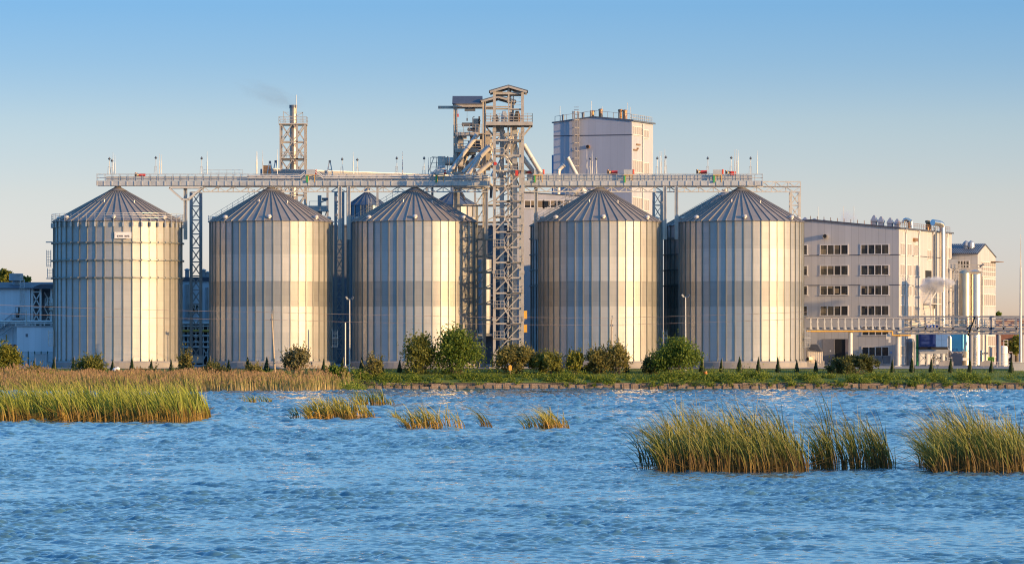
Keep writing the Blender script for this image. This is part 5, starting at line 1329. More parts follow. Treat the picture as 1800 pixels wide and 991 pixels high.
def gap_plant():
    """pipe rack and plant house seen in the gap between the first two silos"""
    d = 872.0; x0, x1 = PX(318, d), PX(372, d); cz = 4.0
    t = thing('plant_house', 'shaded plant house with roof ducts in the gap between the first two silos', 'building', (x0, d, cz))
    X = lambda px: PX(px, d)-x0
    Z = lambda py: PZ(py, d)-cz
    mb = MB(); mb.box(0, x1-x0, 0, 4, 0, Z(494)); mb.build('wall', M_CLADB, t, local=True)
    mb = MB(); mb.box(-0.2, x1-x0+0.2, -0.3, 4.2, Z(494)+0.003, Z(487)); mb.build('roof', M_SLATE, t, local=True)
    for px, a in ((328, 475), (357, 476), (364, 480)):
        mb = MB(); mb.box(X(px)-0.35, X(px)+0.35, 1, 1.8, Z(487)+0.003, Z(a)); mb.lathe([(0.5, 0), (0.5, 0.2), (0, 0.4)], (X(px), 1.4, Z(a)), 10); mb.build('roof_vent', M_SHADEP, t, local=True)
    window(t, 'f', X(334), X(348), Z(548), Z(536), 3, fr=0.14)
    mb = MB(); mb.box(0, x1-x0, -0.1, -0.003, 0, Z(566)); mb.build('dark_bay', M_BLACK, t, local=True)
    mb = MB()
    for py, r_ in ((568, 0.24), (573, 0.14), (590, 0.2), (601, 0.16), (610, 0.2)): mb.tube((0, -1.2, Z(py)), (x1-x0, -1.2, Z(py)), r_, 8)
    for px in (324, 331, 345, 358, 366):
        mb.bar((X(px), -1.0, 0), (X(px), -1.0, Z(564)), 0.2)
    mb.bar((X(358), -1, Z(632)), (X(368), -1, Z(612)), 0.18); mb.bar((X(368), -1, Z(632)), (X(358), -1, Z(612)), 0.18)
    mb.build('pipe_run', M_PIPE, t, local=True)
    mb = MB(); mb.tube((0, -1.4, Z(581.5)), (x1-x0, -1.4, Z(581.5)), 0.22, 8); mb.build('yellow_pipe', M_YEL, t, local=True)
    mb = MB(); mb.tube((X(364), -0.6, Z(560)), (X(364), -0.6, Z(505)), 0.3, 10); mb.tube((X(327), -0.4, Z(560)), (X(327), -0.4, Z(500)), 0.5, 10); mb.build('duct', M_SHADEP, t, local=True)
gap_plant()
# ------------------------------------------------------------------ right-hand plant yard
def steel_tank():
    d = 868.0; cz = 4.0
    t = thing('steel_tank', 'tall shining twin cylinder steel tank with a top platform', 'tank', (PX(1705, d), d, cz))
    for px0, px1, dd, py_t, m in ((1686, 1706, d-1.5, 480, mat('dull_steel', (0.52, 0.46, 0.34), 0.36, 0.75, 0.08)), (1702.5, 1726, d, 480, M_STAIN)):
        r = (PX(px1, dd)-PX(px0, dd))/2; cx = (PX(px1, dd)+PX(px0, dd))/2; z = PZ(py_t, dd)-cz
        mb = MB(); mb.lathe([(r, 0), (r, 5.8), (r+0.05, 5.85), (r+0.05, 6.0), (r, 6.05), (r, z), (r*0.5, z+0.5), (0, z+0.6)], (cx, dd, cz), 40); mb.build('shell', m, t)
    mb = MB(); x0, x1 = PX(1683, d), PX(1726, d); z = PZ(477, d)
    mb.box(x0, x1, d-1.7, d+1.7, z-0.15, z); mb.box(x0+0.5, x1-0.5, d-1.4, d+1.4, z-0.5, z-0.2)
    railing(mb, x0, x1, d-1.7, z, 1.2, 0.9); railing(mb, x0, x1, d+1.7, z, 1.2, 0.9); mb.build('top_platform', M_TOWER, t)
    mb = MB()
    for px, pt in ((1682, 492), (1678.5, 500), (1728, 485)): mb.tube((PX(px, d), d-0.4, cz), (PX(px, d), d-0.4, PZ(pt, d)), 0.16, 8)
    for py in (505, 530, 555, 605, 618): mb.bar((PX(1678, d), d-0.4, PZ(py, d)), (PX(1690, d), d-0.4, PZ(py, d)), 0.2)
    mb.build('pipe', M_SPOUT, t)
    mb = MB(); c = P(1722, 469, d); mb.bar(c, c+Vector((0.7, -0.2, 0.5)), 0.3); mb.build('floodlight', M_DKSTEEL, t)
steel_tank()
def gantry_walk():
    d = 878; t = thing('service_walkway', 'framed service walkway joining the steel tank to the office end wall', 'walkway', tuple(P(1680, 640, d)))
    mb = MB(); z0 = 4.0
    x0, x1 = PX(1668, d), PX(1686, d)
    for px in (1668, 1677, 1686):
        for yy in (d-1, d+1): mb.bar((PX(px, d), yy, z0), (PX(px, d), yy, PZ(472, d)), 0.2)
    mb.build('frame', M_SHADEP, t)
    for py in (474, 492, 510, 530, 552):
        mb = MB(); z = PZ(py, d); mb.box(x0, x1, d-1.1, d+1.1, z-0.12, z); railing(mb, x0, x1, d-1.1, z, 1.1, 0.6); mb.build('deck', M_SPOUT, t)
    mb = MB(); c = P(1676, 472, d); mb.box(c.x-0.9, c.x+0.8, d-0.6, d+0.8, c.z, c.z+1.7); mb.build('machine_box', M_SHADEP, t)
gantry_walk()

def pipe_rack():
    d = 846.0; t = thing('pipe_rack', 'long elevated pipe rack crossing in front of the office block', 'pipe rack', (PX(1610, d), d, 3.6))
    M_RACK = mat('blue_grey_rack_paint', (0.17, 0.18, 0.21), 0.5, 0.1, 0.12)
    xa, xm, xb = PX(1417, d), PX(1585, d), PX(1812, d)
    Z = lambda py: PZ(py, d)
    # canopy over the left part
    mb = MB(); n = 46
    for i in range(n):
        x0_ = xa+(xm+3.0-xa)*i/n; x1_ = xa+(xm+3.0-xa)*(i+1)/n
        mb.box(x0_, x1_-0.06, d-1.3, d+1.5, Z(559.3), Z(558.3)); mb.box(x1_-0.14, x1_, d-1.32, d+1.52, Z(559.3), Z(557.8))
    mb.build('canopy', mat('canopy_sheet', (0.40, 0.385, 0.385), 0.5, 0.1), t)
    for dx, yy, py, w_, h_ in ((2, d-1.1, 561, 0.2, 0.2), (0, d-1.1, 580.5, 0.22, 0.3), (0, d+1.1, 580.5, 0.22, 0.3), (0, d-0.6, 577, 0.25, 0.25)):
        mb = MB(); mb.bar((xa, yy, Z(py)), (xm+dx, yy, Z(py)), w_, h_); mb.build('beam', M_RACK, t)
    for i in range(14):
        px = 1424.5+i*12.05; x = PX(px, d); mb = MB(); mb.box(x-0.1, x+0.1, d-1.3, d-1.1, Z(578), Z(560)); mb.prism([(x-0.12, Z(579.5)), (x+0.32, Z(579.5)), (x+0.12, Z(572)), (x-0.12, Z(572))], 'y', d-1.34, d-1.06)
        mb.box(x-0.17, x+0.17, d-1.36, d-1.04, Z(566.5), Z(565)); mb.build('bracket', M_PAINT, t)
    mb = MB(); mb.path([(xa, d-1.4, Z(582.2)), (PX(1566, d), d-1.4, Z(582.2)), (PX(1567.5, d), d-1.4, Z(583)), (PX(1567.5, d), d-1.4, Z(589)), (PX(1572, d), d-1.4, Z(589.3)), (PX(1600, d), d-1.4, Z(589.3))], 0.13, 8); mb.build('yellow_pipe', M_YEL, t)
    # right truss
    mb = MB()
    for yy in (d-1.1, d+1.1):
        mb.bar((PX(1578, d), yy, Z(556.5)), (xb, yy, Z(556.5)), 0.26, 0.28); mb.bar((PX(1578, d), yy, Z(577.5)), (xb, yy, Z(577.5)), 0.24, 0.42); mb.bar((PX(1578, d), yy, Z(586)), (xb, yy, Z(586)), 0.26, 0.26)
        for px in (1601, 1626, 1650, 1674, 1699, 1717, 1741, 1763, 1785, 1806): mb.bar((PX(px, d), yy, Z(588)), (PX(px, d), yy, Z(556)), 0.24)
    mb.build('truss', M_RACK, t)
    mb = MB()
    for py, yy, r_ in ((563, 0, 0.1), (567, 0.5, 0.1), (571, -0.4, 0.14), (560, 0.2, 0.08), (574.5, 0.2, 0.16), (583, -0.2, 0.14), (581, 0.6, 0.12)):
        mb.tube((PX(1590, d), d+yy, Z(py)), (xb, d+yy, Z(py)), r_, 6)
    for i in range(9):
        px = 1712+i*4.6; mb.bar((PX(px, d), d-0.3, Z(576)), (PX(px, d), d-0.3, Z(562)), 0.16)
    mb.bar((PX(1600, d), d-0.9, Z(570)), (PX(1660, d), d+0.8, Z(562)), 0.15)
    mb.build('pipe', M_SPOUT, t)
    for px in (1630, 1636, 1641.5, 1647):
        mb = MB(); c = P(px, 574.5, d-0.7); mb.tube((c.x, c.y, c.z-0.2), (c.x, c.y, c.z+0.35), 0.2, 8); mb.build('blue_valve', mat('deep_blue', (0.02, 0.07, 0.28), 0.5), t)
    for px, top in ((1494.5, 582), (1578, 580), (1706, 572), (1755, 588), (1796, 588)):
        x = PX(px, d); mb = MB(); mb.tube((x, d-0.6, 3.6), (x, d-0.6, Z(top)), 0.42, 14); mb.box(x-0.6, x+0.6, d-1.2, d, 3.3, 3.9); mb.build('leg', M_PAINT if px < 1700 else M_RACK, t)
    mb = MB()
    for sgn in (-1, 1): mb.bar((PX(1700, d), d-1.3, Z(590)), (PX(1713, d), d-1.3, Z(556)), 0.2)
    mb.bar((PX(1699, d), d-1.3, Z(600)), (PX(1690, d), d-1.3, Z(625)), 0.16)
    mb.build('brace', M_RACK, t)
    mb = MB()
    for px, h in ((1559, 596), (1563, 602)): mb.bar((PX(px, d), d-0.8, Z(587)), (PX(px, d), d-0.8, Z(h)), 0.4)
    mb.build('drain_pipe', M_PAINT, t)
pipe_rack()

def blue_cooler():
    d = 858.0; t = thing('cooling_unit', 'dark blue louvred cooling unit on a steel frame with silver duct', 'cooling unit', tuple(P(1640, 637, d)), 0, 'blue cooling units under the pipe rack')
    M_NAVY = mat('navy_blue_panel', (0.012, 0.035, 0.17), 0.45, 0, 0.08); M_MID = mat('sky_blue_panel', (0.10, 0.22, 0.50), 0.4, 0, 0.08)
    X = lambda px: PX(px, d)
    Z = lambda py: PZ(py, d)
    mb = MB(); mb.box(X(1614.5), X(1643.5), d-1.6, d+2, Z(609.5), Z(586)); mb.build('navy_housing', M_NAVY, t)
    for a, b_ in ((1643.7, 1654), (1654.3, 1664.5)):
        mb = MB(); mb.box(X(a), X(b_), d-1.5, d+2, Z(609.5), Z(584.5)); mb.box(X(a)+0.1, X(b_)-0.1, d-1.56, d-1.5, Z(597), Z(596.6)); mb.build('blue_panel', M_MID, t)
    mb = MB(); mb.box(X(1614.3), X(1664.7), d-1.4, d+1.9, Z(614), Z(609.5)-0.003); mb.build('louvre', M_BLACK, t)
    mb = MB(); mb.prism([(X(1614), Z(614)-0.003), (X(1666), Z(614)-0.003), (X(1666), Z(618)), (X(1660), Z(622)), (X(1617), Z(622)), (X(1614), Z(618))], 'y', d-1.6, d+1.9); mb.build('hopper', M_SHADEP, t)
    mb = MB()
    for px in (1615.5, 1628, 1643, 1655, 1664): 
        for yy in (d-1.4, d+1.6): mq = MB(); mq.bar((X(px), yy, 3.6), (X(px), yy, Z(620)), 0.22); mq.build('leg', M_SHADEP, t)
    for a, b_ in ((1615.5, 1628), (1643, 1655)): mb = MB(); mb.bar((X(a), d-1.4, Z(636)), (X(b_), d-1.4, Z(622)), 0.14); mb.bar((X(b_), d-1.4, Z(636)), (X(a), d-1.4, Z(622)), 0.14); mb.build('leg_brace', M_GALV, t)
    mb = MB()
    r2 = random.Random(3)
    for k in range(14): c = P(r2.uniform(1644, 1672), r2.uniform(625, 635), d-1.2+r2.uniform(0, 1.5)); mb.tube(c, c+Vector((r2.uniform(-.9, .9), 0, r2.uniform(-.8, .8))), 0.14, 6)
    mb.build('pipe_tangle', M_SHADEP, t)['kind'] = 'stuff'
    mb = MB(); mb.path([(X(1669), d-1, Z(618)), (X(1669), d-1, Z(595)), (X(1668), d-1, Z(591.5)), (X(1664.5), d-1, Z(590))], 0.36, 14); mb.path([(X(1665), d-1.2, Z(612)), (X(1673), d-1.2, Z(621))], 0.2, 8); mb.build('duct', M_STAIN, t)
    mb = MB(); x = X(1611.5); mb.box(x-0.2, x+0.2, d-1, d-0.7, 3.6, Z(588)); mb.box(x-0.3, x+1.2, d-1, d-0.8, Z(612), Z(610)); mb.build('green_post', M_GREEN, t)
blue_cooler()
def blue_cabin():
    d = 862.0; t = thing('cooling_unit', 'teal blue cabin with glossy edge pipes beside the navy cooler', 'cooling unit', tuple(P(1682, 637, d)), 0, 'blue cooling units under the pipe rack')
    X = lambda px: PX(px, d)
    Z = lambda py: PZ(py, d)
    mb = MB(); mb.box(X(1670.5), X(1689), d-1.2, d+2, Z(617.5), Z(586)); mb.build('housing', mat('teal_blue_panel', (0.01, 0.12, 0.33), 0.4, 0, 0.08), t)
    for px in (1691.5, 1697): mb = MB(); mb.tube((X(px), d-0.6, Z(617.5)), (X(px), d-0.6, Z(586)), 0.24, 12); mb.build('pipe', mat('glossy_blue_pipe', (0.10, 0.35, 0.55), 0.2, 0.6), t)
    mb = MB(); mb.box(X(1669), X(1690), d-1.4, d+2, 3.6, Z(617.5)-0.003); mb.build('plinth', mat('mauve_plinth', (0.22, 0.2, 0.22), 0.8), t)
    mb = MB(); mb.box(X(1690.3), X(1701), d-1.2, d+0.6, Z(633.5), Z(628.5)); mb.build('step', M_WHITE, t)
    mb = MB(); railing(mb, X(1690), X(1700), d-1.2, Z(628), 1.1, 0.5); mb.bar((X(1698), d-1.2, Z(612)), (X(1704), d-1.2, Z(622)), 0.1); mb.build('hand_rail', M_GALV, t)
blue_cabin()
def dull_vessel():
    d = 864; t = thing('grey_vessel', 'soot-streaked grey vessel beneath the pipe rack by the office corner', 'vessel', tuple(P(1601, 637, d)))
    mb = MB(); r = PX(1609, d)-PX(1601, d); mb.lathe([(r, 0), (r, 4.4), (r*0.8, 4.9), (0, 5.1)], (PX(1600, d), d, 3.8), 24); mb.build('shell', mat('sooty_grey', (0.18, 0.19, 0.21), 0.5, 0.3, 0.45, 0.5), t)
    mb = MB(); x = PX(1592, d); mb.tube((x, d-0.8, 3.8), (x, d-0.8, 9), 0.12, 8); mb.build('pipe', M_SHADEP, t)
dull_vessel()
def small_vessels():
    d = 856
    for px0, px1, pt, lb, m in ((1711, 1718, 590, 'slim bright steel column under the pipe rack', M_STAIN), (1722, 1729.5, 615.5, 'short bright steel bottle next to the slim column', M_STAIN), (1757, 1771.5, 608, 'squat cream storage tank at the right edge', M_WHITE)):
        x0, x1 = PX(px0, d), PX(px1, d); r = (x1-x0)/2; t = thing('small_tank', lb, 'tank', ((x0+x1)/2, d, 3.8), 0, 'small tanks under the pipe rack'); h = PZ(pt, d)-3.8
        mb = MB(); mb.lathe([(r, 0.2), (r, h-0.25), (r*0.85, h), (0, h+0.1)], ((x0+x1)/2, d, 3.8), 24); mb.build('shell', m, t)
        mb = MB(); mb.lathe([(r+0.06, 0), (r+0.06, 0.2)], ((x0+x1)/2, d, 3.8), 24)
        mb.lathe([(r+0.05, h*0.6), (r+0.05, h*0.62)], ((x0+x1)/2, d, 3.8), 24); mb.build('ring', M_SPOUT, t)
        if px0 > 1750:
            mb = MB(); railing(mb, x0+r, x1, d-0.2, 3.8+h, 1.1, 0.5); mb.build('guard_rail', M_WHITE, t)
    for px, lb in ((1727.5, 'tan steel post right of the slim bright column'),):
        x = PX(px+5, d); t = thing('steel_post', lb, 'post', (x, d-1, 3.8)); mb = MB(); mb.tube((x, d-1, 3.8), (x, d-1, PZ(588, d)), 0.28, 10); mb.build('shaft', M_SPOUT, t)
        mb = MB(); mb.box(x-0.35, x+0.35, d-1.4, d-0.6, PZ(622, d), PZ(619, d)); mb.build('collar', M_DKSTEEL, t)
    t = thing('exhaust_pipe', 'grey exhaust pipe behind the lime green container', 'pipe', (PX(1742.5, d), d+1, 3.8)); x = PX(1742.5, d); mb = MB(); mb.tube((x, d+1, 3.8), (x, d+1, PZ(609, d)), 0.24, 10); mb.tube((x, d+1, PZ(611, d)), (x, d+1, PZ(609, d)), 0.3, 10); mb.build('flue', M_SHADEP, t)
    t = thing('lime_container', 'lime green double container by the right hand tanks', 'container', tuple(P(1742, 636, 852))); M_LIME = mat('lime_green', (0.32, 0.55, 0.03), 0.5)
    for a, b_ in ((1736.5, 1741.3), (1741.8, 1747.5)):
        p, q = P(a, 635.5, 852), P(b_, 627, 852); mb = MB(); mb.box(p.x, q.x, 851.5, 852.5, p.z, q.z); mb.box(p.x-0.04, q.x+0.04, 851.45, 852.55, q.z-0.12, q.z-0.04); mb.build('body', M_LIME, t)
    t = thing('satellite_dish', 'small white dish on a post at the right edge', 'dish', tuple(P(1765, 637, 850))); c = P(1772, 625, 850)
    mb = MB(); mb.lathe([(0.0, 0.0), (0.25, 0.04), (0.45, 0.14)], (0, 0, 0), 18); vs = [(c.x+v[0], c.y-v[2], c.z+v[1]) for v in mb.v]; mb.v = vs; mb.build('dish', M_WHITE, t)
    mb = MB(); mb.tube((c.x, c.y+0.1, 3.7), (c.x, c.y+0.1, c.z), 0.06, 6); mb.tube((PX(1765.5, 850), 850, 3.7), (PX(1765.5, 850), 850, PZ(625, 850)), 0.09, 6); mb.build('post', M_WHITE, t)
small_vessels()
def brick_house():
    d = 930; M_BR = mat('red_brown_brick', (0.19, 0.085, 0.06), 0.9, 0, 0.25, 1.5)
    x0, x1 = PX(1738, d), PX(1840, d); t = thing('brick_building', 'low red brown brick building half hidden behind the pipe rack', 'building', (x0, d, 4.1))
    h = PZ(560, d)-4.1; mb = MB(); mb.box(0, x1-x0, 0, 14, 0, h); mb.build('wall', M_BR, t, local=True)
    mb = MB(); mb.box(-0.3, x1-x0, -0.3, 14.3, h+0.003, h+0.25); mb.build('roof', M_SHADEP, t, local=True)
    f = lambda px: PX(px, d)-x0
    for a, b_ in ((1752, 1758), (1775, 1782)): window(t, 'f', f(a), f(b_), PZ(618, d)-4.1, PZ(606, d)-4.1, 2)
    mb = MB(); mb.prism([(f(1776), PZ(597, d)-4.1), (f(1800), PZ(597, d)-4.1), (f(1800), PZ(592, d)-4.1), (f(1786), PZ(592, d)-4.1)], 'y', -1.2, -0.003); mb.build('awning', M_SLATE, t, local=True)
    mb = MB(); mb.box(f(1778), f(1812), -1.0, -0.4, 0, PZ(619, d)-4.1); mb.build('low_wall', M_CONC, t, local=True)
brick_house()
def left_bits():
    # roofed shed by the last silo, with blower and ramp
    d = 846; t = thing('fan_shed', 'small beige shed with ribbed blue roof at the foot of the last silo', 'shed', tuple(P(1432, 634, d)))
    X = lambda px: PX(px, d)
    Z = lambda py: PZ(py, d)
    mb = MB(); mb.prism([(X(1419), 3.7), (X(1445.5), 3.7), (X(1445.5), Z(617.5)), (X(1437), Z(607)), (X(1419), Z(607))], 'y', d-1.0, d+2.5)
    for i in range(8): x = X(1421+i*3.3); mb.box(x-0.05, x+0.05, d-1.05, d-1.0, 3.8, Z(618))
    mb.build('wall', mat('beige_sheet', (0.55, 0.50, 0.44), 0.55), t)
    mb = MB(); mb.prism([(X(1417.5), Z(614.8)), (X(1433), Z(614.8)), (X(1436), Z(617.6)), (X(1446.5), Z(617.6)), (X(1437.5), Z(604.5)), (X(1418), Z(604.5))], 'y', d-1.3, d-1.06)
    n = 9
    for i in range(n): x = X(1419.5+i*2.0); mb.bar((x+0.7, d-1.36, Z(617)), (x, d-1.36, Z(605)), 0.06)
    mb.build('roof', M_SLATE, t)
    t = thing('blower', 'round mouthed cream blower standing by the last silo base', 'blower', tuple(P(1423, 636, d-4)))
    c = P(1423, 630.5, d-4); mb = MB(); mb.tube((c.x-0.35, c.y-0.4, c.z), (c.x+0.4, c.y+0.2, c.z), 0.42, 16, 0.5); mb.box(c.x+0.3, c.x+0.9, c.y-0.3, c.y+0.7, c.z-0.9, c.z+0.5); mb.build('housing', mat('cream_paint', (0.62, 0.52, 0.38), 0.5), t)
    mb = MB(); mb.tube((c.x-0.36, c.y-0.41, c.z), (c.x-0.37, c.y-0.42, c.z), 0.34, 16); mb.build('mouth', M_BLACK, t)
    t = thing('loading_ramp', 'pale concrete steps and ramp right of the last silo', 'ramp', tuple(P(1430, 642, d-5)))
    mb = MB(); dd = d-6
    for i, (a, b_, yt) in enumerate(((1408, 1415, 632), (1408, 1422, 635), (1408, 1431, 638), (1404, 1449, 641.5))): mb.box(PX(a, dd), PX(b_, dd), dd-i*0.35, dd+3, 3.0, PZ(yt, dd))
    mb.bar(P(1432, 632, dd+0.5), P(1444, 641, dd+0.5), 0.3, 0.2); mb.box(PX(1446, dd), PX(1450, dd), dd+1, dd+2, 3.0, PZ(634, dd)); mb.build('steps', M_CONC, t)
    # grey panel wall at right edge
    d2 = 818; t = thing('grey_hoarding', 'low plain grey panel enclosure at the right edge of the lawn', 'enclosure', tuple(P(1795, 656, d2)))
    mb = MB(); mb.box(PX(1781, d2), PX(1830, d2), d2, d2+3, 2.5, PZ(638, d2)); mb.build('panel', mat('mid_grey_panel', (0.34, 0.34, 0.34), 0.6), t)
    mb = MB(); mb.box(PX(1781, d2)-0.06, PX(1830, d2), d2-0.06, d2+3.06, PZ(638, d2)+0.003, PZ(638, d2)+0.1); mb.build('cap', M_SHADEP, t)
    for px, lb in ((1660, 'pale concrete block in the yard before the navy cooler'), (1732, 'pale concrete block below the lime container')):
        dd = 838; t = thing('concrete_block', lb, 'concrete block', tuple(P(px, 643, dd)), 0, 'concrete blocks in the yard'); c = P(px, 643, dd); mb = MB(); mb.box(c.x-0.9, c.x+1.6, dd, dd+1, c.z, c.z+0.75); mb.box(c.x-0.3, c.x+1.0, dd+0.2, dd+0.8, c.z+0.75, c.z+0.95); mb.build('block', M_CONC, t)
    # chain rail along the yard edge
    dd = 841; t = thing('yard_rail', 'thin steel rail along the yard edge under the right tanks', 'railing', (PX(1700, dd), dd, 3.7)); mb = MB(); railing(mb, PX(1706, dd), PX(1800, dd), dd, 3.6, 1.0, 2.4, (0.5,)); mb.build('rail', M_SPOUT, t)
left_bits()

# ------------------------------------------------------------------ lamps, poles, wires, small things
def lamp_post(px, py_t, label, d=815):
    z0 = ground_z(PX(px, d), d); zt = PZ(py_t+4, d); x = PX(px, d)
    t = thing('lamp_post', label, 'lamp post', (x, d, z0), 0, 'twin-headed floodlight posts on the lawn')
    mb = MB(); mb.tube((x, d, z0), (x, d, zt), 0.15, 10, 0.09); mb.build('pole', M_GALV, t)
    mb = MB(); mb.bar((x-0.45, d, zt-0.1), (x+0.45, d, zt-0.1), 0.08); mb.build('arm', M_GALV, t)
    for s in (-1, 1):
        mb = MB(); c = Vector((x+s*0.42, d-0.1, zt+0.12)); mb.bar(c-Vector((s*0.05, 0, 0.2)), c+Vector((s*0.22, -0.1, 0.22)), 0.34, 0.3); mb.build('floodlight', M_DKSTEEL, t)
lamp_post(614.5, 521, 'twin-headed floodlight post in front of the gap left of the centre silo')
lamp_post(1205, 517, 'twin-headed floodlight post between the two silos right of the stairs')
def pole(px, py_t, label, d=811, r=0.16):
    x = PX(px, d); z0 = ground_z(x, d); zt = PZ(py_t, d)
    t = thing('utility_pole', label, 'utility pole', (x, d, z0), 0, 'leaning wire poles before the silos')
    M_POLE = mat('tan_concrete_pole', (0.42, 0.33, 0.23), 0.8, 0, 0.15, 2)
    mb = MB(); lean = -0.25 if px < 600 else 0.0; mb.tube((x+0.3*(lean != 0), d, z0), (x+lean, d, zt-0.1), r*1.25, 10, r*0.75); mb.build('shaft', M_POLE, t)
    mb = MB(); mb.box(x+lean-0.22, x+lean+0.3, d-0.1, d+0.1, zt-1.3, zt-0.95); mb.tube((x+lean+0.1, d, zt-0.5), (x+lean+0.12, d, zt+0.3), 0.05, 6); mb.tube((x+lean+0.12, d, zt+0.3), (x+lean+0.12, d, zt+0.5), 0.12, 8); mb.build('insulator', M_DKSTEEL, t)
    return Vector((x+lean, d, zt-0.2))
PT1 = pole(480, 550, 'leaning tan wire pole before the second silo'); PT2 = pole(1075, 560, 'upright tan wire pole before the fourth silo')
def wire(pts, label, sag):
    M_W = mat('copper_brown_wire', (0.50, 0.36, 0.28), 0.5, 0.4)
    mb = MB()
    for a, b_ in zip(pts, pts[1:]):
        n = 24; q = []
        for i in range(n+1): u = i/n; p = a.lerp(b_, u); p.z -= sag*4*u*(1-u)*((b_-a).length/60)**2; q.append(p)
        mb.path(q, 0.024, 4)
    o = mb.build('overhead_wire', M_W, None, loc=tuple(pts[0])); tag(o, label, 'wire', 'wires strung before the silos')
PL = P(-120, 531, 812); PR = P(1420, 548, 808)
wire([PL, PT1+Vector((0, 0, 0.35)), PT2+Vector((0, 0, 0.35)), PR], 'upper of the two thin wires strung across the silo fronts', 0.25)
wire([P(-120, 546, 812), PT1+Vector((0, 0, -0.95)), PT2+Vector((0, 0, -0.85)), P(1420, 560, 808)], 'lower of the two thin wires strung across the silo fronts', 0.25)
def tall_mast():
    d = 842; x = PX(1794, d); t = thing('tall_mast', 'very tall slim tapering mast at the right edge', 'mast', (x, d, 3.7))
    mb = MB(); mb.tube((x, d, 3.7), (x, d, PZ(560, d)), 0.32, 10, 0.24); mb.tube((x, d, PZ(560, d)), (x, d, PZ(470, d)), 0.2, 10, 0.14); mb.tube((x, d, PZ(470, d)), (x, d, PZ(412, d)), 0.1, 8, 0.03); mb.build('shaft', M_SPOUT, t)
    mb = MB(); mb.box(x-0.6, x+0.6, d-0.6, d+0.6, 3.4, 4.0); mb.build('foot', M_CONC, t)
tall_mast()
def small_pole():
    for px, d, pt, lb in ((46, 868, 545, 'short sunlit pole above the pale kiosk roof'), (607, 828, 567, 'thin grey post in the dark gap beside the lamp post')):
        x = PX(px, d); t = thing('steel_post', lb, 'post', (x, d, 3.8)); mb = MB(); mb.tube((x, d, 3.8), (x, d, PZ(pt, d)), 0.12, 8); mb.build('shaft', M_SPOUT, t); mb = MB(); mb.box(x-0.25, x+0.25, d-0.25, d+0.25, 3.6, 3.95); mb.build('foot', M_CONC, t)
small_pole()
def yellow_sign():
    d = 806.5; x = PX(897, d); z0 = ground_z(x, d); t = thing('warning_sign', 'small blank orange-yellow sign on a short post on the bank', 'sign', (x, d, z0))
    mb = MB(); mb.box(x-0.08, x+0.08, d-0.05, d+0.05, z0-0.1, PZ(650, d)); mb.build('post', M_WOOD, t)
    mb = MB(); mb.box(x-0.27, x+0.27, d-0.09, d-0.052, PZ(650.5, d), PZ(643, d)); mb.prism([(x-0.27, PZ(643, d)+0.002), (x+0.27, PZ(643, d)+0.002), (x, PZ(640.5, d))], 'y', d-0.09, d-0.052); mb.build('board', M_YEL, t)
yellow_sign()
def orange_bin():
    d = 806.8; x = PX(1239.5, d); z0 = ground_z(x, d); t = thing('litter_bin', 'small orange bin on the bank beside a conical thuja', 'bin', (x, d, z0)); h = PZ(652.5, d)-z0
    mb = MB(); mb.lathe([(0.40, 0.0), (0.43, h), (0.36, h), (0.34, 0.1), (0, 0.1)], (x, d, z0), 20); mb.build('body', mat('orange_paint', (0.55, 0.15, 0.03), 0.5), t)
    mb = MB(); mb.lathe([(0.47, h-0.08), (0.47, h+0.02), (0.42, h+0.02)], (x, d, z0), 20); mb.build('rim', M_RUST, t)
orange_bin()
def gull():
    d = F*ZC/(690.5-H); x = PX(1617.5, d); t = thing('water_bird', 'small white bird floating alone on the open water', 'bird', (x, d, 0))
    mb = MB(); n = 12; prof = [(-0.33, 0.02, 0.16), (-0.2, 0.10, 0.13), (0, 0.15, 0.1), (0.18, 0.12, 0.11), (0.26, 0.06, 0.19), (0.30, 0.05, 0.30), (0.34, 0.055, 0.36), (0.40, 0.03, 0.355), (0.46, 0.008, 0.34)]
    vs = []
    for u, r_, h in prof:
        for k in range(n): a = 2*math.pi*k/n; vs.append((x-u, d+r_*math.cos(a), h+r_*0.75*math.sin(a)))
    mb.add(vs, [(j*n+k, j*n+(k+1)%n, (j+1)*n+(k+1)%n, (j+1)*n+k) for j in range(len(prof)-1) for k in range(n)], True)
    mb.build('body', M_WHITE, t)
gull()
def white_sack():
    d = 800; c = P(204, 652, d); t = thing('white_sack', 'crumpled white sack lying among reeds before the signed silo', 'sack', tuple(c))
    mb = MB(); rs = random.Random(2); n = 14; vs = []; fs = []
    for j in range(7):
        th = math.pi*j/6
        for k in range(n): a = 2*math.pi*k/n; s = 1+rs.uniform(-0.2, 0.2); vs.append((c.x+0.62*math.sin(th)*math.cos(a)*s+0.2*math.cos(th), d+0.35*math.sin(th)*math.sin(a)*s, c.z+0.3+0.36*math.cos(th)*s))
    mb.add(vs, [(j*n+k, j*n+(k+1)%n, (j+1)*n+(k+1)%n, (j+1)*n+k) for j in range(6) for k in range(n)], True); mb.build('sack_cloth', M_WHITE, t)
white_sack()

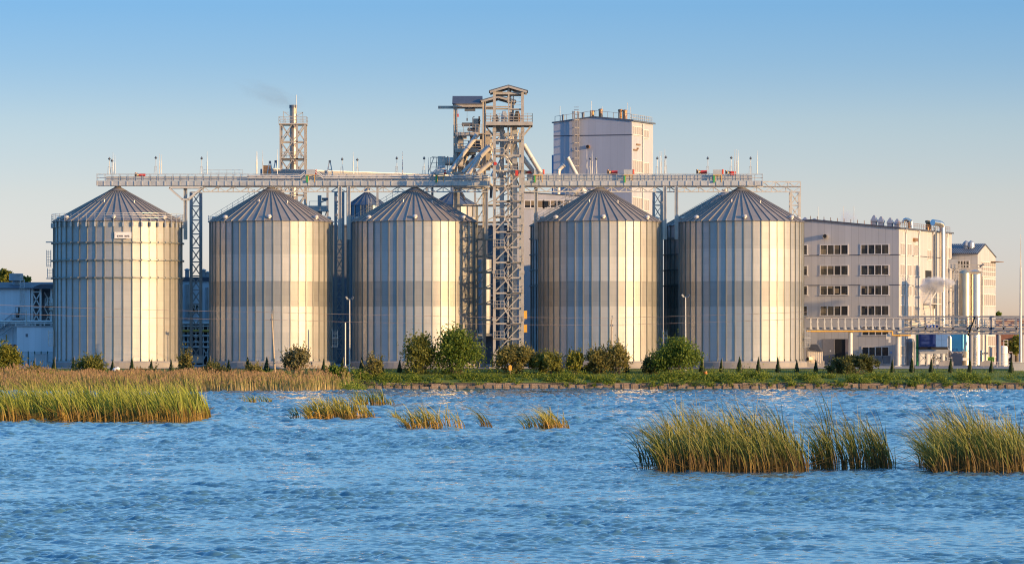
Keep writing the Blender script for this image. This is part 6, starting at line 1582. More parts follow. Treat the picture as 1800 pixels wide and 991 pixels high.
# retaining wall: board panels between posts
def retaining():
    x0 = PX(630, 800.4); x1 = PX(1820, 800.4); t = thing('retaining_wall', 'low weathered board retaining wall along the waterline', 'retaining wall', ((x0+x1)/2, 800.4, 0))
    rs = random.Random(8); n = 74; st = (x1-x0)/n
    mb = MB()
    for i in range(n):
        xa = x0+i*st; top = 0.95+rs.uniform(-0.12, 0.06)+0.12*math.sin(i*0.5); lean = rs.uniform(-0.08, 0.12)
        if rs.random() < 0.08: top = 0.45
        for j in range(4):
            z = -0.4+j*0.38; zt = min(z+0.36, top)
            if zt <= z: continue
            e = rs.uniform(-0.012, 0.012)
            mb.add([(xa, 800.35+e+lean*0, z), (xa+st, 800.35+e, z+rs.uniform(-.02, .02)), (xa+st, 800.35+e+0.08, z), (xa, 800.43+e, z), (xa, 800.35+e+lean*zt, zt+rs.uniform(-.04, .04)), (xa+st, 800.35+e+lean*zt, zt), (xa+st, 800.43+e+lean*zt, zt), (xa, 800.43+e+lean*zt, zt)],
                   [(0,3,2,1),(4,5,6,7),(0,1,5,4),(1,2,6,5),(2,3,7,6),(3,0,4,7)])
    mb.build('boards', mat('bank_boards', (0.25, 0.185, 0.135), 0.9, 0, 0.35, 0.7, island=0.14, bump=0.4), t)
    for i in range(n+1):
        x = x0+i*st+rs.uniform(-0.1, 0.1); mb = MB(); mb.bar((x, 800.2, -0.6), (x+rs.uniform(-0.1, 0.1), 800.15+rs.uniform(-0.1, 0.1), 0.85+rs.uniform(-0.35, 0.25)), 0.11); mb.build('post', mat('dark_bank_post', (0.10, 0.08, 0.07), 0.9), t)
retaining()
# ------------------------------------------------------------------ vegetation
def leaf_mat(name, cols, trans=0.25, rough=0.6):
    m, nt, b = nodes_of(name); L = nt.links.new
    geo = N(nt, 'ShaderNodeNewGeometry')
    r = ramp(nt, [(i/(len(cols)-1) if len(cols) > 1 else 0, c) for i, c in enumerate(cols)])
    nz = N(nt, 'ShaderNodeTexNoise'); nz.inputs['Scale'].default_value = 0.7; nz.inputs['Detail'].default_value = 3; L(geo.outputs['Position'], nz.inputs['Vector'])
    ma = N(nt, 'ShaderNodeMath', operation='MULTIPLY_ADD'); L(geo.outputs['Random Per Island'], ma.inputs[0]); ma.inputs[1].default_value = 0.6
    mb_ = N(nt, 'ShaderNodeMath', operation='MULTIPLY_ADD'); L(nz.outputs['Fac'], mb_.inputs[0]); mb_.inputs[1].default_value = 1.0; mb_.inputs[2].default_value = -0.3; L(mb_.outputs[0], ma.inputs[2])
    L(ma.outputs[0], r.inputs['Fac']); L(r.outputs['Color'], b.inputs['Base Color'])
    b.inputs['Roughness'].default_value = rough; b.inputs['Specular IOR Level'].default_value = 0.25
    tr = N(nt, 'ShaderNodeBsdfTranslucent'); L(r.outputs['Color'], tr.inputs['Color'])
    mx = N(nt, 'ShaderNodeMixShader'); mx.inputs[0].default_value = trans
    out = nt.nodes['Material Output']; L(b.outputs[0], mx.inputs[1]); L(tr.outputs[0], mx.inputs[2]); L(mx.outputs[0], out.inputs['Surface'])
    return m
M_BARK = mat('bark', (0.11, 0.085, 0.06), 0.9, 0, 0.2, 3)
LEAF = {
 'green': leaf_mat('shrub_green', [(0.07, 0.11, 0.018), (0.14, 0.20, 0.03), (0.25, 0.29, 0.045)], 0.42),
 'olive': leaf_mat('shrub_olive', [(0.12, 0.13, 0.027), (0.19, 0.195, 0.04), (0.29, 0.27, 0.065)], 0.42),
 'grey': leaf_mat('shrub_grey_olive', [(0.15, 0.135, 0.042), (0.23, 0.205, 0.06), (0.34, 0.29, 0.09)], 0.42),
 'pale': leaf_mat('shrub_pale', [(0.12, 0.11, 0.05), (0.20, 0.18, 0.08), (0.28, 0.25, 0.11)]),
 'yellow': leaf_mat('shrub_yellow', [(0.09, 0.11, 0.015), (0.17, 0.18, 0.025), (0.28, 0.24, 0.04)]),
 'dark': leaf_mat('shrub_dark', [(0.06, 0.07, 0.022), (0.10, 0.11, 0.034), (0.16, 0.155, 0.05)], 0.35),
 'thuja': leaf_mat('thuja_green', [(0.012, 0.028, 0.010), (0.022, 0.045, 0.014), (0.04, 0.065, 0.02)], 0.1),
 'bank': leaf_mat('bank_plants', [(0.05, 0.085, 0.014), (0.13, 0.19, 0.024), (0.26, 0.31, 0.04), (0.36, 0.34, 0.07)], 0.4),
 'grass': leaf_mat('lawn_grass', [(0.06, 0.09, 0.012), (0.12, 0.17, 0.02), (0.20, 0.23, 0.04)], 0.35),
}
def leaf_quad(mb, c, s, rs, n=None):
    if n is None:
        n = Vector((rs.gauss(0, 1), rs.gauss(0, 1), rs.gauss(0, 1)+0.4)).normalized()
    u = n.orthogonal().normalized(); u.rotate(Matrix.Rotation(rs.uniform(0, 6.28), 3, n)); w_ = n.cross(u)
    a, b_ = s*rs.uniform(0.7, 1.3), s*rs.uniform(0.35, 0.6)
    mb.add([tuple(c-u*a), tuple(c+w_*b_), tuple(c+u*a), tuple(c-w_*b_)], [(0,1,2,3)])
def shrub(px, py_b, wpx, hpx, d, kind, label, n=2600, leaf=0.25, loose=0.0, name='bush', lean=0.0, group='bushes along the bank and lawn', seed=None, cat='bush', zb=None):
    k = F/d; w_, h = wpx/k, hpx/k; x = PX(px, d); z0 = ground_z(x, d) if zb is None else zb
    rs = random.Random(seed if seed is not None else int(px*7+py_b))
    h = PZ(py_b-hpx, d)-z0
    t = thing(name, label, cat, (x, d, z0), 0, group)
    mb = MB(); cl = []
    nb = int(20+w_*h*0.9)
    for i in range(nb):
        th = rs.uniform(0, 2*math.pi); v = rs.random()**0.6; rad = (rs.random()**0.45)
        f = 0.55+0.45*math.sin(math.pi*min(1, 0.12+v*0.88)) if loose < 0.5 else 0.75
        f *= (1-v**3*0.45)*1.08
        cl.append((Vector((x+math.cos(th)*w_/2*rad*f+lean*v*h, d+math.sin(th)*w_/2*0.8*rad*f, z0+0.12*h+v*h*0.80+rs.uniform(-0.04, 0.04)*h)), rs.uniform(0.55, 1.1)*min(w_, h)*(0.20-0.05*loose)))
    for i in range(int(n*1.9)):
        c, s = rs.choice(cl)
        p = c+Vector((rs.gauss(0, s*0.75), rs.gauss(0, s*0.75), rs.gauss(0, s*0.8)))
        if p.z < z0+0.05: p.z = z0+rs.uniform(0.05, 0.4)
        leaf_quad(mb, p, leaf, rs)
    # whippy twigs standing out of the outline, with a few leaves
    for i in range(int(10+18*loose)):
        c, s = rs.choice(cl); dr = Vector((c.x-x, c.y-d, (c.z-z0)*0.9+0.4)).normalized(); L_ = rs.uniform(0.5, 1.3)*(0.5+loose)
        for j in range(8): leaf_quad(mb, c+dr*(s+L_*j/7)+Vector((rs.gauss(0, .05), 0, rs.gauss(0, .05))), leaf*0.75, rs)
    mb.build('foliage', LEAF[kind], t, fix=False)
    mb = MB()
    for i in range(9):
        c, s = rs.choice(cl); b0 = Vector((x+rs.uniform(-.15, .15)*w_, d+rs.uniform(-.1, .1)*w_, z0-0.1)); m_ = b0.lerp(c, 0.5)+Vector((0, 0, 0.1*h))
        mb.tube(b0, m_, 0.09, 6, 0.06); mb.tube(m_, c, 0.06, 6, 0.02)
    mb.build('stem', M_BARK, t, fix=False)
    return t
shrub(738, 657, 57, 61, 808.5, 'olive', 'dark olive bush left of the biggest green bush, before the centre silo', 2600)
shrub(804, 657, 76, 71, 808, 'green', 'biggest dense green bush at the right foot of the centre silo', 3800)
shrub(907, 657, 84, 46, 809, 'grey', 'broad grey-olive bush at the foot of the stair tower', 3000, loose=0.4)
shrub(962, 657, 60, 34, 808, 'olive', 'lower dark bush right of the small orange-yellow sign', 2000, loose=0.3)
shrub(1011, 657, 36, 36, 808, 'yellow', 'small yellow-green bush before the left side of the fourth silo', 900, loose=0.8)
shrub(1052, 657, 56, 40, 808.5, 'grey', 'straggly brown-olive bush at the upright wire pole', 1500, loose=0.8)
shrub(1084, 657, 44, 50, 808, 'grey', 'tall whippy bush right of the upright wire pole', 1100, loose=1.0)
shrub(1187, 657, 88, 55, 808, 'green', 'broad rounded green bush below the right lamp post', 3600, lean=0.08)
shrub(1142, 657, 26, 24, 808.6, 'dark', 'low dark bush tucked left of the broad rounded one', 700)
shrub(1505, 657, 108, 29, 809, 'dark', 'long low dark bush in front of the loading gate', 3000, loose=0.2)
shrub(521, 660, 50, 48, 806.5, 'pale', 'pale feathery bush before the second silo', 1300, loose=1.0)
shrub(158, 656, 56, 27, 803, 'olive', 'low olive bush among reeds before the signed silo', 1500, loose=0.4)
shrub(12, 655, 44, 46, 800, 'yellow', 'yellow-green bush at the far left edge of the bank', 1900, loose=0.3)
shrub(327, 655, 26, 34, 801, 'grey', 'thin weedy bush at the right foot of the signed silo', 600, loose=1.0)
shrub(660, 657, 30, 22, 804, 'grey', 'small dry bush left of the dark olive bush', 400, loose=1.0)
shrub(650, 658, 20, 26, 803.6, 'pale', 'spindly dry weed left of the centre bushes', 160, loose=1.0)
shrub(1050, 657, 60, 20, 810, 'dark', 'low dark undergrowth bush under the straggly brown-olive one', 900)

shrub(372, 666, 64, 25, 797, 'dark', 'dark weedy bush in the reeds right of the signed silo', 1500, loose=0.4)
shrub(58, 668, 52, 22, 794, 'grey', 'low brown-olive bush in the reeds before the pale kiosk', 1100, loose=0.6)
shrub(262, 667, 44, 17, 795, 'dark', 'low dark bush in the reeds before the signed silo', 800, loose=0.5)
shrub(446, 664, 46, 20, 797, 'grey', 'low brown bush in the reeds before the left side of the second silo', 900, loose=0.7)
shrub(588, 666, 58, 20, 799, 'green', 'low green bush where the dry reeds end before the left lamp post', 1200, loose=0.5)
def make_thuja(seed):
    rs = random.Random(seed); h = 2.45
    t = thing('thuja', 'x', 'conical shrub', (0, 0, 0), 0, 'row of small conical thujas along the lawn edge')
    mb = MB()
    for i in range(520):
        v = rs.random()**1.35; rad = (0.62*(1-v)**0.85*min(1, 0.55+v*4)) ; th = rs.uniform(0, 6.28); q = rad*(rs.random()**0.35)
        p = Vector((math.cos(th)*q, math.sin(th)*q, 0.08+v*h*0.95))
        n = Vector((math.cos(th), math.sin(th), 0.25+rs.uniform(-.3, .3))).normalized()
        u = Vector((rs.uniform(-.25, .25), rs.uniform(-.25, .25), 1)).normalized(); w_ = n.cross(u).normalized()
        a, b_ = 0.17*rs.uniform(0.7, 1.2), 0.07
        mb.add([tuple(p-u*a), tuple(p+w_*b_), tuple(p+u*a), tuple(p-w_*b_)], [(0,1,2,3)])
    mb.build('foliage', LEAF['thuja'], t, local=True, fix=False)
    mb = MB(); mb.tube((0, 0, -0.1), (0, 0, h*0.8), 0.05, 6, 0.02); mb.build('trunk', M_BARK, t, local=True)
    mb = MB(); mb.tube((0.22, -0.32, -0.1), (0.22, -0.32, 2.75), 0.035, 6); mb.build('stake', mat('weathered_stake', (0.34, 0.28, 0.2), 0.8), t, local=True)
    return t
def thujas():
    protos = [make_thuja(60+i) for i in range(4)]
    first = [True]*4
    places = []
    names = [(0, 100, 'before the pale kiosk'), (100, 322, 'before the signed silo'), (322, 368, 'before the gap right of the signed silo'), (360, 590, 'before the second silo'), (590, 617, 'in the gap by the left lamp post'), (612, 842, 'before the centre silo'), (842, 945, 'before the stair tower'), (945, 1165, 'before the fourth silo'), (1165, 1192, 'in the gap by the right lamp post'), (1192, 1416, 'before the last silo'), (1416, 1580, 'before the office front'), (1580, 1672, 'before the navy cooling unit'), (1672, 1800, 'before the right hand tanks')]
    xs = [60, 95, 129.3, 198, 232, 266, 300.8, 368, 402, 435.5, 469, 569, 602, 636, 670, 702.5, 1101, 1135, 1234, 1268, 1300, 1333, 1367.5, 1400.5, 1434, 1568.5, 1603, 1637, 1671, 1705, 1742.5, 1777.5]
    counts = {}
    for i, px in enumerate(xs):
        reg = [n for a, b_, n in names if a <= px < b_][0]
        counts.setdefault(reg, []).append(px)
    ordn = ['first', 'second', 'third', 'fourth', 'fifth', 'sixth', 'seventh']
    rs = random.Random(77)
    for reg, lst in counts.items():
        for j, px in enumerate(lst):
            d = 812.0+rs.uniform(-0.4, 0.4); x = PX(px, d); z = ground_z(x, d)-0.02
            lb = 'small dark conical thuja ' + reg + ('' if len(lst) == 1 else ', %s of %s from the left' % (ordn[j], ['', 'one', 'two', 'three', 'four', 'five', 'six', 'seven'][len(lst)]))
            k = rs.randrange(4); s = rs.uniform(0.86, 1.12)
            if first[k]: o = protos[k]; first[k] = False; o.location = (x, d, z); o['label'] = lb
            else: o = dup(protos[k], (x, d, z), lb)
            o.rotation_euler = (0, 0, 0); o.scale = (s*rs.uniform(0.9, 1.12), s, s)
    for k in range(4):
        if first[k]:
            for c in list(protos[k].children): bpy.data.objects.remove(c)
            bpy.data.objects.remove(protos[k])
thujas()

# far trees
def tree(px, py_b, wpx, hpx, d, label, kind='green', n=2600):
    k = F/d; x = PX(px, d); z0 = 4.0; zt = PZ(py_b-hpx, d); w_ = wpx/k; h = zt-z0
    rs = random.Random(int(px*3)+5); t = thing('tree', label, 'tree', (x, d, z0), 0, 'trees standing beyond the plant')
    mb = MB(); cl = []
    for i in range(26):
        v = rs.random(); th = rs.uniform(0, 6.28); f = math.sin(math.pi*(0.15+0.8*v))**0.7
        cl.append(Vector((x+math.cos(th)*w_/2*f*rs.random()**0.4, d+math.sin(th)*w_/2*f*rs.random()**0.4, z0+h*(0.45+0.5*v))))
    for i in range(n):
        c = rs.choice(cl); leaf_quad(mb, c+Vector((rs.gauss(0, w_*0.065), rs.gauss(0, w_*0.065), rs.gauss(0, w_*0.05))), 0.42, rs)
    mb.build('crown', LEAF[kind], t, fix=False)
    mb = MB(); mb.tube((x, d, z0-0.3), (x, d, z0+h*0.55), 0.4, 8, 0.25)
    for c in cl[:8]: mb.tube((x, d, z0+h*rs.uniform(0.3, 0.5)), c, 0.15, 6, 0.05)
    mb.build('trunk', M_BARK, t, fix=False)
tree(4, 500, 50, 34, 1000, 'sunlit tree behind the shed at the far left, taller of two', 'yellow'); tree(44, 500, 44, 19, 1005, 'sunlit tree behind the shed roof, smaller right one of two', 'yellow', 1800)
tree(1755, 560, 16, 15, 985, 'small dark tree showing right of the gabled house', 'green', 900); tree(1787, 620, 34, 30, 900, 'autumnal bushy tree under the mast at the right edge', 'yellow', 1500)

# ------------------------------------------------------------------ bank plants, lawn grass
def bank_plants():
    rs = random.Random(21); mb = MB(); cl = []
    xa, xb = PX(625, 802), PX(1830, 802)
    for i in range(620):
        x = rs.uniform(xa, xb); y = rs.uniform(800.3, 804.2)
        dens = mnoise.noise(Vector((x*0.10, y*0.2, 7.7)))
        if dens < -0.12 and rs.random() < 0.8: continue
        s = rs.uniform(0.22, 0.6)*(1.35 if dens > 0.15 else 0.9)*(1.45 if i % 4 == 0 else 0.85)
        if y < 801.2 and rs.random() < (0.55 if x < 25 else 0.2): continue
        if i % 5 == 0 and (x > 22 or rs.random() < 0.35) and mnoise.noise(Vector((x*0.28, 3.1, 0))) > -0.12: y = rs.uniform(799.85, 800.4); s *= 0.8
        c = Vector((x, y, ground_z(x, max(y, 801.0))+s*0.25 - (rs.uniform(0.1, 0.75) if y < 801 else 0)))
        nl = int(95*s*1.6)
        for j in range(nl):
            v = Vector((rs.gauss(0, s*0.85), rs.gauss(0, s*0.5), abs(rs.gauss(0, s*0.75))))
            leaf_quad(mb, c+v, 0.15, rs)
    mb.build('bank_plants', LEAF['bank'], None, loc=(0, 802, 1), fix=False)
    o = bpy.data.objects['bank_plants']; tag(o, 'leafy green weeds spilling over the bank boards', 'ground cover', None, 'stuff')
    # grass blades on lawn and bank edge
    mb = MB(); rs = random.Random(22)
    for i in range(15000):
        px = rs.uniform(560, 1820); y = 804+rs.random()**1.5*19; x = PX(px, y); z = ground_z(x, y); h = rs.uniform(0.10, 0.26)*(1.5 if y < 808 else 1.0); a = rs.uniform(0, 6.28); w_ = 0.035+0.03*rs.random()
        dx, dy = math.cos(a)*w_, math.sin(a)*w_*0.5
        mb.add([(x-dx, y-dy, z-0.02), (x+dx, y+dy, z-0.02), (x-0.1*h+rs.gauss(0, .05), y, z+h)], [(0, 1, 2)])
    o = mb.build('grass', LEAF['grass'], None, loc=(0, 810, 2.5), fix=False); tag(o, 'short green grass of the lawn before the silos', 'grass', None, 'stuff')
bank_plants()

# ------------------------------------------------------------------ reeds
def reed_mat(name, base, mid, tip, h, plume=None):
    m, nt, b = nodes_of(name); L = nt.links.new
    geo = N(nt, 'ShaderNodeNewGeometry'); sx = N(nt, 'ShaderNodeSeparateXYZ'); L(geo.outputs['Position'], sx.inputs[0])
    at = N(nt, 'ShaderNodeAttribute'); at.attribute_name = 'along'
    r1 = ramp(nt, [(0.0, base[0]), (0.28, base[1]), (0.5, mid[0]), (0.8, mid[1]), (1.0, tip)])
    r2 = ramp(nt, [(0.0, [c*0.9 for c in base[1]]), (0.3, base[0]), (0.6, mid[1]), (1.0, [min(1, c*1.25) for c in tip])])
    L(at.outputs['Fac'], r1.inputs['Fac']); L(at.outputs['Fac'], r2.inputs['Fac'])
    nzp = N(nt, 'ShaderNodeTexNoise'); nzp.inputs['Scale'].default_value = 0.45; nzp.inputs['Detail'].default_value = 3; L(geo.outputs['Position'], nzp.inputs['Vector'])
    pf = N(nt, 'ShaderNodeMath', operation='MULTIPLY_ADD'); L(nzp.outputs['Fac'], pf.inputs[0]); pf.inputs[1].default_value = 2.4; pf.inputs[2].default_value = -1.2; pf.use_clamp = False
    pa = N(nt, 'ShaderNodeMath', operation='ADD'); pa.use_clamp = True; L(pf.outputs[0], pa.inputs[0]); L(geo.outputs['Random Per Island'], pa.inputs[1])
    mx = N(nt, 'ShaderNodeMix', data_type='RGBA'); L(pa.outputs[0], mx.inputs['Factor']); L(r1.outputs['Color'], mx.inputs['A']); L(r2.outputs['Color'], mx.inputs['B'])
    wn = N(nt, 'ShaderNodeTexWhiteNoise', noise_dimensions='1D'); L(geo.outputs['Random Per Island'], wn.inputs['W'])
    mr = N(nt, 'ShaderNodeMapRange'); L(wn.outputs['Value'], mr.inputs['Value']); mr.inputs['To Min'].default_value = 0.45; mr.inputs['To Max'].default_value = 1.5
    hs = N(nt, 'ShaderNodeHueSaturation'); L(mx.outputs['Result'], hs.inputs['Color']); L(mr.outputs[0], hs.inputs['Value'])
    L(hs.outputs['Color'], b.inputs['Base Color']); b.inputs['Roughness'].default_value = 0.55; b.inputs['Specular IOR Level'].default_value = 0.3
    tr = N(nt, 'ShaderNodeBsdfTranslucent'); L(hs.outputs['Color'], tr.inputs['Color'])
    ms = N(nt, 'ShaderNodeMixShader'); ms.inputs[0].default_value = 0.3
    L(b.outputs[0], ms.inputs[1]); L(tr.outputs[0], ms.inputs[2]); L(ms.outputs[0], nt.nodes['Material Output'].inputs['Surface'])
    return m
M_REED = reed_mat('green_reed', ((0.10, 0.055, 0.02), (0.20, 0.135, 0.03)), ((0.10, 0.125, 0.022), (0.155, 0.175, 0.028)), (0.40, 0.32, 0.09), 2.6)
M_REEDG = reed_mat('yellow_green_reed', ((0.18, 0.095, 0.025), (0.36, 0.23, 0.035)), ((0.19, 0.215, 0.025), (0.24, 0.265, 0.03)), (0.36, 0.35, 0.055), 2.6)
M_REEDB = reed_mat('dry_bank_reed', ((0.50, 0.36, 0.16), (0.42, 0.32, 0.11)), ((0.20, 0.20, 0.045), (0.25, 0.21, 0.055)), (0.36, 0.22, 0.10), 2.6)
M_REEDY = reed_mat('golden_reed', ((0.30, 0.16, 0.04), (0.46, 0.28, 0.05)), ((0.30, 0.26, 0.035), (0.34, 0.30, 0.04)), (0.46, 0.37, 0.07), 2.6)
class RB:
    """reed builder with an 'along' value per vertex"""
    def __init__(s): s.v = []; s.f = []; s.a = []
    def blade(s, x, y, z, h, lx, ly, w_, rs, seg=5, droop=2.2, kink=0):
        a = rs.uniform(-0.9, 0.9); wx, wy = math.cos(a), math.sin(a)
        o = len(s.v)
        for j in range(seg+1):
            t = j/seg
            cx = x+lx*t**droop; cy = y+ly*t**droop
            cz = z+h*(t if droop < 1 else t-0.18*abs(lx)/max(h, .1)*t**4)
            ww = w_*(1-t**2.2)*(0.75+0.5*min(1, t*3))+0.003
            s.v += [(cx-wx*ww, cy-wy*ww, cz), (cx+wx*ww, cy+wy*ww, cz)]; s.a += [t, t]
        s.f += [(o+2*j, o+2*j+1, o+2*j+3, o+2*j+2) for j in range(seg)]
    def stick(s, p, q, w_, t0=0.0, t1=0.2):
        o = len(s.v); p = Vector(p); q = Vector(q)
        s.v += [(p.x, p.y, p.z-w_), (p.x, p.y, p.z+w_), (q.x, q.y, q.z+w_), (q.x, q.y, q.z-w_)]; s.a += [t0, t0, t1, t1]; s.f += [(o, o+1, o+2, o+3)]
    def build(s, name, m, loc, parent=None):
        me = bpy.data.meshes.new(name)
        v = np.array(s.v)-np.array(loc)
        me.from_pydata(v.tolist(), [], s.f)
        at = me.attributes.new('along', 'FLOAT', 'POINT'); at.data.foreach_set('value', np.array(s.a, dtype=np.float32))
        me.materials.append(m); o = bpy.data.objects.new(name, me); COL.objects.link(o)
        if parent: o.parent = parent
        else: o.location = loc
        return o
def reed_clump(px0, px1, py_b, hpx, depth, n, label, m=None, w_=0.0145, lean=0.5, sparse=0.0, seed=1, edge=0.25, tussock=0):
    d0 = F*ZC/(py_b-H); k = F/d0; x0, x1 = PX(px0, d0), PX(px1, d0); h0 = hpx*1.27/k
    rs = random.Random(seed); rb = RB(); loc = ((x0+x1)/2, d0, 0)
    centres = [(rs.uniform(x0, x1), d0+rs.random()*depth) for _ in range(max(3, tussock))]
    skip = 0
    for i in range(n):
        if tussock and rs.random() < 0.8:
            cx, cy = rs.choice(centres); x = cx+rs.gauss(0, (x1-x0)*0.02+0.08); y = cy+rs.gauss(0, 0.15)
        else:
            x = rs.uniform(x0, x1); y = d0+rs.random()*depth
        if y < d0: y = d0+rs.random()*0.2
        if not tussock and mnoise.noise(Vector((x*(0.9 if k > 30 else 0.55), y*0.7, seed+0.5))) < -0.12 and rs.random() < 0.8: continue
        u = min(1, max(0, (x-x0)/(x1-x0)))
        e = min(1, min(u, 1-u)/edge+0.35) if edge > 0 else 1
        patch = 0.80+0.34*mnoise.noise(Vector((x*0.8, y*0.5, seed)))+0.14*mnoise.noise(Vector((x*3.1, y*1.5, seed)))
        h = h0*patch*(0.55+0.45*e)*min(1.2, max(0.45, rs.gauss(0.86, 0.2)))
        l = -h*lean*max(-0.15, rs.gauss(0.8, 0.45))*(1.4 if u < 0.12 else 1)
        z0 = -0.15
        rb.blade(x, y, z0, h, l, rs.gauss(0, 0.12)*h, w_*rs.uniform(0.7, 1.3), rs, 6, rs.uniform(1.7, 2.8))
    # bent and broken dry leaves near the water
    for i in range(n//14):
        x = rs.uniform(x0, x1); y = d0-0.1+rs.random()*depth*0.6; L_ = h0*rs.uniform(0.2, 0.6); s = rs.choice((-1, -1, 1))
        rb.stick((x, y, rs.uniform(0.0, 0.2)), (x+s*L_, y+rs.gauss(0, .2), rs.uniform(0.0, 0.7)*h0*0.5), w_*0.55, 0.0, 0.22)
    o = rb.build('reed_clump', m or M_REED, loc); tag(o, label, 'reeds', 'clumps of reeds growing in the lake')
    return o
reed_clump(1160, 1425, 830, 104, 8.0, 2250, 'largest dense reed clump in the right foreground water', seed=3, lean=0.42)
reed_clump(1122, 1215, 826, 92, 2.5, 90, 'sparse wind-bent reeds at the left fringe of the largest clump', seed=13, lean=0.62)
reed_clump(1425, 1578, 825, 104, 3.2, 380, 'thin open stand of reeds right of the largest clump', seed=4, lean=0.45, tussock=20)
reed_clump(1645, 1850, 832, 104, 8.0, 1900, 'reed clump cut off by the right picture edge', seed=5, lean=0.5)
reed_clump(1620, 1680, 822, 94, 2.0, 100, 'sparse dark reeds at the left fringe of the right edge clump', seed=15, lean=0.7)
# broad green bed on the left
reed_clump(-40, 335, 742, 62, 26.0, 6500, 'broad yellow-green reed bed at the left edge of the lake', M_REEDG, w_=0.03, seed=6, lean=0.5, edge=0.02)
reed_clump(240, 352, 737, 50, 16.0, 1300, 'tapering right tail of the broad left reed bed', M_REEDG, w_=0.028, seed=16, lean=0.45, edge=0.2)
reed_clump(538, 655, 737, 42, 5.0, 420, 'tufted mid-lake reed clump before the second silo', M_REEDY, w_=0.026, seed=7, lean=0.6, tussock=26)
reed_clump(590, 690, 712, 28, 4.0, 150, 'faint reeds just behind the tufted mid-lake clump', M_REEDG, w_=0.03, seed=17, lean=0.6, tussock=10)
reed_clump(510, 530, 736, 26, 1.0, 22, 'few dark reeds left of the tufted mid-lake clump', M_REED, w_=0.025, seed=27, lean=0.7)
reed_clump(712, 810, 754, 46, 4.0, 200, 'wind-swept mid-lake reed clump before the centre silo', M_REEDY, w_=0.022, seed=8, lean=0.75, tussock=16)
reed_clump(690, 705, 735, 26, 1.0, 24, 'tiny reed tuft left of the wind-swept clump', M_REEDG, w_=0.024, seed=18, lean=0.9)
reed_clump(846, 866, 752, 46, 1.2, 46, 'slender curved reeds right of the wind-swept clump', M_REED, w_=0.022, seed=9, lean=0.8)
reed_clump(922, 1000, 754, 44, 3.0, 150, 'golden curved reed clump in the middle of the lake', M_REEDY, w_=0.022, seed=10, lean=0.85, tussock=12)
reed_clump(428, 450, 708, 20, 2.0, 60, 'small distant reed tuft near the left reed bed, left of two', M_REEDG, w_=0.03, seed=11, lean=0.6)
reed_clump(456, 478, 708, 20, 2.0, 40, 'small distant reed tuft near the left reed bed, right of two', M_REEDG, w_=0.03, seed=12, lean=0.6)
reed_clump(460, 470, 723, 22, 1.0, 16, 'lone few reeds in front of the two distant tufts', M_REEDG, w_=0.026, seed=14, lean=0.6)
def bank_reeds():
    rs = random.Random(31); rb = RB()
    for i in range(15000):
        px = rs.uniform(-60, 640); v = rs.random()
        y = 738+v*66
        # the reed shore narrows towards the right
        lim = 740 + max(0, (px-560))*0.75 + 7*mnoise.noise(Vector((px*0.02, 0.3, 9)))
        if y < lim: continue
        if y > 770 and px > 470 and rs.random() < 0.75: continue
        x = PX(px, y); z = max(-0.1, ground_z(x, y)-0.05)
        h = rs.uniform(1.2, 3.1)*(0.9+0.7*mnoise.noise(Vector((x*0.22, y*0.12, 2))))
        zt_max = PZ(652 - 17*mnoise.noise(Vector((x*0.13, y*0.03, 1))) - 8*mnoise.noise(Vector((x*0.45, y*0.05, 6))) - 4*mnoise.noise(Vector((x*0.9, 1, 1))), y)
        if z+h > zt_max+0.3: h = max(0.6, zt_max+0.3*rs.random()-z)
        rb.blade(x, y, z, h, -h*rs.uniform(0.0, 0.22), 0, 0.04, rs, 3, 2.0)
        if rs.random() < 0.5:                      # feathery brown plume
            o = len(rb.v); px_ = x-h*0.12
            for q in range(2):
                a = rs.uniform(-0.5, 0.5); c = (px_+rs.gauss(0, .06), y, z+h*0.94+rs.gauss(0, .05)); s = rs.uniform(0.09, 0.17)
                o = len(rb.v); rb.v += [(c[0]-s*0.5, c[1], c[2]-s), (c[0]+s*0.45, c[1], c[2]-s*0.6), (c[0]-s*0.2, c[1]+.02, c[2]+s*1.4)]; rb.a += [1, 1, 1]; rb.f.append((o, o+1, o+2))
    o = rb.build('reed_bed', M_REEDB, (PX(300, 760), 760, 0)); tag(o, 'dry brown reed belt along the left shore below the silos', 'reed belt', None, 'stuff')
    # green weeds at the top of the same bank
    mb = MB(); rs = random.Random(33)
    for i in range(640):
        px = rs.uniform(-40, 640); y = rs.uniform(775, 806) if px < 470 else rs.uniform(768, 805); x = PX(px, y); s = rs.uniform(0.25, 0.6)*(1.5 if mnoise.noise(Vector((x*0.2, 4.4, 0))) > 0.1 else 0.9); c = Vector((x, y, ground_z(x, y)+s*0.3))
        for j in range(int(110*s)): leaf_quad(mb, c+Vector((rs.gauss(0, s), rs.gauss(0, s*.7), abs(rs.gauss(0, s*.7)))), 0.17, rs)
    o = mb.build('bank_weeds', LEAF['bank'], None, loc=(PX(300, 800), 800, 1), fix=False); tag(o, 'green weeds on the bank behind the dry reed belt', 'ground cover', None, 'stuff')
bank_reeds()

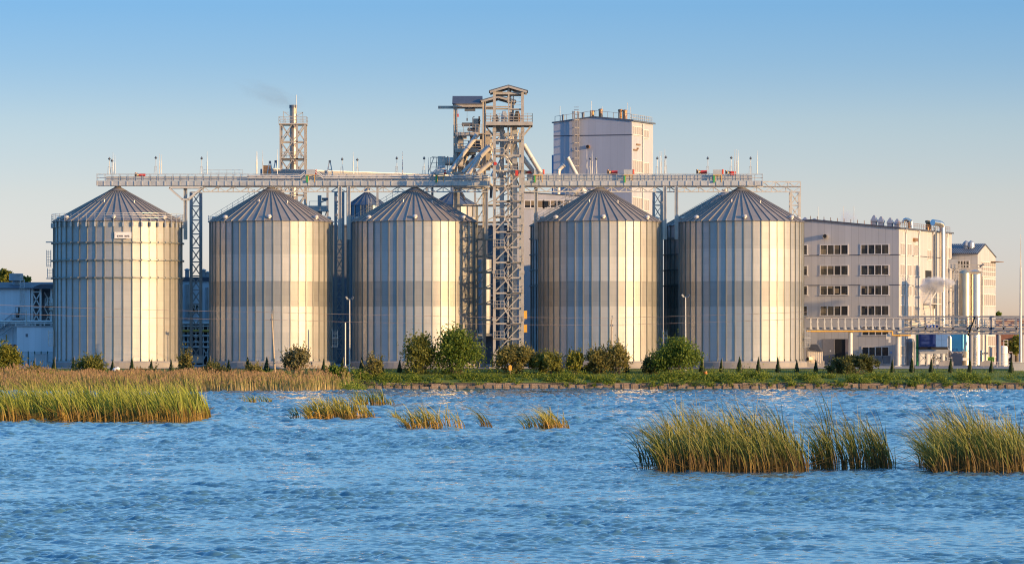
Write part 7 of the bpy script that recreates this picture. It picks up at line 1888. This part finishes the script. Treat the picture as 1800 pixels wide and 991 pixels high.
# ------------------------------------------------------------------ steam and smoke
def puff(name, px, py, d, size, label, col, dens, seed, tilt=0.0, cat='steam', group=None, noise_scale=1.6, aniso=0.0):
    c = P(px, py, d); bm = bmesh.new(); bmesh.ops.create_icosphere(bm, subdivisions=3, radius=1.0); me = bpy.data.meshes.new(name); bm.to_mesh(me); bm.free()
    m = bpy.data.materials.new(name+'_vapour'); m.use_nodes = True; nt = m.node_tree; L = nt.links.new; nt.nodes.remove(nt.nodes['Principled BSDF'])
    v = N(nt, 'ShaderNodeVolumePrincipled'); v.inputs['Color'].default_value = (*col, 1); v.inputs['Anisotropy'].default_value = aniso
    tc = N(nt, 'ShaderNodeTexCoord'); ln = N(nt, 'ShaderNodeVectorMath', operation='LENGTH'); L(tc.outputs['Object'], ln.inputs[0])
    nz = N(nt, 'ShaderNodeTexNoise'); nz.inputs['Scale'].default_value = noise_scale; nz.inputs['Detail'].default_value = 2.5; nz.noise_dimensions = '4D'; nz.inputs['W'].default_value = seed; L(tc.outputs['Object'], nz.inputs['Vector'])
    a = N(nt, 'ShaderNodeMath', operation='MULTIPLY_ADD'); L(nz.outputs['Fac'], a.inputs[0]); a.inputs[1].default_value = -2.2; L(ln.outputs['Value'], a.inputs[2])
    mr = N(nt, 'ShaderNodeMapRange'); L(a.outputs[0], mr.inputs['Value']); mr.inputs['From Min'].default_value = -0.15; mr.inputs['From Max'].default_value = -0.75; mr.inputs['To Min'].default_value = 0; mr.inputs['To Max'].default_value = dens
    # nothing outside the unit ball
    L(mr.outputs[0], v.inputs['Density']); L(v.outputs[0], nt.nodes['Material Output'].inputs['Volume'])
    me.materials.append(m); o = bpy.data.objects.new(name, me); COL.objects.link(o); o.location = c; o.scale = size; o.rotation_euler = (0, tilt, 0)
    tag(o, label, cat, group, 'stuff'); return o
puff('steam', 1646, 500, 862, (3.4, 1.6, 1.7), 'white steam drifting before the office end wall', (0.97, 0.97, 0.97), 1.8, 1.0, R(-6))
puff('steam', 1630, 520, 863, (1.8, 1.2, 2.6), 'faint steam trail below the white steam cloud', (0.95, 0.95, 0.95), 0.5, 4.0)
puff('steam', 1490, 382, 880, (2.0, 1.3, 1.6), 'thin grey steam above the office roof', (0.75, 0.75, 0.85), 0.35, 2.0)
puff('smoke', 474, 166, 900, (7.5, 1.6, 2.2), 'faint dark smoke drifting left from the chimney', (0.35, 0.38, 0.42), 0.09, 3.0, R(17), 'smoke')
puff('smoke', 503, 181, 900, (2.6, 0.9, 1.2), 'denser wisp of smoke leaving the chimney mouth', (0.35, 0.38, 0.42), 0.11, 6.0, R(35), 'smoke')
